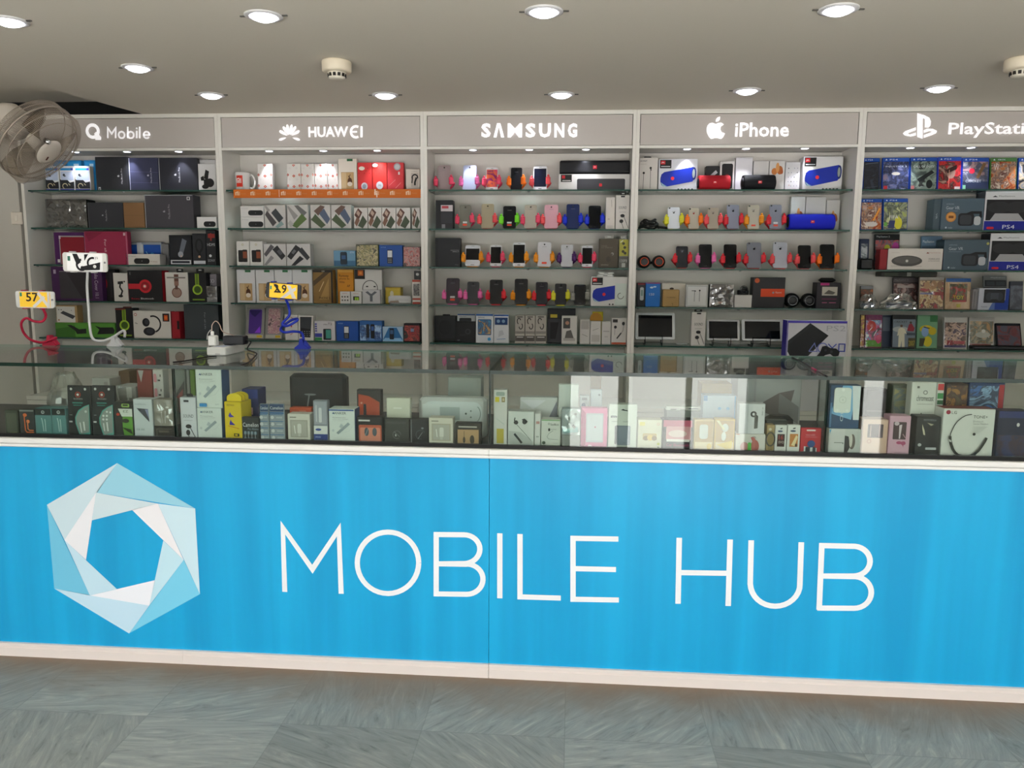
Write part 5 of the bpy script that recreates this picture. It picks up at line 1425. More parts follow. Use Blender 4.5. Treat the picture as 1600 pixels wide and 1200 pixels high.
bx(3, 0, 'phone_box', 'white box covered in tiny icons', 'box', 1226.8, 1250, 253.5, '#d9d8da', [('c', '#3a3a40' if (i * 3 + j) % 4 == 0 else '#a9a9b4', .2 + .2 * i, .2 + .15 * j, .02) for i in range(4) for j in range(5) if (i + j) % 5] + [('r', '#c8a9a4', .2, .2, .3, .24)], d=.04, yo=.08)
bx(3, 0, 'speaker_box', 'white box picturing a blue speaker, right of two', 'box', 1254.6, 1316.5, 244.5, '#e0dfe0', JBLB, d=.10)
can(3, 0, 1090.5, 1144.5, 272.5, 295, '#b81c2a', 1, 'red cylindrical speaker lying before phone boxes')
can(3, 0, 1160, 1215.5, 272, 295, '#16171b', 1, 'black cylindrical speaker lying before phone boxes')
# coiled black cable
cxp = at(1014, 352, YFRONT + .05)[0]
cc = empty('coiled_cable', (cxp, YFRONT + .055, ZS[1] + .0052), (0, 0, 0), uniq('coiled black cable lying at the end of second shelf, fourth bay'), 'cable')
m = MB()
for j in range(4):
    pass
path = [((.055 - .004 * (t // 18)) * math.cos(t * math.pi / 9), .040 * math.sin(t * math.pi / 9), .007 + .0042 * (t / 9) + .006 * math.sin(t * 1.3)) for t in range(90)]
m.tube(path, .0052, mat('#141414', .45), 6); m.build('coil', cc)
m = MB(); m.tube(bez([(.05, -.01, .012), (.085, -.02, .008), (.10, -.01, .0065)], 5), .006, mat('#141414', .45), 8); m.build('plug', cc)
phone(3, 1, 1043.2, 1062, 324, 'back', '#dfe1ec', YELLOW, 'bright silver phone with dark fruit mark, first', 'bright silver phone', logo='#3a3c44')
phone(3, 1, 1075.5, 1092, 325.5, 'back', '#bcb4a4', ORANGE, 'pale gold phone with a red fruit mark', 'gold phone with red mark', logo='#c0342c')
phone(3, 1, 1105.6, 1122.4, 325, 'back', '#b3aa9a', CORAL, 'champagne phone with grey fruit mark', 'champagne phone', logo='#86807a')
phone(3, 1, 1136, 1155, 320, 'back', '#8d90a2', RED, 'grey phone fourth along, dark fruit mark', 'fourth phone along', logo='#16181e')
phone(3, 1, 1168, 1186.4, 320.5, 'back', '#c0bcae', AMBER, 'ivory phone with red sticker', 'ivory phone', logo='#77726a', sticker=['#e0503a'])
phone(3, 1, 1202.4, 1221.6, 320, 'back', '#8b8e9e', RED, 'grey phone with red and white stickers', 'stickered grey phone', logo='#14161c', sticker=['#e0503a', '#d8d8dc'])
bx(3, 1, 'phone_box', 'white box with orange petal print, leftmost behind blue speaker', 'box', 1235, 1257.6, 307, '#dadada', PETAL(.55, .42, 1.8), d=.03, yo=.12)
bx(3, 1, 'phone_box', 'plain white box behind the blue speaker', 'box', 1258.4, 1290, 307.5, '#d2d0ce', (), d=.03, yo=.12)
bx(3, 1, 'phone_box', 'white box with orange petal print, rightmost behind blue speaker', 'box', 1291, 1312, 312.5, '#d2cfcc', PETAL(.5, .4, 1.9), d=.03, yo=.12)
can(3, 1, 1231.5, 1308.5, 333.5, 358, '#1a25c8', 1, 'long bright blue cylindrical speaker')
headset('black headphones with orange cup rings, third shelf, fourth bay', at(1018, 410, YFRONT + .04)[0], YFRONT + .03, ZS[2], .155, '#201d1d', '#d8502a')
phone(3, 2, 1056.4, 1075, 385, 'back', '#1b1c20', RED, 'black phone with a silver ring mark', 'ring-marked black phone', logo='#8a8c92')
phone(3, 2, 1092, 1112.3, 382, 'front', '#0e0f13', PINK, 'black phone in pink fists', 'black phone')
phone(3, 2, 1131, 1151, 382, 'front', '#0f1014', RED, 'black phone in red fists', 'black phone')
phone(3, 2, 1167, 1189.6, 379, 'back', '#7f828e', RED, 'steel grey phone with dark fruit mark', 'steel grey phone', logo='#181a20')
phone(3, 2, 1208, 1230.4, 378.5, 'back', '#b4b7c2', CORAL, 'light silver phone with dark fruit mark', 'light silver phone', logo='#181a20', sticker=[])
phone(3, 2, 1247, 1267, 383.5, 'front', '#101116', CORAL, 'black phone in coral fists', 'black phone')
phone(3, 2, 1281.4, 1304, 382, 'front', '#101116', ORANGE, 'black phone in orange fists, last on the shelf', 'last black phone')
bx(3, 3, 'usb_modem_box', 'dark red-topped box with white stick modem', 'box', 995.5, 1009.5, 442, '#2c3034', [('r', '#8a1c2c', 0, .93, 1, 1), ('rr', '#d2d6d4', .3, .25, .75, .82, .06), ('r', '#8fa8a0', .4, .45, .65, .7)], d=.05, yo=.02)
bx(3, 3, 'usb_modem_box', 'bright blue box with white bird mark', 'box', 1008.6, 1031.6, 441.5, '#1c6fc4', [('e', '#d8e6f4', .4, .80, .12, .04), ('e', '#d8e6f4', .62, .83, .12, .03), ('t', '#d8e6f4', '150', .25, .46, .6, .56), ('r', '#b01c30', 0, .97, 1, 1)], d=.05)
bx(3, 3, 'phone_box', 'white box behind the kraft phone box', 'box', 1033.4, 1071, 442.5, '#d3ccc0', [('r', '#c2baac', 0, 0, 1, .03), ('e', '#4a4038', .42, .77, .09, .05)], d=.05, yo=.045)
bx(3, 3, 'phone_box', 'kraft brown box with dark lettering', 'box', 1035, 1061.6, 452.5, '#b08f58', [('t', '#4a3a22', 'HUAWEI', .22, .52, .78, .58), ('l', '#4a3a22', .02, [(.55, .18), (.62, .18), (.62, .02)])], d=.035, bev=.004)
bx(3, 3, 'earphone_box', 'clear case with two white earphones hanging', 'box', 1072, 1106, 445.5, '#cfd0ce', [('r', '#b9bcba', .02, .02, .98, .98), ('r', '#d9dad8', .06, .06, .94, .94), ('l', '#3a3c3e', .03, [(.24, .75), (.42, .75), (.42, .70)]), ('l', '#5a5c5e', .02, [(.38, .74), (.38, .25)]), ('l', '#5a5c5e', .02, [(.62, .76), (.62, .25)]), ('c', '#2c2d2f', .62, .76, .04)], d=.04)
bx(3, 3, 'gadget_box', 'grey box shrink-wrapped in crinkled film', 'box', 1109, 1146.6, 444.5, '#55514e', [('r', '#4a4644', .06, .06, .94, .94), ('e', '#c09a8a', .45, .2, .1, .04)], d=.06, wrap=film('crumpled_wrap', .22, .03))
wb = bx(3, 3, 'watch_box', 'plain white cube box under a smartwatch', 'box', 1147.6, 1175, 461, '#d3d0cc', [('r', '#c4c1bd', 0, .96, 1, 1)], d=.07)
wx = at(1161, 460, YFRONT + .03)[0]
wt = empty('smartwatch', (wx, YFRONT + .035, wb[1] + .0004), (0, 0, 0), uniq('black smartwatch curled on a white cube box'), 'watch')
m = MB()
ringp = [(.0315 * math.cos(t * math.pi / 12), .010 * math.sin(t * math.pi / 12) * 0 + .026 * math.sin(t * math.pi / 12) * .9, 0) for t in range(24)]
m.loft([[(x_ * q, .004 + y_ * q, zz) for x_, y_, _ in ringp] for zz, q in ((0, .92), (.004, 1), (.022, 1), (.026, .94))], mat('#1a1a1c', .5), True); m.build('strap', wt)
m = MB(); m.lathe([(.0, -.008), (.017, -.008), (.021, -.005), (.022, .002), (.020, .006), (0, .006)], mat('#8a8c90', .2, .9), 28, (0, -.022, .030), 'y'); wc = m.build('watch_case', wt)
m = MB(); m.lathe([(.0, -.0085), (.0165, -.0085), (.0165, -.0078)], mat('#0b0c0e', .1), 24, (0, -.022, .030), 'y'); m.build('dial', wc)
bx(3, 3, 'gadget_box', 'black box with orange band and orange seal', 'box', 1175.8, 1226.6, 433.5, '#26262a', [('r', '#d8481c', .25, .36, 1, .63), ('c', '#c8582c', .12, .90, .08), ('t', '#b0502a', 'HOT', .07, .88, .17, .93), ('c', '#a3a0a4', .64, .50, .035), ('t', '#f0d8cc', 'Xiaomi', .70, .48, .9, .54)], d=.07)
headset('glossy black headphones lying open, fourth shelf, fourth bay', at(1251, 473, YFRONT + .04)[0], YFRONT + .03, ZS[3], .172, '#0f1012', '#77797e')
pb = bx(3, 3, 'gadget_box', 'black box with pink lines and window picture', 'box', 1275.6, 1313, 441.5, '#26232a', [('r', '#b42a78', .14, .90, .52, .99), ('r', '#b9b4a8', .22, .50, .88, .84), ('p', '#5a564e', [(.3, .56), (.5, .72), (.8, .62), (.7, .54)]), ('r', '#6a2a4c', .22, .34, .86, .38), ('r', '#b05a80', .24, .20, .46, .23), ('r', '#b05a80', .54, .20, .84, .23)], d=.08)
bx(3, 3, 'camera_pouch', 'black soft pouch on the pink-lined black box', 'pouch', 1281.6, 1307, 434.2, '#1b1b1d', (), d=.05, base=pb[1] + .0004, yb=441, bev=.012, yo=.01)
tablet(993, 1054.6, 489, 532, '#d9dde0', 'white tablet with black screen, leftmost of three')
tablet(1104, 1155.6, 499.5, 531, '#cfcfd2', 'white tablet with black screen, middle of three')
tablet(1159, 1223, 499.5, 533, '#dfe0e4', 'white tablet with black screen, rightmost of three')
bx(3, 4, 'earphone_box', 'white earphone box between tablets, black tab', 'box', 1080, 1102.6, 487.5, '#d5d1cd', SOUND, d=.05, tab=(.2, .75, .014, '#1c1b1b'))
cb_ = at(1066, 542, YFRONT + .03)[0]
m = MB(); m.tube(bez([(-.03, 0, .004), (-.01, -.008, .004), (.01, .006, .004), (.03, 0, .004)], 5), .0035, mat('#c9cccc', .4), 8)
tag(m.build('charging_cable', None, (cb_, YFRONT + .05, ZS[4] + .0005)), uniq('short white cable lying on the bottom shelf beside the tablet'), 'cable')
Yp = YW - .105
zp = .62
ap, cp_, hp_ = span(1225, 1319, 501, 700, Yp, zp)
PS2 = [('r', '#4a3fb4', 0, .975, 1, 1), ('r', '#4a3fb4', 0, 0, .012, 1), ('p', '#1f2124', [(.02, .78), (.38, .975), (.70, .84), (.30, .56), (.14, .53), (.02, .66)]), ('p', '#2b2d31', [(.02, .78), (.38, .975), (.42, .955), (.03, .735)])]
PS2 += [('t', '#b2b4bc', 'PS2', .66, .89, .98, .95), ('l', '#7a84c4', .010, [(.38, .665), (.52, .665), (.47, .755), (.38, .665)]), ('o', '#6a78c4', .61, .705, .052, .010), ('l', '#4a5cb4', .012, [(.70, .66), (.84, .75)]), ('l', '#4a5cb4', .012, [(.84, .66), (.70, .75)]), ('l', '#3a4ca8', .012, [(.88, .67), (.98, .67), (.98, .75), (.88, .75), (.88, .67)])]
PS2 += [('p', '#15161a', [(.50, .60), (.57, .66), (.60, .72), (.66, .73), (.74, .705), (.84, .70), (.90, .665), (.885, .62), (.80, .61), (.74, .64), (.66, .625), (.58, .585), (.52, .585)]), ('c', '#34363c', .66, .68, .014), ('c', '#34363c', .76, .665, .014)]
goods('console_box', 'white and violet game console box beside the tablets', 'box', 1225, 1318, 501, 700, Yp, zp, '#d3d3d9', PS2, d=.09, side='#3a2f9c')
# ------------------------------------------------------------------ rightmost bay: games


def ps4(pic, title=None, tc='#cfd6e4', extra=(), top='#1f4fa8', word='PS4'):
    o = [('r', top, 0, .90, 1, 1), ('t', '#d4def0', word, .26, .925, .56, .968), ('p', '#d4def0', [(.09, .925), (.13, .975), (.17, .925)]), pic and ('r', pic, .02, .02, .98, .885)]
    o = [q for q in o if q]
    o += list(extra)
    if title:
        o.append(('t', tc, title, .1, .70, .9, .76))
    return o


def case(k, x0, x1, yt, col, layers, look, lean=6, **kw):
    return bx(4, k, 'game_case', look, 'game', x0, x1, yt, col, layers, d=.014, lean=lean, yo=kw.pop('yo', .012), r=.22, grp=None, **kw)


DARKPIC = printed(['#14161c', '#1f2430', '#0d0f14', '#2c3344'], 18, 1)
case(0, 1349.5, 1375.6, 246.5, '#1c3f94', ps4(DARKPIC, None, extra=[('l', '#7a8290', .012, [(.1, .82), (.9, .86)]), ('l', '#5a6270', .012, [(.1, .08), (.9, .14)])]), 'near-black game case half behind the post')
case(0, 1379.5, 1422, 246, '#2447a6', ps4(printed(['#242a44', '#39436a', '#171b30', '#56628c', '#8a7a8c'], 22, 11), 'INJUSTICE 2', extra=[('e', '#b9b4a0', .5, .52, .16, .05), ('r', '#b02a30', .05, .04, .19, .15), ('t', '#c9cfdc', 'DC', .72, .04, .88, .08)]), 'dark blue game case with pale title and red corner')
case(0, 1423, 1465.5, 245.5, '#1f3a80', ps4(printed(['#2a2e30', '#44504c', '#6a7a72', '#8fa094', '#1a1c1e'], 20, 13), 'CALL OF DUTY', '#e0e4e8', [('p', '#1c2022', [(.25, .35), (.8, .62), (.9, .55), (.35, .25)]), ('e', '#191c1d', .72, .2, .12, .13), ('r', '#b06a6a', .03, .04, .15, .15)]), 'grey-green soldier game case with pale title')
case(0, 1466.3, 1503.6, 245, '#3340c8', ps4(printed(['#3a1214', '#8a1a20', '#c22a2c', '#2a1012', '#a88474'], 18, 17), None, extra=[('e', '#9a7c70', .55, .56, .2, .2), ('p', '#3c2422', [(.32, .62), (.8, .78), (.8, .64), (.4, .52)]), ('l', '#e8b8a0', .012, [(.48, .62), (.46, .1)]), ('r', '#e8dcdc', .72, .03, .95, .12)]), 'red and black fighter portrait game case')
case(0, 1504.2, 1546.5, 246, '#2a44b8', ps4(printed(['#8c90a4', '#c9ccd8', '#5c6074', '#3c4456', '#a8888a'], 16, 19), None, '#e8ecf4', [('c', '#c8243c', .36, .60, .085), ('p', '#7a5c3c', [(.52, .4), (.78, .85), (.9, .82), (.62, .36)]), ('r', '#2f3a5a', .02, .02, .98, .28), ('r', '#8ad4b4', .02, .03, .13, .17), ('t', '#e6ecf2', 'CRICKET', .12, .25, .72, .33)]), 'sports game case with a red ball and bat')
WW = printed(['#2a1614', '#8f2c1c', '#c0702c', '#a89080', '#5c2420', '#d9c8b8'], 30, 23)
case(0, 1548.5, 1590, 246, '#4a7a3c', ps4(WW, None, '#d8d8d8', [('t', '#dcdce0', 'W', .12, .62, .32, .80)], top='#4c7c44', word='XBOX'), 'wrestling game case with green top band')
case(0, 1592, 1634, 246, '#22479c', ps4(printed(['#2a3a5c', '#7a8aa0', '#c9b89a', '#1a2030'], 26, 29)), 'grey-blue game case at the far end')
case(1, 1345.5, 1379.2, 310.5, '#233c90', ps4(WW, None, extra=[('t', '#d4d4da', 'W', .08, .62, .28, .80), ('l', '#f0a040', .05, [(.6, .3), (.9, .7)]), ('e', '#cfc8c4', .5, .18, .3, .08), ('t', '#c9a0a0', '2K17', .5, .74, .85, .82)]), 'orange and black wrestling game case')
case(1, 1380.4, 1419.6, 310, '#23479c', ps4(printed(['#6a7448', '#a9b064', '#8a8f80', '#3c4434', '#c9cc9a'], 22, 31), None, extra=[('e', '#d4cc3c', .62, .22, .16, .2), ('p', '#39406a', [(.2, .05), (.45, .05), (.5, .3), (.25, .3)]), ('t', '#e4e6e0', 'FIFA', .25, .36, .62, .46), ('r', '#6aa84a', .04, .12, .16, .24)]), 'olive and yellow football game case')
VR = [('t', '#b9c2cc', 'Gear VR', .10, .66, .42, .76), ('t', '#93a0ae', 'SAMSUNG', .10, .81, .28, .85), ('r', '#7b8a98', .10, .60, .38, .615), ('rr', '#1e2126', .40, .14, .78, .54, .10), ('p', '#15171b', [(.55, .52), (.70, .60), (.95, .60), (.97, .42), (.9, .3), (.9, .52)]), ('rr', '#b9bdc2', .78, .16, .94, .44, .08), ('rr', '#3a3d44', .44, .18, .72, .48, .08), ('c', '#b9c6d0', .12, .08, .03), ('t', '#a9b6c0', 'oculus', .17, .05, .27, .11)]
bx(4, 1, 'vr_headset_box', 'slate blue goggles box with round orange seal', 'box', 1470.5, 1537, 310, '#50626f', VR[:3] + [('c', '#c0803a', .23, .42, .16), ('c', '#d49a54', .23, .42, .13), ('r', '#7a4a1c', .17, .38, .29, .46)] + VR[3:], d=.10, side='#43535f')
bx(4, 1, 'vr_headset_box', 'narrow slate box end beside the orange-sealed box', 'box', 1458.5, 1470, 311, '#46565f', [('t', '#a3b0b8', 'VR', .3, .36, .55, .55, -90)], d=.09, yo=.01)
PAD = [('r', '#dcdce0', 0, .80, 1, 1), ('p', '#3a3c42', [(.14, .865), (.20, .905), (.26, .865)]), ('t', '#4a4c52', 'PlayStation', .28, .862, .62, .905), ('r', '#1a1b1e', .03, .26, .97, .80), ('e', '#2c2d31', .30, .60, .26, .15), ('e', '#2c2d31', .70, .60, .26, .15), ('p', '#a9a9ac', [(.12, .26), (.22, .44), (.72, .44), (.85, .26)]), ('r', '#1a2490', 0, 0, 1, .24), ('rr', '#d0242e', .06, .03, .22, .09, .03), ('t', '#dfe4f4', 'PS4', .40, .04, .66, .14)]
bx(4, 1, 'controller_box', 'controller box with white top and blue foot', 'box', 1538, 1612, 299, '#d0d0d6', PAD, d=.10, side='#34343a')
bx(4, 2, 'game_case', 'small blue-black game case behind black speaker', 'game', 1343.5, 1358.6, 373.5, '#2a3552', [('r', printed(['#20242c', '#c9ccd2', '#55606e'], 40, 3), .15, .1, .85, .85)], d=.014, yo=.10, lean=5)
bx(4, 2, 'wireless_speaker', 'small black rounded speaker at the shelf end', 'speaker', 1344, 1365.5, 404, '#131418', [('r', '#22242a', .05, .82, .95, .9)], d=.06, bev=.008, r=.4)
case(2, 1367.3, 1406.6, 366, '#1e2026', [('r', printed(['#1a1c20', '#7a4a6a', '#3c3e4a', '#b04a4a', '#5a6270'], 24, 37), .02, .02, .98, .84), ('r', '#101114', 0, .86, 1, 1), ('t', '#c9ccd0', 'PlayStation 2', .06, .90, .6, .96), ('e', '#c9c440', .5, .62, .12, .09), ('e', '#a8348c', .84, .62, .14, .16), ('r', '#a02a34', .5, .02, .98, .3)], 'black-topped game case behind the white speaker box', yo=.10)
bx(4, 2, 'speaker_box', 'white box with red end picturing an oval grey speaker', 'box', 1387, 1473, 388.5, '#d6cfc8', [('e', '#4a4846', .35, .42, .285, .26), ('e', '#5c5a57', .35, .46, .24, .18), ('c', '#a9a6a2', .35, .42, .075), ('c', '#e0dcd8', .35, .42, .04), ('l', '#6a6864', .012, [(.06, .17), (.63, .17)]), ('t', '#6a6562', 'WIRELESS', .74, .48, .95, .56), ('t', '#8a8580', 'SPEAKER', .74, .40, .95, .45), ('p', '#8a4a3c', [(.69, .78), (.72, .85), (.75, .78)]), ('t', '#b0685a', 'PlayStation', .75, .79, .95, .84), ('r', '#c4bdb6', .05, .8, .2, .83)], d=.07, side='#9a1f26')
bx(4, 2, 'speaker_box', 'deep red box end beside the oval speaker box', 'box', 1374.5, 1386.2, 389.5, '#8f2028', (), d=.06, yo=.004)
case(2, 1440.5, 1473.4, 369, '#4c6276', [('r', '#31404e', .02, .02, .98, .66), ('r', '#5f7890', 0, .72, 1, 1), ('t', '#c9743c', '2014', .1, .24, .62, .56), ('t', '#dde2e8', 'PlayStation', .05, .78, .6, .88)], 'blue-grey game case lettered 2014 behind a speaker box', yo=.09)
bx(4, 2, 'vr_headset_box', 'slate blue goggles box without a seal', 'box', 1474.4, 1545, 374.5, '#4d5e6a', VR + [('c', '#b9b96a', .96, .88, .045)], d=.10, side='#43535f')
bx(4, 2, 'controller_box', 'controller box with white top, under the matching one', 'box', 1546, 1618, 364.5, '#cbcbd0', PAD, d=.10, side='#34343a')
case(3, 1345, 1365, 447, '#2c2620', [('r', '#8a8c92', 0, .86, 1, 1), ('r', printed(['#2a2018', '#8a4420', '#3c3428', '#c96a2c'], 24, 41), .02, .3, .98, .84)], 'dark orange-printed game case behind the left plastic bag', yo=.08)
case(3, 1396, 1435.8, 433.5, '#3a3436', [('r', printed(['#3c3436', '#8a7474', '#2c2628', '#6a3c3a', '#b09a94'], 30, 43), .02, .02, .98, .8), ('r', '#5a5456', 0, .84, 1, 1), ('t', '#a9a2a4', 'PlayStation 2', .05, .88, .6, .94), ('r', '#b4a8a4', .15, .66, .8, .74), ('e', '#8a3430', .3, .3, .1, .1), ('e', '#7a2c2c', .6, .3, .1, .1)], 'grey game case behind the plastic bags', yo=.10)
case(3, 1437.4, 1476.5, 432, '#8a7c70', [('r', printed(['#5a4030', '#c9a468', '#8a5c3c', '#e0c898', '#3c2c24', '#a8343c'], 24, 47), .02, .02, .98, .86), ('r', '#a9a4a0', 0, .9, 1, 1), ('e', '#b08a64', .3, .72, .12, .12), ('e', '#a07854', .58, .74, .13, .13), ('e', '#8a6244', .82, .74, .11, .12), ('r', '#6a6a94', .02, .44, .55, .5), ('r', '#8a2c30', .55, .42, .98, .52)], 'tan game case with three faces across the top', yo=.03, wrap=film('game_film', .05, .04))
case(3, 1478, 1518.5, 435, '#c0a888', [('r', '#2a5fa4', 0, .88, 1, 1), ('r', printed(['#c8a884', '#d8bc98', '#b08c64'], 14, 53), .02, .02, .98, .86), ('r', printed(['#7a1c24', '#a8302c', '#5a3a24', '#3c5a34', '#b05a3c'], 30, 54), .16, .24, .86, .82), ('t', '#d8c41c', 'TOY', .30, .32, .74, .44), ('r', '#9a1c2c', .28, .23, .82, .29), ('r', '#b0a41c', .45, .05, .6, .16)], 'sandy red-printed game case with yellow title', yo=.03, wrap=film('game_film', .05, .04))
cbx = bx(4, 3, 'controller_box', 'white to blue box picturing a grey controller', 'box', 1529, 1577, 450.5, '#c4c8d4', [('r', '#223f9a', .55, 0, 1, .45), ('r', '#223f9a', .88, .3, 1, 1), ('p', '#5f78b8', [(.35, 0), (.55, 0), (.55, .42), (.45, .3)]), ('r', '#25282c', .16, .33, .86, .96), ('e', '#3a3e46', .34, .62, .12, .2), ('e', '#3a3e46', .68, .62, .12, .2), ('r', '#4a4f58', .38, .5, .64, .8), ('t', '#3a4460', 'PlayStation', .1, .1, .3, .17)], d=.07, side='#9a9aa0', loc=True)
bx(4, 3, 'game_case', 'grey case end beside the white to blue controller box', 'game', 1519.6, 1528.4, 452, '#8d8a8c', [('r', '#6a686a', .2, .1, .4, .9)], d=.06, yo=.01)
bx(4, 3, 'game_case', 'grey game case tilted on the white to blue controller box', 'game', 1538, 1575, 431.5, '#6f7274', [('r', '#22252a', .03, .06, .97, .62), ('r', '#3a3e44', .1, .15, .45, .5), ('r', '#3a3e44', .52, .15, .9, .5), ('t', '#c4c6c8', 'PlayStation', .3, .75, .9, .88)], d=.014, base=cbx[1] + .0003, yb=450, lean=14, yo=.035)
case(3, 1579, 1600, 440, '#3a3f4a', [('r', printed(['#2c3038', '#6a7080', '#454b58'], 24, 57), .02, .02, .98, .86)], 'dark grey game case beside the blue controller box', yo=.03)


def bag(x0, x1, yt, look):
    Y = YFRONT + .01
    a, c, h = span(x0, x1, yt, 482, Y, ZS[3])
    o = empty('plastic_bag', ((a + c) / 2, Y + .036, ZS[3] + .0006), (0, 0, 0), uniq(f'{look}, {spot(4, 3)}'), 'bag')
    random.seed(int(x0))
    N, R = 22, 9
    rings = []
    for j in range(R):
        t = j / (R - 1)
        q = math.sqrt(max(0, 1 - (t * .97) ** 2.2)) * (1 + .05 * math.sin(j * 2.1))
        rings.append([((c - a) / 2 * q * math.cos(2 * math.pi * i / N) * (1 + .07 * math.sin(i * 3 + j)), .033 * q * math.sin(2 * math.pi * i / N) * (1 + .1 * math.sin(i * 2.3 + j * 1.7)), h * t * (1 + .14 * math.sin(i * 1.9 + x0) * t)) for i in range(N)])
    m = MB(); m.loft(rings, film('bag_film', .4, .1)); m.build('film', o)
    m = MB(); m.box(-(c - a) * .33, (c - a) * .33, -.02, .02, .003, h * .45, mat('#77849a', .5), .006); m.build('contents', o)


bag(1344, 1376.5, 462, 'clear plastic bag bundle, left one')
bag(1378, 1439, 461, 'wide clear plastic bag bundle, right one')
gx = at(1412, 430, YFRONT + .08)[0]
m = MB(); m.box(-.14, .16, -.05, .03, 0, .028, mat('#23261f', .4), .003)
art(m, -.135, .155, .001, .027, -.05, [('r', '#3a4034', .05, .2, .3, .8), ('r', '#8a8a84', .46, .1, .54, .9)])
gco = m.build('game_case', None, (gx, YFRONT + .085, at(1412, 433, YFRONT + .10)[1] + .0012))
tag(gco, uniq('dark flat game case lying across the tops of games, fourth shelf'), 'game')
P4 = lambda *c: printed(list(c), 26, len(SEEN))
case(4, 1345.5, 1352, 492, '#6a5040', [('r', P4('#5a3c2c', '#c9a884', '#8a2c24', '#d8b83c', '#2c2420'), .02, .02, .98, .97)], 'tan and red game case, leftmost, half hidden', wrap=film('game_film', .05, .04))
case(4, 1353, 1379.6, 492.5, '#8a4a5a', [('r', P4('#a83a2c', '#e8e4e0', '#4a86b8', '#c83c74', '#3a3a44'), .02, .22, .98, .84), ('r', '#5c9a34', .02, .02, .98, .22), ('e', '#c23c6c', .8, .26, .18, .14), ('r', '#7a2c5c', 0, .86, 1, 1), ('e', '#b8302a', .35, .66, .28, .16), ('l', '#f0f0f4', .02, [(.2, .5), (.4, .62)]), ('l', '#e8ecf4', .02, [(.5, .35), (.7, .55)])], 'multicoloured cartoon game case with green foot', wrap=film('game_film', .05, .04))
case(4, 1374, 1394, 493, '#4a546a', [('r', '#3a4458', .1, 0, 1, 1), ('r', '#6a7486', .3, .5, .9, .94)], 'slate game case behind the cartoon game', yo=.06)
case(4, 1395, 1432.6, 492.5, '#1c1e24', [('r', '#15171b', 0, .88, 1, 1), ('r', '#74808c', .02, .02, .98, .87), ('e', '#a8adb0', .35, .56, .34, .09), ('p', '#d4cfb8', [(.2, .36), (.26, .58), (.38, .62), (.52, .58), (.62, .42), (.52, .44), (.54, .02), (.42, .02), (.40, .22), (.36, .02), (.26, .02), (.27, .38)]), ('c', '#5a4434', .38, .665, .04), ('p', '#8a2434', [(.62, .52), (.7, .72), (.82, .74), (.94, .6), (.9, .5)]), ('c', '#4c3a30', .77, .77, .035), ('t', '#2c3036', 'CRICKET', .06, .76, .62, .82), ('r', '#4a442c', .68, .02, .98, .3), ('t', '#b9a844', '2007', .7, .06, .96, .22), ('r', '#3a4450', .6, .38, .98, .46)], 'cricket game case with a white-clad batsman')
case(4, 1434, 1466.5, 493, '#5c8a6a', [('r', '#6c9a78', .02, .02, .98, .97), ('r', '#2c6a3c', .62, .8, 1, 1), ('e', '#c4b020', .45, .58, .34, .12), ('e', '#b8a41c', .75, .52, .2, .12), ('e', '#7f9cc4', .38, .50, .18, .16), ('e', '#c9bc2c', .52, .2, .22, .16), ('p', '#3a3c28', [(.1, .05), (.3, .05), (.4, .3), (.12, .3)]), ('l', '#2c3020', .03, [(.3, .64), (.6, .60)])], 'green and yellow striped game case')
case(4, 1476, 1512.8, 496.5, '#b9b6b4', [('r', P4('#5a3428', '#8a6a5a', '#2c2024', '#c9a894', '#40304c'), .03, .03, .97, .84), ('r', '#8a2028', .14, .1, .4, .26), ('r', '#a84a50', .42, .14, .92, .24), ('r', '#3a2c5c', .03, .03, .97, .1)], 'brown wrestlers game case in a white sleeve', yo=.02, wrap=film('game_film', .05, .04))
case(4, 1515, 1555, 496.5, '#b4b2ae', [('r', P4('#6a5a3c', '#a8804c', '#4c5244', '#8a8a78', '#c09a6a'), .03, .16, .97, .88), ('e', '#a9aaa0', .56, .44, .3, .1), ('e', '#c9cac4', .58, .56, .08, .06), ('r', '#7a3c34', .03, .08, .9, .15), ('r', '#a9a6a4', .0, .92, 1, 1)], 'khaki battle game case in a white sleeve', yo=.04, wrap=film('game_film', .05, .04))
case(4, 1560, 1600, 507, '#23242c', [('r', P4('#1c1e26', '#3a3e4c', '#7a3c40', '#55586a'), .04, .04, .96, .9)], 'dark blue game case leaning far back at the end', lean=18, yo=.075)
a, c, h = span(1520, 1640, 541, 547, YFRONT - .004, ZS[4])
o_ = empty('game_console', ((a + c) / 2, YFRONT - .004, ZS[4] + .0005), (0, 0, 0), uniq('flat black game console lying in front, bottom shelf, rightmost bay'), 'console')
m = MB(); m.box(-(c - a) / 2, (c - a) / 2, 0, .06, 0, .022, mat('#15161a', .2), .004); m.build('case_body', o_)
m = MB(); m.box(-(c - a) / 2 + .01, (c - a) / 2 - .01, -.0008, 0, .008, .012, mat('#3c3f46', .3)); m.build('disc_slot', o_)
# ------------------------------------------------------------------ goods inside the glass counter
def cg(name, look, cat, x0, x1, yt, col, lay=(), yo=0.0, base=None, yb=None, **kw):
    Y = YC + .026 + yo
    if yb is None:
        yb = 683 + (x0 - 19) * .0215
    return goods(name, look, cat, x0, x1, yt, yb, Y, ZRAIL + .0004 if base is None else base, col, lay, **kw)


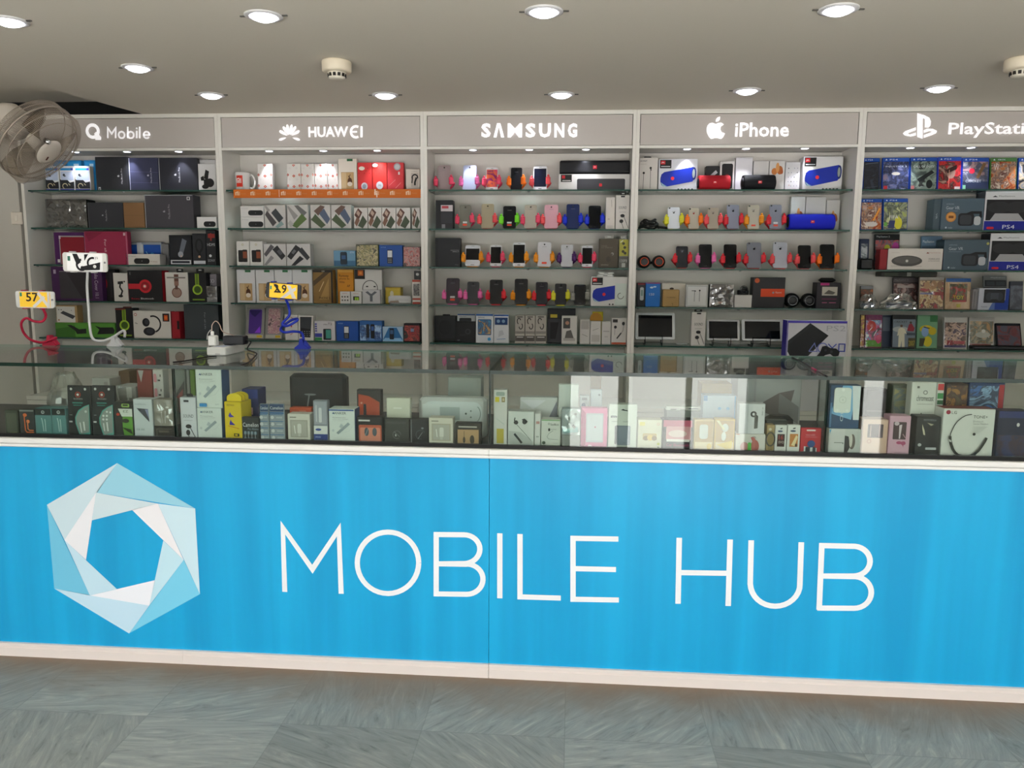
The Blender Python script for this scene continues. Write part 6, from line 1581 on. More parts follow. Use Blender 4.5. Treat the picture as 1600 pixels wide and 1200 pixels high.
BUD = lambda u, v, c, s=1: [('e', c, u, v, .07 * s, .05 * s), ('l', c, .022 * s, [(u, v), (u + .02, v - .2 * s)])]
cg('earphone_pack', 'dark green pack at the far end of the counter', 'pack', 8, 29, 641, '#3c4238', [('r', '#565c4e', .1, .1, .9, .9), ('r', '#8a8a6a', .3, .05, .9, .12)], d=.03)
cg('earphone_pack', 'black pack with bright orange earphones', 'pack', 31, 54.5, 640, '#35383b', [('r', '#8d9290', 0, .94, 1, 1), ('e', '#f07a44', .38, .80, .14, .07), ('e', '#f08a58', .58, .55, .12, .07), ('l', '#f07a44', .04, [(.34, .76), (.36, .2), (.46, .12), (.95, .12)]), ('l', '#f08a58', .04, [(.56, .5), (.56, .26), (.66, .20), (.95, .20)]), ('r', '#e86a34', .3, .01, .95, .06)], d=.03)
TEAL = [('r', '#23292b', 0, .76, 1, 1), ('o', '#c9d2d0', .5, .87, .05, .025), ('c', '#8fa09c', .5, .86, .02), ('l', '#b9d4d2', .035, [(.40, .66), (.46, .5), (.50, .16)]), ('l', '#b9d4d2', .035, [(.62, .62), (.64, .5), (.64, .16)]), ('r', '#6a8c8e', 0, 0, .03, .76)]
cg('earphone_pack', 'teal earphone pack, left one of two', 'pack', 55.5, 81, 638, '#5c8a8c', TEAL, d=.05, grp='teal earphone packs')
cg('earphone_pack', 'teal earphone pack, right one of two', 'pack', 81.8, 103.5, 638, '#5f8e90', TEAL, d=.05, grp='teal earphone packs')
LEAF = lambda q: [('c', '#d2d4d2', .16, .94, .025), ('c', '#d2d4d2', .78, .94, .025), ('o', '#b0402e', .46, .83, .05, .018), ('c', '#e8e0da', .46, .83, .025), ('t', '#a9aaa8', 'RONIN', .28, .73, .66, .765), ('r', '#3a8a80', .22, .655, .68, .68), ('r', '#2f7a70', .26, .61, .62, .63), ('p', '#5aa89c', [(.96, .64), (.74, .60), (.48, .52), (.33, .38), (.34, .26), (.48, .06), (.54, .01), (.98, .05)]), ('p', '#8f9894', [(.94, .62), (.76, .58), (.52, .50), (.38, .38), (.39, .26), (.52, .08), (.58, .05), (.94, .09)]), ('r', '#7d8380', .10, .42, .22, .435), ('r', '#c9cbca', .08, .28, .22, .31)] + q
cg('earphone_blister', 'black card blister with white cable under teal edge', 'pack', 104.5, 141.6, 603.5, '#202427', LEAF([('c', '#c9cecb', .82, .50, .025), ('l', '#dfe3e1', .022, [(.56, .28), (.60, .14), (.62, .08)]), ('l', '#dfe3e1', .03, [(.72, .30), (.76, .12)])]), d=.012, lean=3)
cg('earphone_blister', 'black card blister with four white ear tips', 'pack', 142.4, 178.5, 603.5, '#202427', LEAF([('c', '#e3e6e4', .54 + .16 * (i % 2), .42 - .07 * (i // 2), .022) for i in range(4)] + [('c', '#dfe3e1', .72, .50, .02), ('c', '#dfe3e1', .88, .49, .02), ('l', '#dfe3e1', .022, [(.56, .28), (.60, .12)]), ('l', '#dfe3e1', .03, [(.72, .30), (.76, .12)])]), d=.012, lean=3)
cg('earphone_pack', 'black and lime green earphone pack with hang hole', 'pack', 179.5, 208.5, 628, '#2a2d2c', [('r', '#1d201f', 0, .80, 1, 1), ('rr', '#8fb45c', .4, .86, .85, .96, .03), ('rr', '#1d201f', .48, .9, .78, .94, .02), ('p', '#dfe2dc', [(.2, .82), (1, .82), (1, .60), (.4, .60)]), ('p', '#5f9c34', [(.45, .60), (1, .60), (1, .02), (.5, .02), (.42, .3)]), ('e', '#c0402c', .2, .66, .1, .04), ('e', '#1d2a18', .62, .48, .2, .06), ('p', '#22301c', [(.4, .30), (.9, .24), (1, .1), (.7, .18)]), ('t', '#5a6a50', 'EZ', .52, .72, .8, .78)], d=.03)
cg('phone_case_box', 'white box with dark slanted window in the counter', 'box', 209, 238.8, 624, '#cdd4d8', [('p', '#4c4e58', [(.16, .78), (.80, .76), (.84, .42)]), ('p', '#8a8fb0', [(.62, .75), (.80, .75), (.83, .5)]), ('c', '#26282c', .34, .73, .03), ('t', '#5c626a', 'CA 355', .12, .20, .55, .25), ('t', '#8a9098', 'mobilecom', .12, .87, .7, .91)], d=.045)
lo_ = cg('gadget_box', 'low dark brown box under clear earphones', 'box', 240.5, 271, 666, '#2c2926', [('l', '#6a645a', .05, [(.14, .2), (.14, .8), (.95, .8)]), ('r', '#5c564e', .25, .5, .8, .68)], d=.05)
cg('earphone_pack', 'clear grey pack of silver earphones on a dark box', 'pack', 240, 270, 624.5, '#9b948a', [('l', '#e3e2de', .03, [(.40, .55), (.44, .1)]), ('l', '#e9e8e4', .035, [(.62, .58), (.60, .1)]), ('e', '#f0efea', .74, .72, .09, .04), ('e', '#dedcd6', .3, .60, .07, .04)] + [('l', '#a8a196', .012, [(.06 + .1 * i, .04), (.06 + .1 * i, .5)]) for i in range(10)], d=.045, base=lo_[1] + .0004, yb=666, wrap=True)
cg('cable_tub', 'clear plastic tub holding white cables', 'tub', 180, 214, 604, '#b9b8b4', [('r', '#a8a6a2', .05, .05, .95, .8), ('l', '#e6e4e0', .04, [(.1, 1), (.3, .4), (.6, .5)]), ('l', '#e6e4e0', .04, [(.7, .95), (.6, .3)]), ('r', '#f0efec', .6, .75, .85, 1)], yo=.13, d=.09, wrap=True)
cg('carton', 'white box low behind the black card blisters', 'box', 146, 174, 591, '#bdb9b4', [('l', '#3a3836', .05, [(.45, .80), (.9, .84)]), ('r', '#a9a49e', .7, .86, .92, .93)], yo=.20, d=.08)
cg('carton', 'brown cardboard box behind the cable tub', 'box', 188, 205, 580, '#6a5038', (), yo=.27, d=.08, r=.8)
cg('adapter_pack', 'red and gold pack behind the slant-window box', 'pack', 216, 240, 578, '#8a3c34', [('c', '#c98a3c', .3 + .28 * (i % 2), .14 + .11 * (i // 2), .05) for i in range(6)] + [('p', '#b5b0ac', [(.1, 1), (.5, 1), (.3, .8)])], yo=.13, d=.03)
cg('socket_strip', 'upright white extension strip with pink sockets', 'power strip', 241, 257, 577.5, '#d3d0cc', [q for i in range(4) for q in (('rr', '#d28a94', .1, .08 + .24 * i, .42, .22 + .24 * i, .02), ('r', '#2a2a2a', .55, .10 + .24 * i, .82, .125 + .24 * i), ('r', '#2a2a2a', .80, .17 + .24 * i, .9, .21 + .24 * i))], yo=.13, d=.04)
a, c, h = span(76, 126, 585, 684, YC + .34, ZRAIL)
o_ = empty('plastic_bag', ((a + c) / 2, YC + .36, ZRAIL + .0004), (0, 0, 0), uniq('heap of clear plastic wrapping behind the teal packs in the counter'), 'bag')
m = MB(); rings = []
for j in range(9):
    t = j / 8
    q = .62 + .38 * math.sin(3.1 * t + .4)
    rings.append([((c - a) / 2 * q * math.cos(2 * math.pi * i / 20) * (1 + .10 * math.sin(i * 3 + j)), .07 * q * math.sin(2 * math.pi * i / 20), h * t * (1 + .05 * math.sin(i * 2.1))) for i in range(20)])
m.loft(rings, film('bag_film', .4, .1)); m.build('film', o_)
m = MB(); m.box(-.05, .05, -.04, .04, .002, h * .6, mat('#b4b2ae', .5), .01); m.build('contents', o_)

cg('tablet_case_box', 'grey box with a slanted red tablet picture', 'box', 272.8, 298, 578, '#8f908f', [('p', '#3c3a3e', [(.0, .58), (.70, .84), (.56, .30), (.0, .26)]), ('p', '#b8343a', [(.0, .52), (.58, .70), (.50, .32), (.0, .30)])], yo=.12, d=.05)
cg('phone_case_box', 'olive green box end beside the red tablet box', 'box', 298.6, 306, 578, '#6a8a34', (), yo=.12, d=.05)
SOUND2 = [('t', '#3c3e42', 'SOUND', .16, .52, .84, .60), ('r', '#a9aab0', .2, .45, .78, .46), ('e', '#1d1e22', .50, .31, .20, .05), ('e', '#1d1e22', .46, .16, .14, .07), ('l', '#2c2d32', .018, [(.62, .28), (.86, .10), (.98, .02)]), ('l', '#2c2d32', .018, [(.48, .10), (.56, .02)]), ('r', '#35363a', .26, .90, .60, .95)]
cg('earphone_box', 'white earphone box with black cord on top', 'box', 282, 307, 621, '#dcdde4', SOUND2, d=.04, tab=(.3, .7, .01, '#1c1c1f'), top='#c9cad0')
ANK = [('p', '#2c4f7e', [(.12, .86), (.17, .92), (.22, .86)]), ('t', '#3a4046', 'ANKER', .20, .85, .68, .92), ('t', '#6a7076', 'PowerLine', .14, .74, .66, .77), ('t', '#8a9096', 'ultra slim charger', .14, .69, .78, .72), ('r', '#a9b0b4', .14, .66, .60, .665), ('p', '#9aa6ac', [(.28, .30), (.36, .25), (.84, .56), (.76, .62)]), ('p', '#b9c2c6', [(.40, .48), (.50, .42), (.58, .52), (.48, .58)]), ('p', '#c4cccf', [(.10, .36), (.17, .32), (.22, .38), (.15, .42)]), ('l', '#cfd6d8', .012, [(.5, .3), (.8, .36), (.95, .52)])]
ak = cg('charger_box', 'white charger box with slanted stick, lower of a stacked pair', 'box', 308.2, 346.5, 637.5, '#dfe5e2', ANK, d=.06, side='#1f4f86')
cg('charger_box', 'white charger box with blue tag, upper of a stacked pair', 'box', 306, 346.5, 577.5, '#dfe6e1', [(l[0],) + l[1:] for l in ANK] + [('rr', '#2c86c8', .12, .02, .42, .11, .02), ('t', '#8a9aa0', '26 W', .76, .07, .9, .11)], d=.06, base=ak[1] + .0004, yb=637, side='#1f4f86')
# yellow dispenser with rounded back card
a, c, h = span(350.5, 378, 628, 690, YC + .026, ZRAIL)
o_ = empty('cable_dispenser', ((a + c) / 2, YC + .026, ZRAIL + .0004), (0, 0, math.radians(-5)), uniq('bright yellow counter dispenser with rounded top'), 'dispenser')
w = c - a
m = MB(); m.box(-w / 2, w / 2, 0, .07, 0, h, mat('#e6c912', .4), .002)
art(m, -w / 2 + .002, w / 2 - .002, .002, h - .002, 0, [('t', '#6a5a10', 'REMAX', .15, .90, .62, .95), ('p', '#4a3ab0', [(.22, .64), (.34, .74), (.40, .68), (.6, .62), (.3, .60)]), ('p', '#4a3ab0', [(.28, .44), (.36, .54), (.44, .48), (.66, .40), (.3, .40)]), ('r', '#2a2410', .55, .10, .88, .18), ('r', '#e6c912', .62, .12, .78, .16), ('l', '#b84a2c', .012, [(.2, .38), (.9, .31)])])
m.build('box', o_)
for i in range(3):
    m = MB(); q = [(-w / 2 + .004, h - .01)] + [(w / 2 - .004, h - .01)] + arc(0, h + .012, w / 2 - .004, .014, 0, 180, 12)
    m.prism(q, .012 + .022 * i, .016 + .022 * i, mat('#ecd21a', .4)); m.build('back_card', o_)
cg('battery_box', 'dark blue box with pink label behind the yellow dispenser', 'box', 379, 404.5, 608, '#27356e', [('r', '#324490', 0, .8, 1, 1), ('r', '#d9b0b8', .20, .44, .66, .60), ('t', '#a04a58', 'CABLE', .26, .48, .6, .56)], yo=.10, d=.07)
cg('battery_pack', 'dark blue pack of four pen batteries', 'pack', 377.5, 405.5, 652, '#252c30', [('t', '#e3e6e8', 'Camelion', .06, .60, .98, .78), ('t', '#8a9aa6', 'Plus Alkaline', .34, .46, .98, .56)] + [q for i in range(4) for q in (('rr', '#6a8494', .12 + .21 * i, .04, .28 + .21 * i, .42, .05), ('r', '#1e2428', .12 + .21 * i, .14, .28 + .21 * i, .28), ('r', '#d9dde0', .18 + .21 * i, .06, .20 + .21 * i, .4))], d=.02)
CELL = lambda n: [('r', '#1f3f68', 0, .80, 1, 1), ('t', '#e4e8ec', 'Camelion', .04, .86, .96, .94), ('r', '#3a6a9c', 0, .74, 1, .79)] + [q for i in range(4) for q in (('r', '#4c78a4', 0, .165 + .185 * i, 1, .185 + .185 * i), ('c', '#d3d6d8', .24, .10 + .185 * i, .052), ('o', '#8a9096', .24, .10 + .185 * i, .052, .008), ('r', '#b9c0c6', .52, .08 + .185 * i, .95, .12 + .185 * i))]
cg('battery_pack', 'card of coin batteries, left one half covered', 'pack', 406.5, 420.6, 631, '#9aa4ac', CELL(0), d=.008)
cg('battery_pack', 'card of coin batteries, right one full width', 'pack', 421.2, 444.8, 631, '#9aa4ac', CELL(1), d=.008)
lbx = cg('laptop_bag', 'black leather laptop sleeve standing behind white packs', 'bag', 452, 541, 585, '#191b20', [('l', '#2c2f36', .006, [(.03, .97), (.97, .97)]), ('e', '#8a8c90', .36, .66, .12, .02), ('l', '#8a8c90', .03, [(.34, .65), (.30, .40)])], yo=.20, d=.05, bev=.012, r=.45)
NOK = lambda f: [('r', f, .10, .16, .92, .80), ('r', '#b5b1a8', .16, .2, .86, .76), ('rr', '#dedcd6', .44, .30, .62, .66, .05), ('r', '#c9c6be', .47, .2, .58, .32), ('l', '#efeeea', .03, [(.30, .6), (.34, .3)]), ('t', '#26221e', 'NOKIA', .5, .02, .98, .10), ('r', '#8a867e', .1, .88, .4, .92)]
cg('charger_box', 'cream charger box with window under an orange band', 'box', 449.5, 484.5, 647, '#d9d5cb', NOK('#aaa69c'), d=.045)
cg('charger_box', 'orange topped box behind the cream charger box', 'box', 453, 488, 637, '#c9502c', [('r', '#c9502c', 0, 0, 1, 1), ('t', '#e8b49a', 'NOKIA', .45, .88, .75, .93)], yo=.05, d=.03)
cg('charger_pack', 'clear hanging pack over a white and blue card', 'pack', 489.5, 512.5, 626, '#8c8f9a', [('r', '#a3a6b0', .06, .44, .94, .98), ('rr', '#d9d9de', .38, .48, .60, .84, .03), ('l', '#c9cad0', .03, [(.2, .9), (.22, .5)]), ('r', '#e3e3e2', 0, .20, 1, .40), ('e', '#2a4a9c', .34, .31, .22, .03), ('r', '#2a3f86', 0, 0, 1, .20), ('t', '#b4c2e6', 'SAMSUNG', .1, .11, .5, .15)], d=.025)
cg('charger_box', 'white charger box standing alone under the laptop sleeve', 'box', 514, 554.5, 639, '#dfe5e2', ANK + [('r', '#1f4f9c', 0, .96, 1, 1)], d=.06, side='#1f4f86')
cg('earphone_pack', 'red-orange card with grey earbuds, front one', 'pack', 558, 599, 651, '#26272a', [('rr', '#c0583c', .05, .06, .95, .70, .05), ('rr', '#d88a74', .1, .1, .9, .60, .05), ('e', '#55606a', .36, .44, .09, .16), ('e', '#55606a', .68, .44, .09, .16), ('l', '#8a929a', .03, [(.3, .3), (.42, .56)]), ('r', '#d9d8d6', .05, .84, .5, .90)], d=.03)
cg('earphone_pack', 'tall red-orange card in dark frame, behind the front one', 'pack', 558, 596, 609, '#2c2a2b', [('p', '#b5482c', [(.05, .30), (.05, .92), (.5, .88), (.95, .76), (.95, .30)]), ('r', '#3a3e48', .26, .50, .38, .72), ('c', '#dfa08a', .18, .74, .02), ('r', '#8a8682', .1, .06, .9, .26), ('r', '#e0deda', .06, .14, .5, .18)], yo=.06, d=.03)
cg('cable_pack', 'cream pack with green block lower half', 'pack', 604, 641, 622, '#d6d6c6', [('r', '#4c6a2a', .0, .10, 1, .50), ('r', '#22242a', .38, .12, .58, .54), ('r', '#3a3c38', 0, .1, .18, .52), ('r', '#f0efe8', .3, .76, .66, .79)], yo=.05, d=.03)
cg('cable_pack', 'charcoal pack with coiled cable, beside the red card', 'pack', 600.5, 639.5, 655, '#3a3b39', [('o', '#6a6b69', .5, .38, .16, .03, 0, 300), ('l', '#8a8b89', .02, [(.4, .5), (.62, .3)]), ('e', '#c9cac8', .46, .36, .03, .05), ('r', '#4a4b49', .06, .82, .9, .92)], d=.03)
cg('cable_pack', 'black shiny cable pack with pale edge', 'pack', 641, 669, 655, '#1f2126', [('r', '#7d7d82', 0, 0, .06, 1), ('o', '#4c5058', .58, .40, .18, .03, 20, 290), ('l', '#9a9ca2', .02, [(.42, .22), (.7, .5)]), ('e', '#8f9298', .7, .66, .08, .04)], d=.03)
cg('charger_box', 'cream charger box with window beside black cable pack', 'box', 670, 708, 653, '#d9d3c4', NOK('#b3ab9a'), d=.045)
cg('router', 'pale rounded device box lying across the packs', 'box', 654, 760, 622, '#d0d2d2', [('rr', '#dfe6e8', .02, .30, .98, .98, .25), ('r', '#b4bfc0', .3, .45, .62, .82), ('r', '#e6ecec', .02, .4, .3, .9), ('c', '#5c6a68', .72, .64, .03), ('c', '#8a9694', .80, .72, .025), ('c', '#8a9694', .80, .54, .025), ('o', '#8fa09c', .88, .64, .22, .02, -70, 70, .6)], yo=.12, d=.06, bev=.01)
cg('earphone_pack', 'tan pack with two dark earphones and white lettering', 'pack', 711, 752, 661, '#2f2b28', [('r', '#b8946c', .08, .05, .92, .72), ('e', '#4c4236', .34, .26, .05, .14), ('l', '#4c4236', .02, [(.34, .3), (.34, .66)]), ('e', '#4c4236', .66, .28, .09, .2), ('r', '#b9b4ac', .12, .82, .85, .88)], d=.03)
cg('carton', 'plain grey box standing by the joint between two panes', 'box', 700, 752, 590, '#a3a8a4', [('r', '#6a5c3c', .0, .2, 1, .48)], yo=.26, d=.08)
cg('cable_box', 'tall narrow white box with yellow squares and gold foot', 'box', 771, 792.5, 609, '#d6d4d0', [('rr', '#9aa8a0', .16, .90, .84, .97, .02), ('r', '#d2c030', .08, .79, .42, .88), ('r', '#8a7a4a', .60, .79, .86, .88), ('r', '#c9b896', .66, .81, .80, .86), ('r', '#b9a83c', .22, .06, .78, .32), ('l', '#b3bdb4', .01, [(.2, .5), (.8, .4)])], d=.04)
cg('earphone_box', 'white box with hooked black earbuds and grey lower corner', 'box', 793.5, 834.5, 643, '#d3d6d2', [('p', '#b9bcb8', [(.02, .02), (.98, .02), (.98, .16), (.5, .42), (.02, .46)]), ('e', '#2c2e2e', .30, .70, .09, .06), ('e', '#2c2e2e', .64, .72, .09, .07), ('l', '#2c2e2e', .03, [(.26, .84), (.24, .76), (.32, .70)]), ('l', '#2c2e2e', .03, [(.54, .78), (.64, .80), (.76, .72)]), ('l', '#3c3e3e', .012, [(.34, .64), (.7, .36), (.9, .2)]), ('l', '#2c2e2e', .06, [(.24, .38), (.54, .12)]), ('r', '#2a2a2a', .10, .02, .46, .06)], d=.045)
cg('earphone_box', 'thin white box end between earbud and cable boxes', 'box', 835.2, 844.5, 646, '#d9d9d6', [('r', '#b98a84', .2, .7, .9, .78), ('r', '#a9a9a6', .2, .3, .8, .34)], d=.045)
BEL = [('r', '#5f9c4c', 0, .97, 1, 1), ('t', '#2c2e2c', 'belkin', .50, .80, .92, .88), ('o', '#4a4c4a', .40, .86, .03, .01), ('rr', '#2c2e30', .36, .60, .46, .70, .02), ('l', '#b4b8b4', .03, [(.46, .66), (.66, .67), (.80, .66)]), ('l', '#8a8e8a', .014, [(.62, .62), (.40, .52), (.30, .40), (.38, .32), (.90, .30)]), ('c', '#1f2120', .13, .18, .06), ('o', '#6a8a5c', .13, .18, .035, .012), ('t', '#8a8c88', 'cable', .60, .16, .9, .19)]
cg('cable_box', 'white cable box with green top edge', 'box', 845.2, 876, 655.5, '#d6d8d2', BEL, d=.045)
gl_ = cg('carton', 'low grey box under the clear parts pack', 'box', 877.4, 906.4, 680, '#8e8f8c', (), d=.045)
cg('adapter_pack', 'clear pack of small black plug parts', 'pack', 877.4, 906.6, 639, '#a3b0b2', [('p', '#8fc0c4', [(.04, .06), (.92, .10), (.9, .3), (.04, .2)]), ('e', '#2c2e30', .34, .66, .09, .06), ('p', '#2a2c2e', [(.56, .34), (.70, .22), (.80, .30), (.64, .42)]), ('o', '#6a7072', .66, .70, .10, .02, 0, 200), ('e', '#4a4e50', .76, .82, .08, .05), ('l', '#55595b', .02, [(.3, .4), (.42, .5)]), ('e', '#eef2f2', .4, .54, .05, .03)], d=.04, base=gl_[1] + .0004, yb=680, wrap=True)
cg('charger_pack', 'white-framed clear pack holding a flat cable', 'pack', 872, 903.5, 601, '#cfd4d0', [('rr', '#eef0ec', .02, .02, .98, .62, .05), ('rr', '#b9bfba', .10, .10, .90, .60, .04), ('l', '#8a908c', .01, [(.25, .12), (.25, .58)]), ('l', '#8a908c', .01, [(.62, .12), (.62, .58)]), ('e', '#e9ebe8', .2, .16, .07, .05), ('e', '#e9ebe8', .8, .16, .07, .05)], yo=.06, d=.03)
cg('headset_box', 'white box with slanted black corner behind the green-edged cable box', 'box', 812, 871, 621, '#c9cac9', [('p', '#7c7c88', [(.45, .0), (1, .0), (1, .95)]), ('p', '#d9d9de', [(0, .95), (.35, .75), (.7, .95)]), ('e', '#8a6a86', .72, .22, .16, .10), ('e', '#2a2a2e', .92, .24, .07, .14)], yo=.07, d=.04)
cg('phone_case_box', 'bright pink case box with silver window', 'box', 907.5, 949, 637.5, '#d8709c', [('p', '#b0406e', [(0, 1), (.16, .88), (.16, .1), (0, 0)]), ('rr', '#b4b8c2', .18, .16, .86, .88, .02), ('r', '#c2c6ce', .22, .2, .82, .84), ('c', '#b04a68', .54, .54, .018), ('e', '#f2c4d8', .34, .07, .08, .03)], d=.03)
cg('memory_pack', 'small pack picturing a blue stick behind the pink box', 'pack', 905, 920.5, 618.5, '#a9b0b4', [('rr', '#1f3f68', .15, .56, .62, .86, .04), ('r', '#5c8ab4', .24, .64, .52, .72), ('r', '#33353a', .2, .92, .8, .97)], yo=.06, d=.03)
cg('carton', 'small tan cardboard box high behind the pink box', 'box', 922.5, 938.5, 586, '#8a6d48', [('r', '#7d6240', 0, .48, 1, .5)], yo=.30, d=.10, r=.8)
cg('memory_pack', 'pale blue box with yellow patch behind the pink box', 'pack', 922, 940, 609.5, '#a9b3bb', [('e', '#d9c43c', .5, .56, .4, .09), ('c', '#5c6670', .78, .92, .02)], yo=.07, d=.03)
PBK = [('p', '#2c2e30', [(.42, .88), (.50, .91), (.58, .88), (.68, .86), (.66, .885), (.5, .895)]), ('rr', '#26282b', .06, .71, .28, .755, .01), ('t', '#d9d9d9', 'awei', .10, .715, .26, .745), ('rr', '#33383f', .22, .11, .46, .54, .03), ('rr', '#7d8492', .30, .10, .78, .54, .03), ('r', '#8a909e', .36, .12, .76, .52), ('t', '#5a616e', 'awei', .52, .14, .62, .17), ('r', '#b4b6b2', .1, .62, .3, .64), ('r', '#b4b6b2', .5, .62, .7, .64), ('r', '#a3a5a1', .04, .02, .36, .04)]
cg('power_bank_box', 'white box picturing a slate power bank', 'box', 950.5, 995.2, 632, '#d4d7d0', PBK, d=.04)
cg('earphone_box', 'cream box with two golden earphones and yellow dots', 'box', 996.2, 1034, 656, '#ded6c0', [('rr', '#c9a96a', .2, .34, .8, .56, .04), ('e', '#8a6a3c', .34, .40, .12, .08), ('e', '#e0b85a', .52, .42, .13, .10), ('e', '#8a6a3c', .70, .40, .11, .08), ('rr', '#e6d46a', .06, .82, .28, .94, .02), ('o', '#d99a84', .86, .88, .04, .01), ('c', '#b4b43c', .88, .22, .045), ('c', '#8a8a7a', .88, .10, .035), ('r', '#cfc6b0', .1, .12, .55, .15)], d=.045)
CARB = [('r', '#c05a74', 0, .78, 1, 1), ('rr', '#d89aa0', .10, .34, .96, .80, .05), ('e', '#e6c9c6', .5, .56, .32, .12), ('r', '#efe6e4', .12, .30, .92, .38), ('t', '#b03a68', 'Car Bluetooth', .12, .15, .90, .24), ('r', '#c0486e', .12, .05, .44, .065), ('r', '#c0486e', .52, .05, .84, .065)]
cg('car_kit_box', 'black and pink box lettered Car Bluetooth', 'box', 1035.2, 1082, 656, '#2c2529', CARB, d=.05)
cg('selfie_stick_box', 'long white tilted box lettered MONOPOD across the row', 'box', 1040, 1120, 636, '#d4d4cd', [('r', '#b98a9c', .1, .5, .66, .58), ('rr', '#4a2f5c', .44, .48, .64, .66, .05), ('r', '#55504e', .08, .08, .2, .28), ('r', '#55504e', .28, .05, .38, .18), ('t', '#6a6a66', 'MONOPOD', .86, .2, .91, .85, -90), ('t', '#7a7a76', 'selfie', .81, .3, .845, .8, -90)], yo=.10, d=.04, base=ZRAIL + .115, yb=654)
cg('carton', 'grey box under the tilted selfie stick box', 'box', 1040, 1122, 655, '#8f918e', (), yo=.10, d=.07, h=.1145)
cg('carton', 'tan parcel box lying behind the blue-grey box', 'box', 1094.6, 1141.6, 599.5, '#a58a5c', [('r', '#8f764c', 0, .80, 1, .81)], yo=.24, d=.09, r=.75)
cg('phone_box', 'blue-grey box with blue side behind gold cable packs', 'box', 1097, 1149, 618, '#9aa6b4', [('r', '#2f6aa0', 0, .9, .12, 1), ('r', '#4a86b4', .96, 0, 1, 1), ('c', '#3f86b8', .5, .76, .03), ('c', '#3f86b8', .76, .76, .03), ('e', '#dfe6ea', .7, .5, .04, .02)], yo=.06, d=.05)
GOLD = lambda q: [('rr', '#b8925a', .04, .30, .96, .96, .03), ('r', '#e0ca9a', .04, .02, .96, .30)] + q
cg('cable_pack', 'gold pack with a white square plug', 'pack', 1084, 1115, 655.5, '#c9aa72', GOLD([('rr', '#cfd0cc', .26, .40, .72, .86, .08), ('e', '#e6c050', .8, .16, .12, .10)]), d=.03)
cg('cable_pack', 'gold pack with a round white cable and bright fold', 'pack', 1115.8, 1148, 654.5, '#cfa850', GOLD([('e', '#c9ccc6', .52, .74, .17, .13), ('e', '#d6d8d2', .46, .48, .12, .14), ('p', '#e8ddae', [(.05, .96), (.2, .96), (.5, .70), (.42, .68)]), ('p', '#e0c050', [(.1, .22), (.9, .36), (.9, .12), (.6, .1)])]), d=.03)
fr_ = cg('gadget_box', 'white box picturing red ear shapes and a green pod', 'box', 1148.6, 1196, 678, '#d6d0ca', [('r', '#d8703c', 0, .97, .12, 1), ('e', '#c98a84', .30, .30, .14, .27), ('e', '#b05a52', .66, .36, .14, .34), ('p', '#b05a52', [(.5, .84), (.62, .86), (.74, .5), (.62, .4)]), ('rr', '#6ac45c', .41, .04, .53, .56, .08), ('o', '#4a4040', .60, .80, .10, .02, 0, 160)], d=.05)
cg('phone_mount_box', 'white box picturing a bent grey ring holder, on top', 'box', 1154.4, 1195.4, 631, '#dad9dc', [('o', '#4c4a48', .56, .66, .075, .06, 0, 300), ('p', '#5c5a57', [(.60, .70), (.74, .60), (.74, .18), (.60, .16), (.60, .5)]), ('p', '#3f3d3c', [(.66, .66), (.74, .60), (.74, .4), (.68, .46)]), ('t', '#6a6a6c', 'Y-06', .88, .62, .93, .92, -90), ('l', '#b9b9bc', .012, [(.1, .62), (.36, .70)]), ('r', '#c4c4c8', 0, 0, .34, 1)], d=.04, base=fr_[1] + .0004, yb=677)
cg('carton', 'large white open carton behind the memory cards', 'box', 1150, 1250, 590, '#b9b9bb', [('p', '#7d7274', [(.30, .50), (.66, .74), (.9, .8), (.86, .60), (.66, .30), (.32, .44)]), ('p', '#8f8c8e', [(.66, .74), (.98, .5), (.98, .2), (.66, .4)]), ('r', '#a9a9ab', .26, 0, .29, 1)], yo=.30, d=.12)
cg('cable_pack', 'kraft pack with a dark carabiner clip', 'pack', 1197.4, 1210, 664, '#a88f62', [('rr', '#8a7448', .1, .1, .9, .8, .05), ('o', '#35332e', .5, .5, .24, .05, 0, 360, .6), ('c', '#d6cdb4', .4, .86, .05)], d=.03)
SD = lambda c1, q: [('p', '#22242a', [(.38, .90), (.62, .93), (.60, .88), (.44, .87)]), ('e', '#3a4a6a', .42, .80, .24, .035), ('r', c1, .16, .24, .86, .70)] + q
cg('memory_pack', 'white memory card pack lettered 16 on dark red', 'pack', 1210.6, 1229, 664.5, '#e0dedb', SD('#3c1a1c', [('t', '#c03a34', '16', .3, .50, .7, .66), ('t', '#d9c9c4', 'EVO', .3, .36, .8, .45), ('r', '#8f8a86', .2, .06, .8, .1)]), d=.015, base=ZRAIL + .0006)
cg('memory_pack', 'white memory card pack with orange panel', 'pack', 1229.8, 1250, 664, '#e2e0dc', SD('#c9803c', [('p', '#f0d8a4', [(.3, .3), (.7, .66), (.84, .6), (.6, .26)]), ('e', '#5c3c2c', .72, .3, .1, .06)]), d=.015)
cg('memory_pack', 'bright red memory card pack with blue adapter', 'pack', 1250.6, 1283, 669, '#c42834', [('rr', '#e0d2d0', .26, .90, .72, .96, .02), ('p', '#dfe0e0', [(.16, .02), (.82, .02), (.82, .24), (.16, .30)]), ('rr', '#22283a', .24, .04, .48, .28, .02), ('e', '#2a4a86', .52, .40, .20, .14), ('rr', '#3a3f4a', .60, .06, .76, .28, .02), ('r', '#d86a70', .2, .66, .8, .69), ('t', '#e6b4b4', 'microSD', .22, .73, .7, .79)], d=.015)
cg('cable_heap', 'black coiled cables lying behind the memory cards', 'cable', 1199, 1240, 651, '#1c1b1c', [('e', '#2c2a2a', .4, .5, .3, .3), ('r', '#c9c01c', .62, .1, .8, .5)], yo=.10, d=.06, bev=.012)
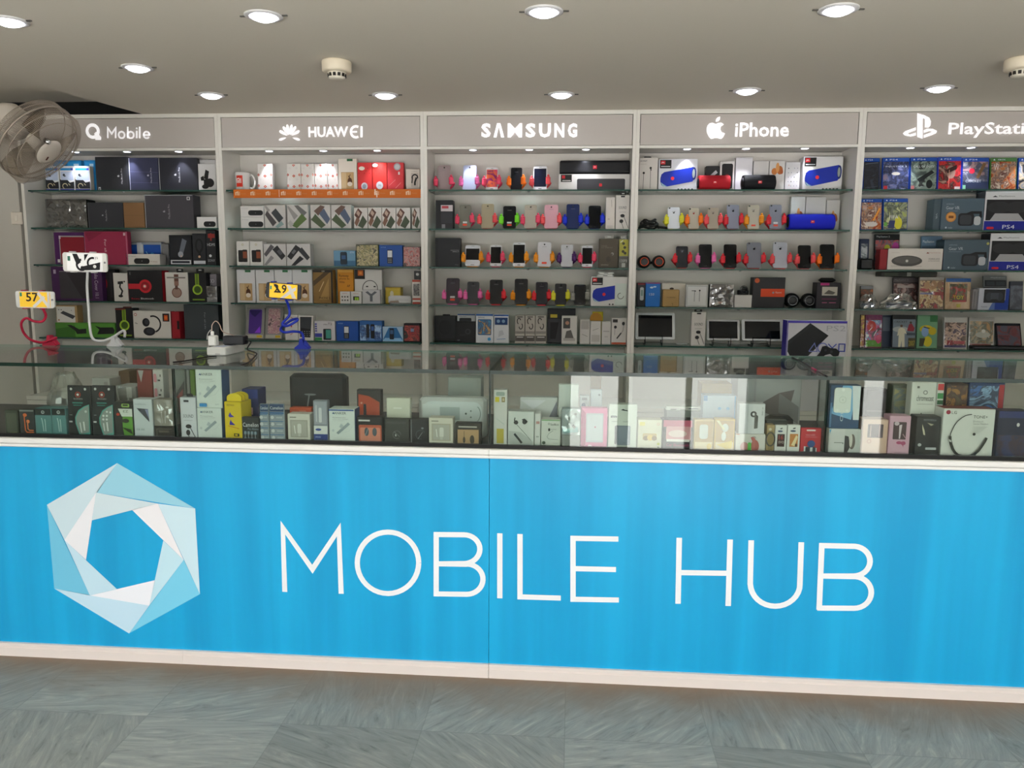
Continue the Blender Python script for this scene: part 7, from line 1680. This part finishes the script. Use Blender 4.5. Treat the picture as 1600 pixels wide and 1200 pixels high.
cg('gadget_box', 'dark grey box with pale loop behind memory cards', 'box', 1196, 1230, 657, '#3c403c', [('p', '#8a9088', [(.2, .2), (.5, .9), (.95, .2)]), ('o', '#26282a', .6, .5, .14, .05, 0, 200)], yo=.045, d=.03)
# right-hand end of the counter
wl_ = cg('headset_box', 'white box with a dark oval lens picture', 'box', 1294, 1344.6, 670, '#c9c9c6', [('r', '#d3d1d0', 0, 0, .5, 1), ('p', '#4fa0d0', [(0, .96), (.06, 1), (.02, .8)]), ('p', '#3a3638', [(.5, .76), (.62, .72), (.68, .3), (.6, .08), (.5, .04)]), ('e', '#6a5e58', .74, .52, .10, .30), ('e', '#d6cfc6', .70, .56, .05, .26), ('r', '#8a8886', .16, .46, .42, .49), ('e', '#3a3a3c', .44, .46, .015, .03)], d=.05)
cg('usb_modem_box', 'navy blue upright box with pale sloping top', 'box', 1296, 1344, 602, '#24486e', [('p', '#7fb4dc', [(0, .35), (.4, 1), (.9, 1), (.8, .55), (.74, .2)]), ('p', '#dfe4e6', [(.72, 1), (1, 1), (1, .2), (.8, .2)]), ('t', '#c9d6e2', 'BO', .36, .16, .46, .42, -90), ('r', '#5c88b4', 0, .02, .06, .6)], base=wl_[1] + .0004, yb=669, d=.04)
tgx, tgz = at(1316.5, 645, YC + .020)
a, c, h = span(1303.5, 1330, 606, 645, YC + .020, tgz)
m = MB(); m.prism(rrect(-(c - a) / 2, (c - a) / 2, 0, h, .008), 0, .004, mat('#e2e5df', .4))
art(m, -(c - a) / 2, (c - a) / 2, 0, h, 0, [('c', '#f4f5f0', .5, .92, .06), ('o', '#bcc2ba', .5, .52, .13, .015), ('c', '#c4cac2', .5, .52, .03), ('c', '#eef0ea', .22, .1, .05), ('c', '#eef0ea', .78, .1, .05)])
tag(m.build('remote_tag', None, ((a + c) / 2, YC + .0205, tgz)), uniq('white rounded plastic tag fixed before the navy box'), 'tag')
cg('makeup_set_box', 'peach box with dark brush window', 'box', 1347, 1387, 655.5, '#d9b4a2', [('rr', '#4c3434', .18, .50, .82, .88, .02), ('l', '#c9a49a', .02, [(.3, .52), (.3, .86)]), ('l', '#b98a84', .02, [(.66, .52), (.66, .86)]), ('o', '#c08a80', .26, .40, .05, .015)], d=.05)
cg('makeup_set_box', 'pink box with window and deep pink bow', 'box', 1388, 1422, 650, '#d3a6b8', [('rr', '#4a3238', .18, .42, .82, .86, .02), ('e', '#c9b4bc', .34, .82, .12, .05), ('p', '#d9c6cc', [(.46, .78), (.60, .80), (.54, .44), (.48, .44)]), ('l', '#b08a94', .02, [(.66, .56), (.8, .46)]), ('e', '#b04a72', .5, .34, .14, .04), ('e', '#b04a72', .70, .33, .12, .05), ('p', '#b04a72', [(.62, .32), (.72, .22), (.7, .32)]), ('r', '#c494a6', .3, .08, .6, .1)], d=.05)
cg('headset_box', 'black box with white handset pictures', 'box', 1430.4, 1468.6, 651, '#26272a', [('t', '#9a9ca0', 'MOTOROLA', .28, .90, .82, .95), ('p', '#d9cfb4', [(.22, .82), (.34, .66), (.38, .54), (.30, .56), (.24, .70)]), ('p', '#b4aa94', [(.42, .86), (.72, .82), (.60, .78)]), ('rr', '#1a1b1e', .46, .30, .80, .78, .03), ('e', '#c4c6c8', .16, .30, .08, .04), ('r', '#b9bbbe', .42, .18, .88, .24), ('l', '#3a3c40', .01, [(.3, .1), (.95, .1)])], d=.05)
cc_ = cg('streaming_stick_box', 'white box picturing a black puck on a cable', 'box', 1421, 1460, 597, '#dcdbd3', [('o', '#8a8884', .56, .86, .025, .012), ('t', '#4a4a48', 'chromecast', .20, .74, .92, .82), ('r', '#b4b2ac', .24, .69, .90, .70), ('e', '#2c2b2b', .68, .34, .21, .16), ('l', '#2c2b2b', .06, [(.20, .26), (.30, .44), (.44, .52), (.58, .46)]), ('p', '#232222', [(.14, .18), (.26, .34), (.36, .26), (.26, .14)]), ('r', '#9a9894', .22, .2, .27, .24), ('r', '#6a6864', .18, .92, .28, .95)], yo=.055, base=ZRAIL + .0004, d=.04)
cg('streaming_stick_box', 'narrow box end with stacked colour squares', 'box', 1460.6, 1471.6, 598, '#d2d0ca', [('r', '#c8343a', 0, .90, 1, .99), ('r', '#3a8a4c', 0, .78, 1, .86), ('r', '#2c5c38', 0, .70, 1, .76), ('r', '#e8e6e0', 0, .58, 1, .66), ('r', '#2c6ab0', 0, .48, 1, .56), ('r', '#26282a', 0, .36, 1, .46)], yo=.055, d=.04)
LGB = [('c', '#a82a44', .085, .935, .045), ('t', '#6a6a68', 'LG', .15, .90, .25, .96), ('t', '#5c5c5a', 'TONE+', .58, .82, .86, .88), ('t', '#a9a8a4', 'Bluetooth', .58, .74, .78, .78), ('t', '#a9a8a4', 'Stereo Headset', .58, .69, .88, .73)] + [('r', '#c4c3be', .58, .64 - .025 * i, .86 - .03 * i, .65 - .025 * i) for i in range(6)]
LGB += [('l', '#3a3a38', .018, [(.53, .904), (.46, .895), (.40, .873), (.33, .825), (.26, .76), (.21, .68), (.17, .58), (.145, .50), (.136, .43)]), ('l', '#2c2c29', .055, [(.136, .45), (.145, .37), (.17, .28), (.21, .18), (.26, .11), (.32, .06), (.40, .04), (.48, .04), (.56, .045), (.64, .08), (.72, .16), (.79, .28), (.83, .36), (.855, .43)]), ('p', '#c9c8c4', [(.11, .39), (.17, .36), (.17, .32), (.12, .34)]), ('l', '#5a5a56', .012, [(.60, .07), (.70, .16), (.77, .28), (.82, .40)]), ('c', '#3a3a38', .60, .50, .03)]
cg('headset_box', 'large white box picturing a black neckband', 'box', 1471.5, 1553, 639, '#dcdbd6', LGB, d=.06, top='#8a3a34')
cg('game_case', 'blue and red printed game box behind the neckband box', 'game', 1510, 1566, 598, '#1f3a6a', [('r', printed(['#1c2c54', '#3a6ab0', '#12203c', '#8fb4dc', '#2a3c5c'], 22, 61), .02, .1, .86, .96), ('r', '#a82a34', .84, .02, .99, .98), ('p', '#c43a44', [(.5, .1), (.86, .3), (.84, .1)]), ('l', '#7a9cc0', .04, [(.1, .5), (.4, .35), (.8, .55)])], yo=.12, d=.05)
cg('game_case', 'dark red and ochre printed game box behind the neckband box', 'game', 1474, 1509, 600, '#3a2220', [('r', printed(['#2c1c1a', '#7a2c24', '#a8742c', '#4a2420', '#5c4a2c'], 24, 63), .02, .02, .98, .98)], yo=.12, d=.05)
cg('game_case', 'dark navy game box with red streak at the counter end', 'game', 1557, 1606, 642, '#1e2440', [('p', '#6a2c38', [(.4, .3), (.9, .42), (.9, .34), (.5, .1)]), ('r', printed(['#161a30', '#2c3560', '#3c2434', '#222a4c'], 22, 67), .02, .05, .98, .5), ('r', '#29346a', 0, .86, 1, 1), ('e', '#d9d8d6', .66, .72, .05, .04)], d=.05)
cg('gadget_box', 'olive printed box behind the pink window box', 'box', 1392, 1420, 602, '#55584a', [('r', printed(['#3c4038', '#8a8660', '#5c6a74', '#a89c6a'], 26, 71), .05, .3, .95, .96), ('r', '#2c2c2a', .0, 0, 1, .25)], yo=.12, d=.05)
cg('carton', 'dark brown carton behind the peach box', 'box', 1352, 1390, 610, '#4c4038', [('r', '#5c5048', 0, .6, 1, .62)], yo=.2, d=.08, r=.8)

# ------------------------------------------------------------------ on top of the counter
ZT = ZTOP + .0003
CLAMPY = YCB - .03


def flex(px_path, phone_px, col, screen, plook, slook, clamp_px, body_col, tilt):
    """bendy arm clamped to the rear edge of the glass top, holding a phone sideways"""
    x0, x1, y0, y1 = phone_px
    Y = CLAMPY
    a, zt = at(x0, (y0 + y1) / 2, Y)
    c, _ = at(x1, (y0 + y1) / 2, Y)
    zt = at((x0 + x1) / 2, y0, Y)[1]
    zb = at((x0 + x1) / 2, y1, Y)[1]
    w, h = c - a, zt - zb
    o = empty('phone', ((a + c) / 2, Y - .012, (zt + zb) / 2), (0, math.radians(tilt), 0), uniq(plook), 'phone')
    m = MB(); m.prism(rrect(-w / 2, w / 2, -h / 2, h / 2, .010), 0, .008, mat(body_col, .3)); m.build('case_body', o)
    m = MB(); m.prism([(-w * .40, -h * .45), (w * .40, -h * .45), (w * .40, h * .45), (-w * .40, h * .45)], -.0005, 0, mat(screen[0], .12, 0, .35))
    art(m, -w * .40, w * .40, -h * .45, h * .45, -.0005, screen[1]); m.build('screen', o)
    m = MB(); m.lathe([(.0, -.0006), (.0045, -.0006), (.0045, .0002)], mat('#9a9aa0' if body_col > '#8' else '#2c2c30', .3), 14, (w * .455, 0, 0), 'y'); m.build('home_button', o)
    cl = atz(clamp_px[0], clamp_px[1], ZT)
    cx, cy = cl[0], CLAMPY
    s = empty('flexible_phone_stand', (cx, cy, ZT), (0, 0, 0), uniq(slook), 'phone stand', 'bendy phone stands on the counter')
    cm = mat(col, .4)
    P = [Vector((at(px, py, Y)[0] - cx, 0, at(px, py, Y)[1] - ZT)) for px, py in px_path]
    n = len(P)
    for i, p in enumerate(P):
        p.z = max(p.z, .009)
        p.y = .012 + .02 * math.sin(i * 1.1) * (0 if i in (0, n - 1) else 1) - (0 if i else .0)
    m = MB(); m.tube(bez([tuple(p) for p in P], 7), .0052, cm, 10); m.build('gooseneck', s)
    g = P[0]
    m = MB(); m.prism(rrect(g.x - .022, g.x + .022, g.z + .0, g.z + h + .0, .006), .001, .010, cm); hd = m.build('phone_grip', s)
    for q in (-.36, .22):
        for up in (0, 1):
            px_ = (a + c) / 2 - cx + q * w * .8
            zz = ((zt if up else zb) - ZT) - math.tan(math.radians(tilt)) * q * w * .8
            m = MB(); m.box(px_ - .009, px_ + .009, -.0165, .008, zz - (-.0006 if up else .0046), zz + (.0046 if up else -.0006), cm, .0015); m.build('claw', hd)
    # clothes-peg clamp biting the glass edge
    m = MB(); m.prism([(-.030, .0), (.028, .0), (.024, .008), (.010, .016), (.004, .040), (-.006, .042), (-.012, .018), (-.028, .006)], .0, .026, cm); cp = m.build('clamp', s)
    m = MB(); m.box(-.026, .020, .0, .026, -.0225, -.0128, cm, .002); m.build('lower_jaw', cp)
    m = MB(); m.box(-.012, .012, .031, .036, -.020, .014, cm, .002); m.build('spring_block', cp)
    m = MB(); m.prism([(.006, .014), (.030, .001), (.034, .004), (.012, .034)], .004, .022, cm); m.build('lever', cp)
    return s


SCR1 = ('#f0c23a', [('r', '#3c9a78', .02, .7, .09, .96), ('t', '#2a2a22', '57', .22, .36, .62, .96, 0, .02), ('l', '#f6f4ee', .20, [(.45, .0), (.82, .70)]), ('l', '#f6f4ee', .20, [(.62, .96), (.95, .04)]), ('r', '#e8e6e0', .92, 0, 1, 1)])
SCR2 = ('#f2f2f0', [('r', '#3c7a68', .02, .56, .10, .84), ('p', '#1b1c20', [(.16, .98), (.30, .98), (.40, .5), (.28, .3)]), ('p', '#1b1c20', [(.5, .96), (.62, .98), (.5, .55)]), ('o', '#1b1c20', .42, .34, .30, .13, 90, 330), ('c', '#1b1c20', .44, .16, .12), ('c', '#f2f2f0', .45, .20, .06), ('o', '#1b1c20', .74, .46, .30, .12, 70, 260), ('p', '#1b1c20', [(.40, .22), (.96, .52), (.94, .06), (.46, .02)]), ('c', '#f2f2f0', .80, .26, .10), ('t', '#6a6a6a', 'yu', .82, .62, .90, .84)])
SCR3 = ('#f2c42c', [('r', '#2c9a84', .02, .56, .08, .82), ('t', '#22221c', '2.9', .16, .34, .62, .96, -0, .02), ('p', '#22221c', [(.14, .96), (.22, .96), (.42, .40), (.34, .36)]), ('p', '#e9e6dc', [(.40, .0), (.54, .0), (.96, .62), (.96, .84), (.80, .70)]), ('p', '#e9e6dc', [(.62, .96), (.76, .92), (.98, .04), (.84, .02)])])
flex([(64, 482), (64, 494), (58.5, 503), (50.6, 502), (42.7, 497), (34, 505), (31.5, 519), (37, 530), (50, 534.5), (67, 535), (80, 531), (86, 528)], (28, 87.5, 455, 481), '#c02848', SCR1, 'white-framed phone showing a yellow screen on a red arm', 'red bendy phone stand clamped to the counter edge', (90, 538), '#e4e4e2', 0.5)
flex([(134, 425), (129, 451), (131.6, 480.5), (138, 507.5), (146, 528), (157.5, 533), (171, 528), (184.5, 518), (190, 520), (192, 527)], (101, 169.5, 395, 424.5), '#d9dadc', SCR2, 'white-framed phone with black swirl screen on a white arm', 'white bendy phone stand clamped to the counter edge', (192, 539), '#ecece9', 1.0)
flex([(445, 468), (447, 480), (448, 493), (440, 506), (450, 509), (463, 502), (462, 498.5), (451, 501), (440, 509), (438, 515), (446, 519), (459, 518), (468, 521), (473, 531)], (417.5, 471.5, 442.5, 467), '#2036b4', SCR3, 'black-framed phone showing a yellow screen on a blue arm', 'blue bendy phone stand clamped to the counter edge', (473, 545), '#17181c', 4)

# white socket block with chargers
sx0, sy0 = atz(323, 555.5, ZT)
sx1, _ = atz(355, 555.5, ZT)
st_ = empty('socket_block', ((sx0 + sx1) / 2, sy0, ZT), (0, 0, 0), uniq('white power socket block standing on the glass counter top'), 'power strip')
w = sx1 - sx0
m = MB(); m.box(-w / 2, w / 2, 0, .17, 0, .030, mat('#e2e4e0', .35), .003); m.build('block_body', st_)
m = MB(); m.box(-w * .05, w * .20, -.001, .001, .003, .009, mat('#c4c6c4', .4)); m.build('cable_entry', st_)
for i in range(3):
    m = MB(); m.box(-.018, .018, .025 + .05 * i, .055 + .05 * i, .0302, .0312, mat('#c2cbe0', .4)); m.build('socket', st_)
P = [atz(px, py, ZT + .003) for px, py in ((338, 556.5), (322, 558), (300, 562), (282, 565), (270, 566))]
m = MB(); m.tube(bez([(x - (sx0 + sx1) / 2, y - sy0, .003) for x, y in P], 5), .0025, mat('#1a1a1a', .45), 6); m.build('power_cord', st_)
YQ = sy0 + .04
a, c = at(324.5, 535, YQ)[0], at(336.5, 535, YQ)[0]
zc0 = ZT + .0316
zc1 = at(330, 524.5, YQ)[1]
uc = empty('usb_charger', ((a + c) / 2, YQ, zc0), (0, 0, 0), uniq('white upright USB charger plugged into the socket block'), 'charger')
m = MB(); m.box(-(c - a) / 2, (c - a) / 2, 0, .03, 0, zc1 - zc0, mat('#e4e5e2', .3), .003); m.build('charger_body', uc)
m = MB(); m.box(-.006, .006, .006, .014, zc1 - zc0 + .0002, zc1 - zc0 + .016, mat('#e8e8e6', .3), .002); m.build('usb_plug', uc)
q = lambda px, py: (at(px, py, YQ)[0] - (a + c) / 2, .010, at(px, py, YQ)[1] - zc0)
m = MB(); m.tube(bez([q(329, 518), q(329.5, 508), q(335, 502), q(341, 507), q(344, 515), q(349, 520), (q(356, 526)[0], .06, q(356, 526)[2])], 5), .0016, mat('#c9aea0', .35), 6); m.build('cable', uc)
a2, c2 = at(342, 532, YQ)[0], at(375, 532, YQ)[0]
ad = empty('power_adapter', ((a2 + c2) / 2, YQ + .03, zc0), (0, 0, 0), uniq('black power adapter brick on the white socket block'), 'adapter')
zh = at(358, 526, YQ)[1] - zc0
m = MB(); m.box(-(c2 - a2) / 2, (c2 - a2) / 2, 0, .045, .003, zh, mat('#1b1d22', .4), .003); m.build('brick', ad)
m = MB(); m.box(-(c2 - a2) / 2 + .002, -(c2 - a2) / 2 + .024, .01, .035, 0, .004, mat('#15161a', .4)); m.build('plug_pins', ad)
ox, oy = (a2 + c2) / 2, YQ + .03
P = [((c2 - a2) / 2, .02, zh * .5), ((c2 - a2) / 2 + .02, .02, zh * .35), (atz(386, 545, ZT + .01)[0] - ox, atz(386, 545, ZT + .01)[1] - oy, ZT + .010 - zc0)] + [(atz(px, py, ZT + .004)[0] - ox, atz(px, py, ZT + .004)[1] - oy, ZT + .0055 - zc0) for px, py in ((392, 549), (401, 553), (397, 559), (388, 567), (376, 571))]
m = MB(); m.tube(bez(P, 6), .0024, mat('#17181b', .4), 6); m.build('cable', ad)
a3, c3 = at(318.5, 535, YQ)[0], at(323.5, 535, YQ)[0]
bp_ = empty('power_plug', ((a3 + c3) / 2 - .001, YQ + .045, ZT), (0, 0, 0), uniq('black plug and lead at the side of the socket block'), 'plug')
m = MB(); m.box(-.008, .008, 0, .03, 0, at(321, 521, YQ)[1] - ZT, mat('#18191c', .4), .003); m.build('plug_body', bp_)
m = MB(); m.tube(bez([(0, .015, at(321, 521, YQ)[1] - ZT), (-.004, .012, at(321, 519, YQ)[1] - ZT + .004), (-.014, .006, at(321, 524, YQ)[1] - ZT), (-.016, .004, .05)], 5), .002, mat('#b9b9ba', .4), 6); m.build('lead', bp_)
P = [atz(px, py, ZT + .004) for px, py in ((1238, 559), (1250, 564), (1266, 573), (1281, 582), (1292, 588))]
m = MB(); m.tube(bez([(x - P[0][0], y - P[0][1], .0035) for x, y in P], 5), .003, mat('#17181a', .35), 8)
ck = m.build('audio_cable', None, (P[0][0], P[0][1], ZT)); tag(ck, uniq('straight black cable lying slantwise on the glass top'), 'cable')
m = MB(); v0, v1 = P[2], P[3]; m.tube([(v0[0] - P[0][0] + .2 * (v1[0] - v0[0]), v0[1] - P[0][1] + .2 * (v1[1] - v0[1]), .0035), (v0[0] - P[0][0] + .7 * (v1[0] - v0[0]), v0[1] - P[0][1] + .7 * (v1[1] - v0[1]), .0035)], .0036, mat('#c03a68', .4), 8); m.build('pink_sleeve', ck)
for q, v in SEEN.items():
    if len(v) > 1:
        print('SAME LABEL', q, v)
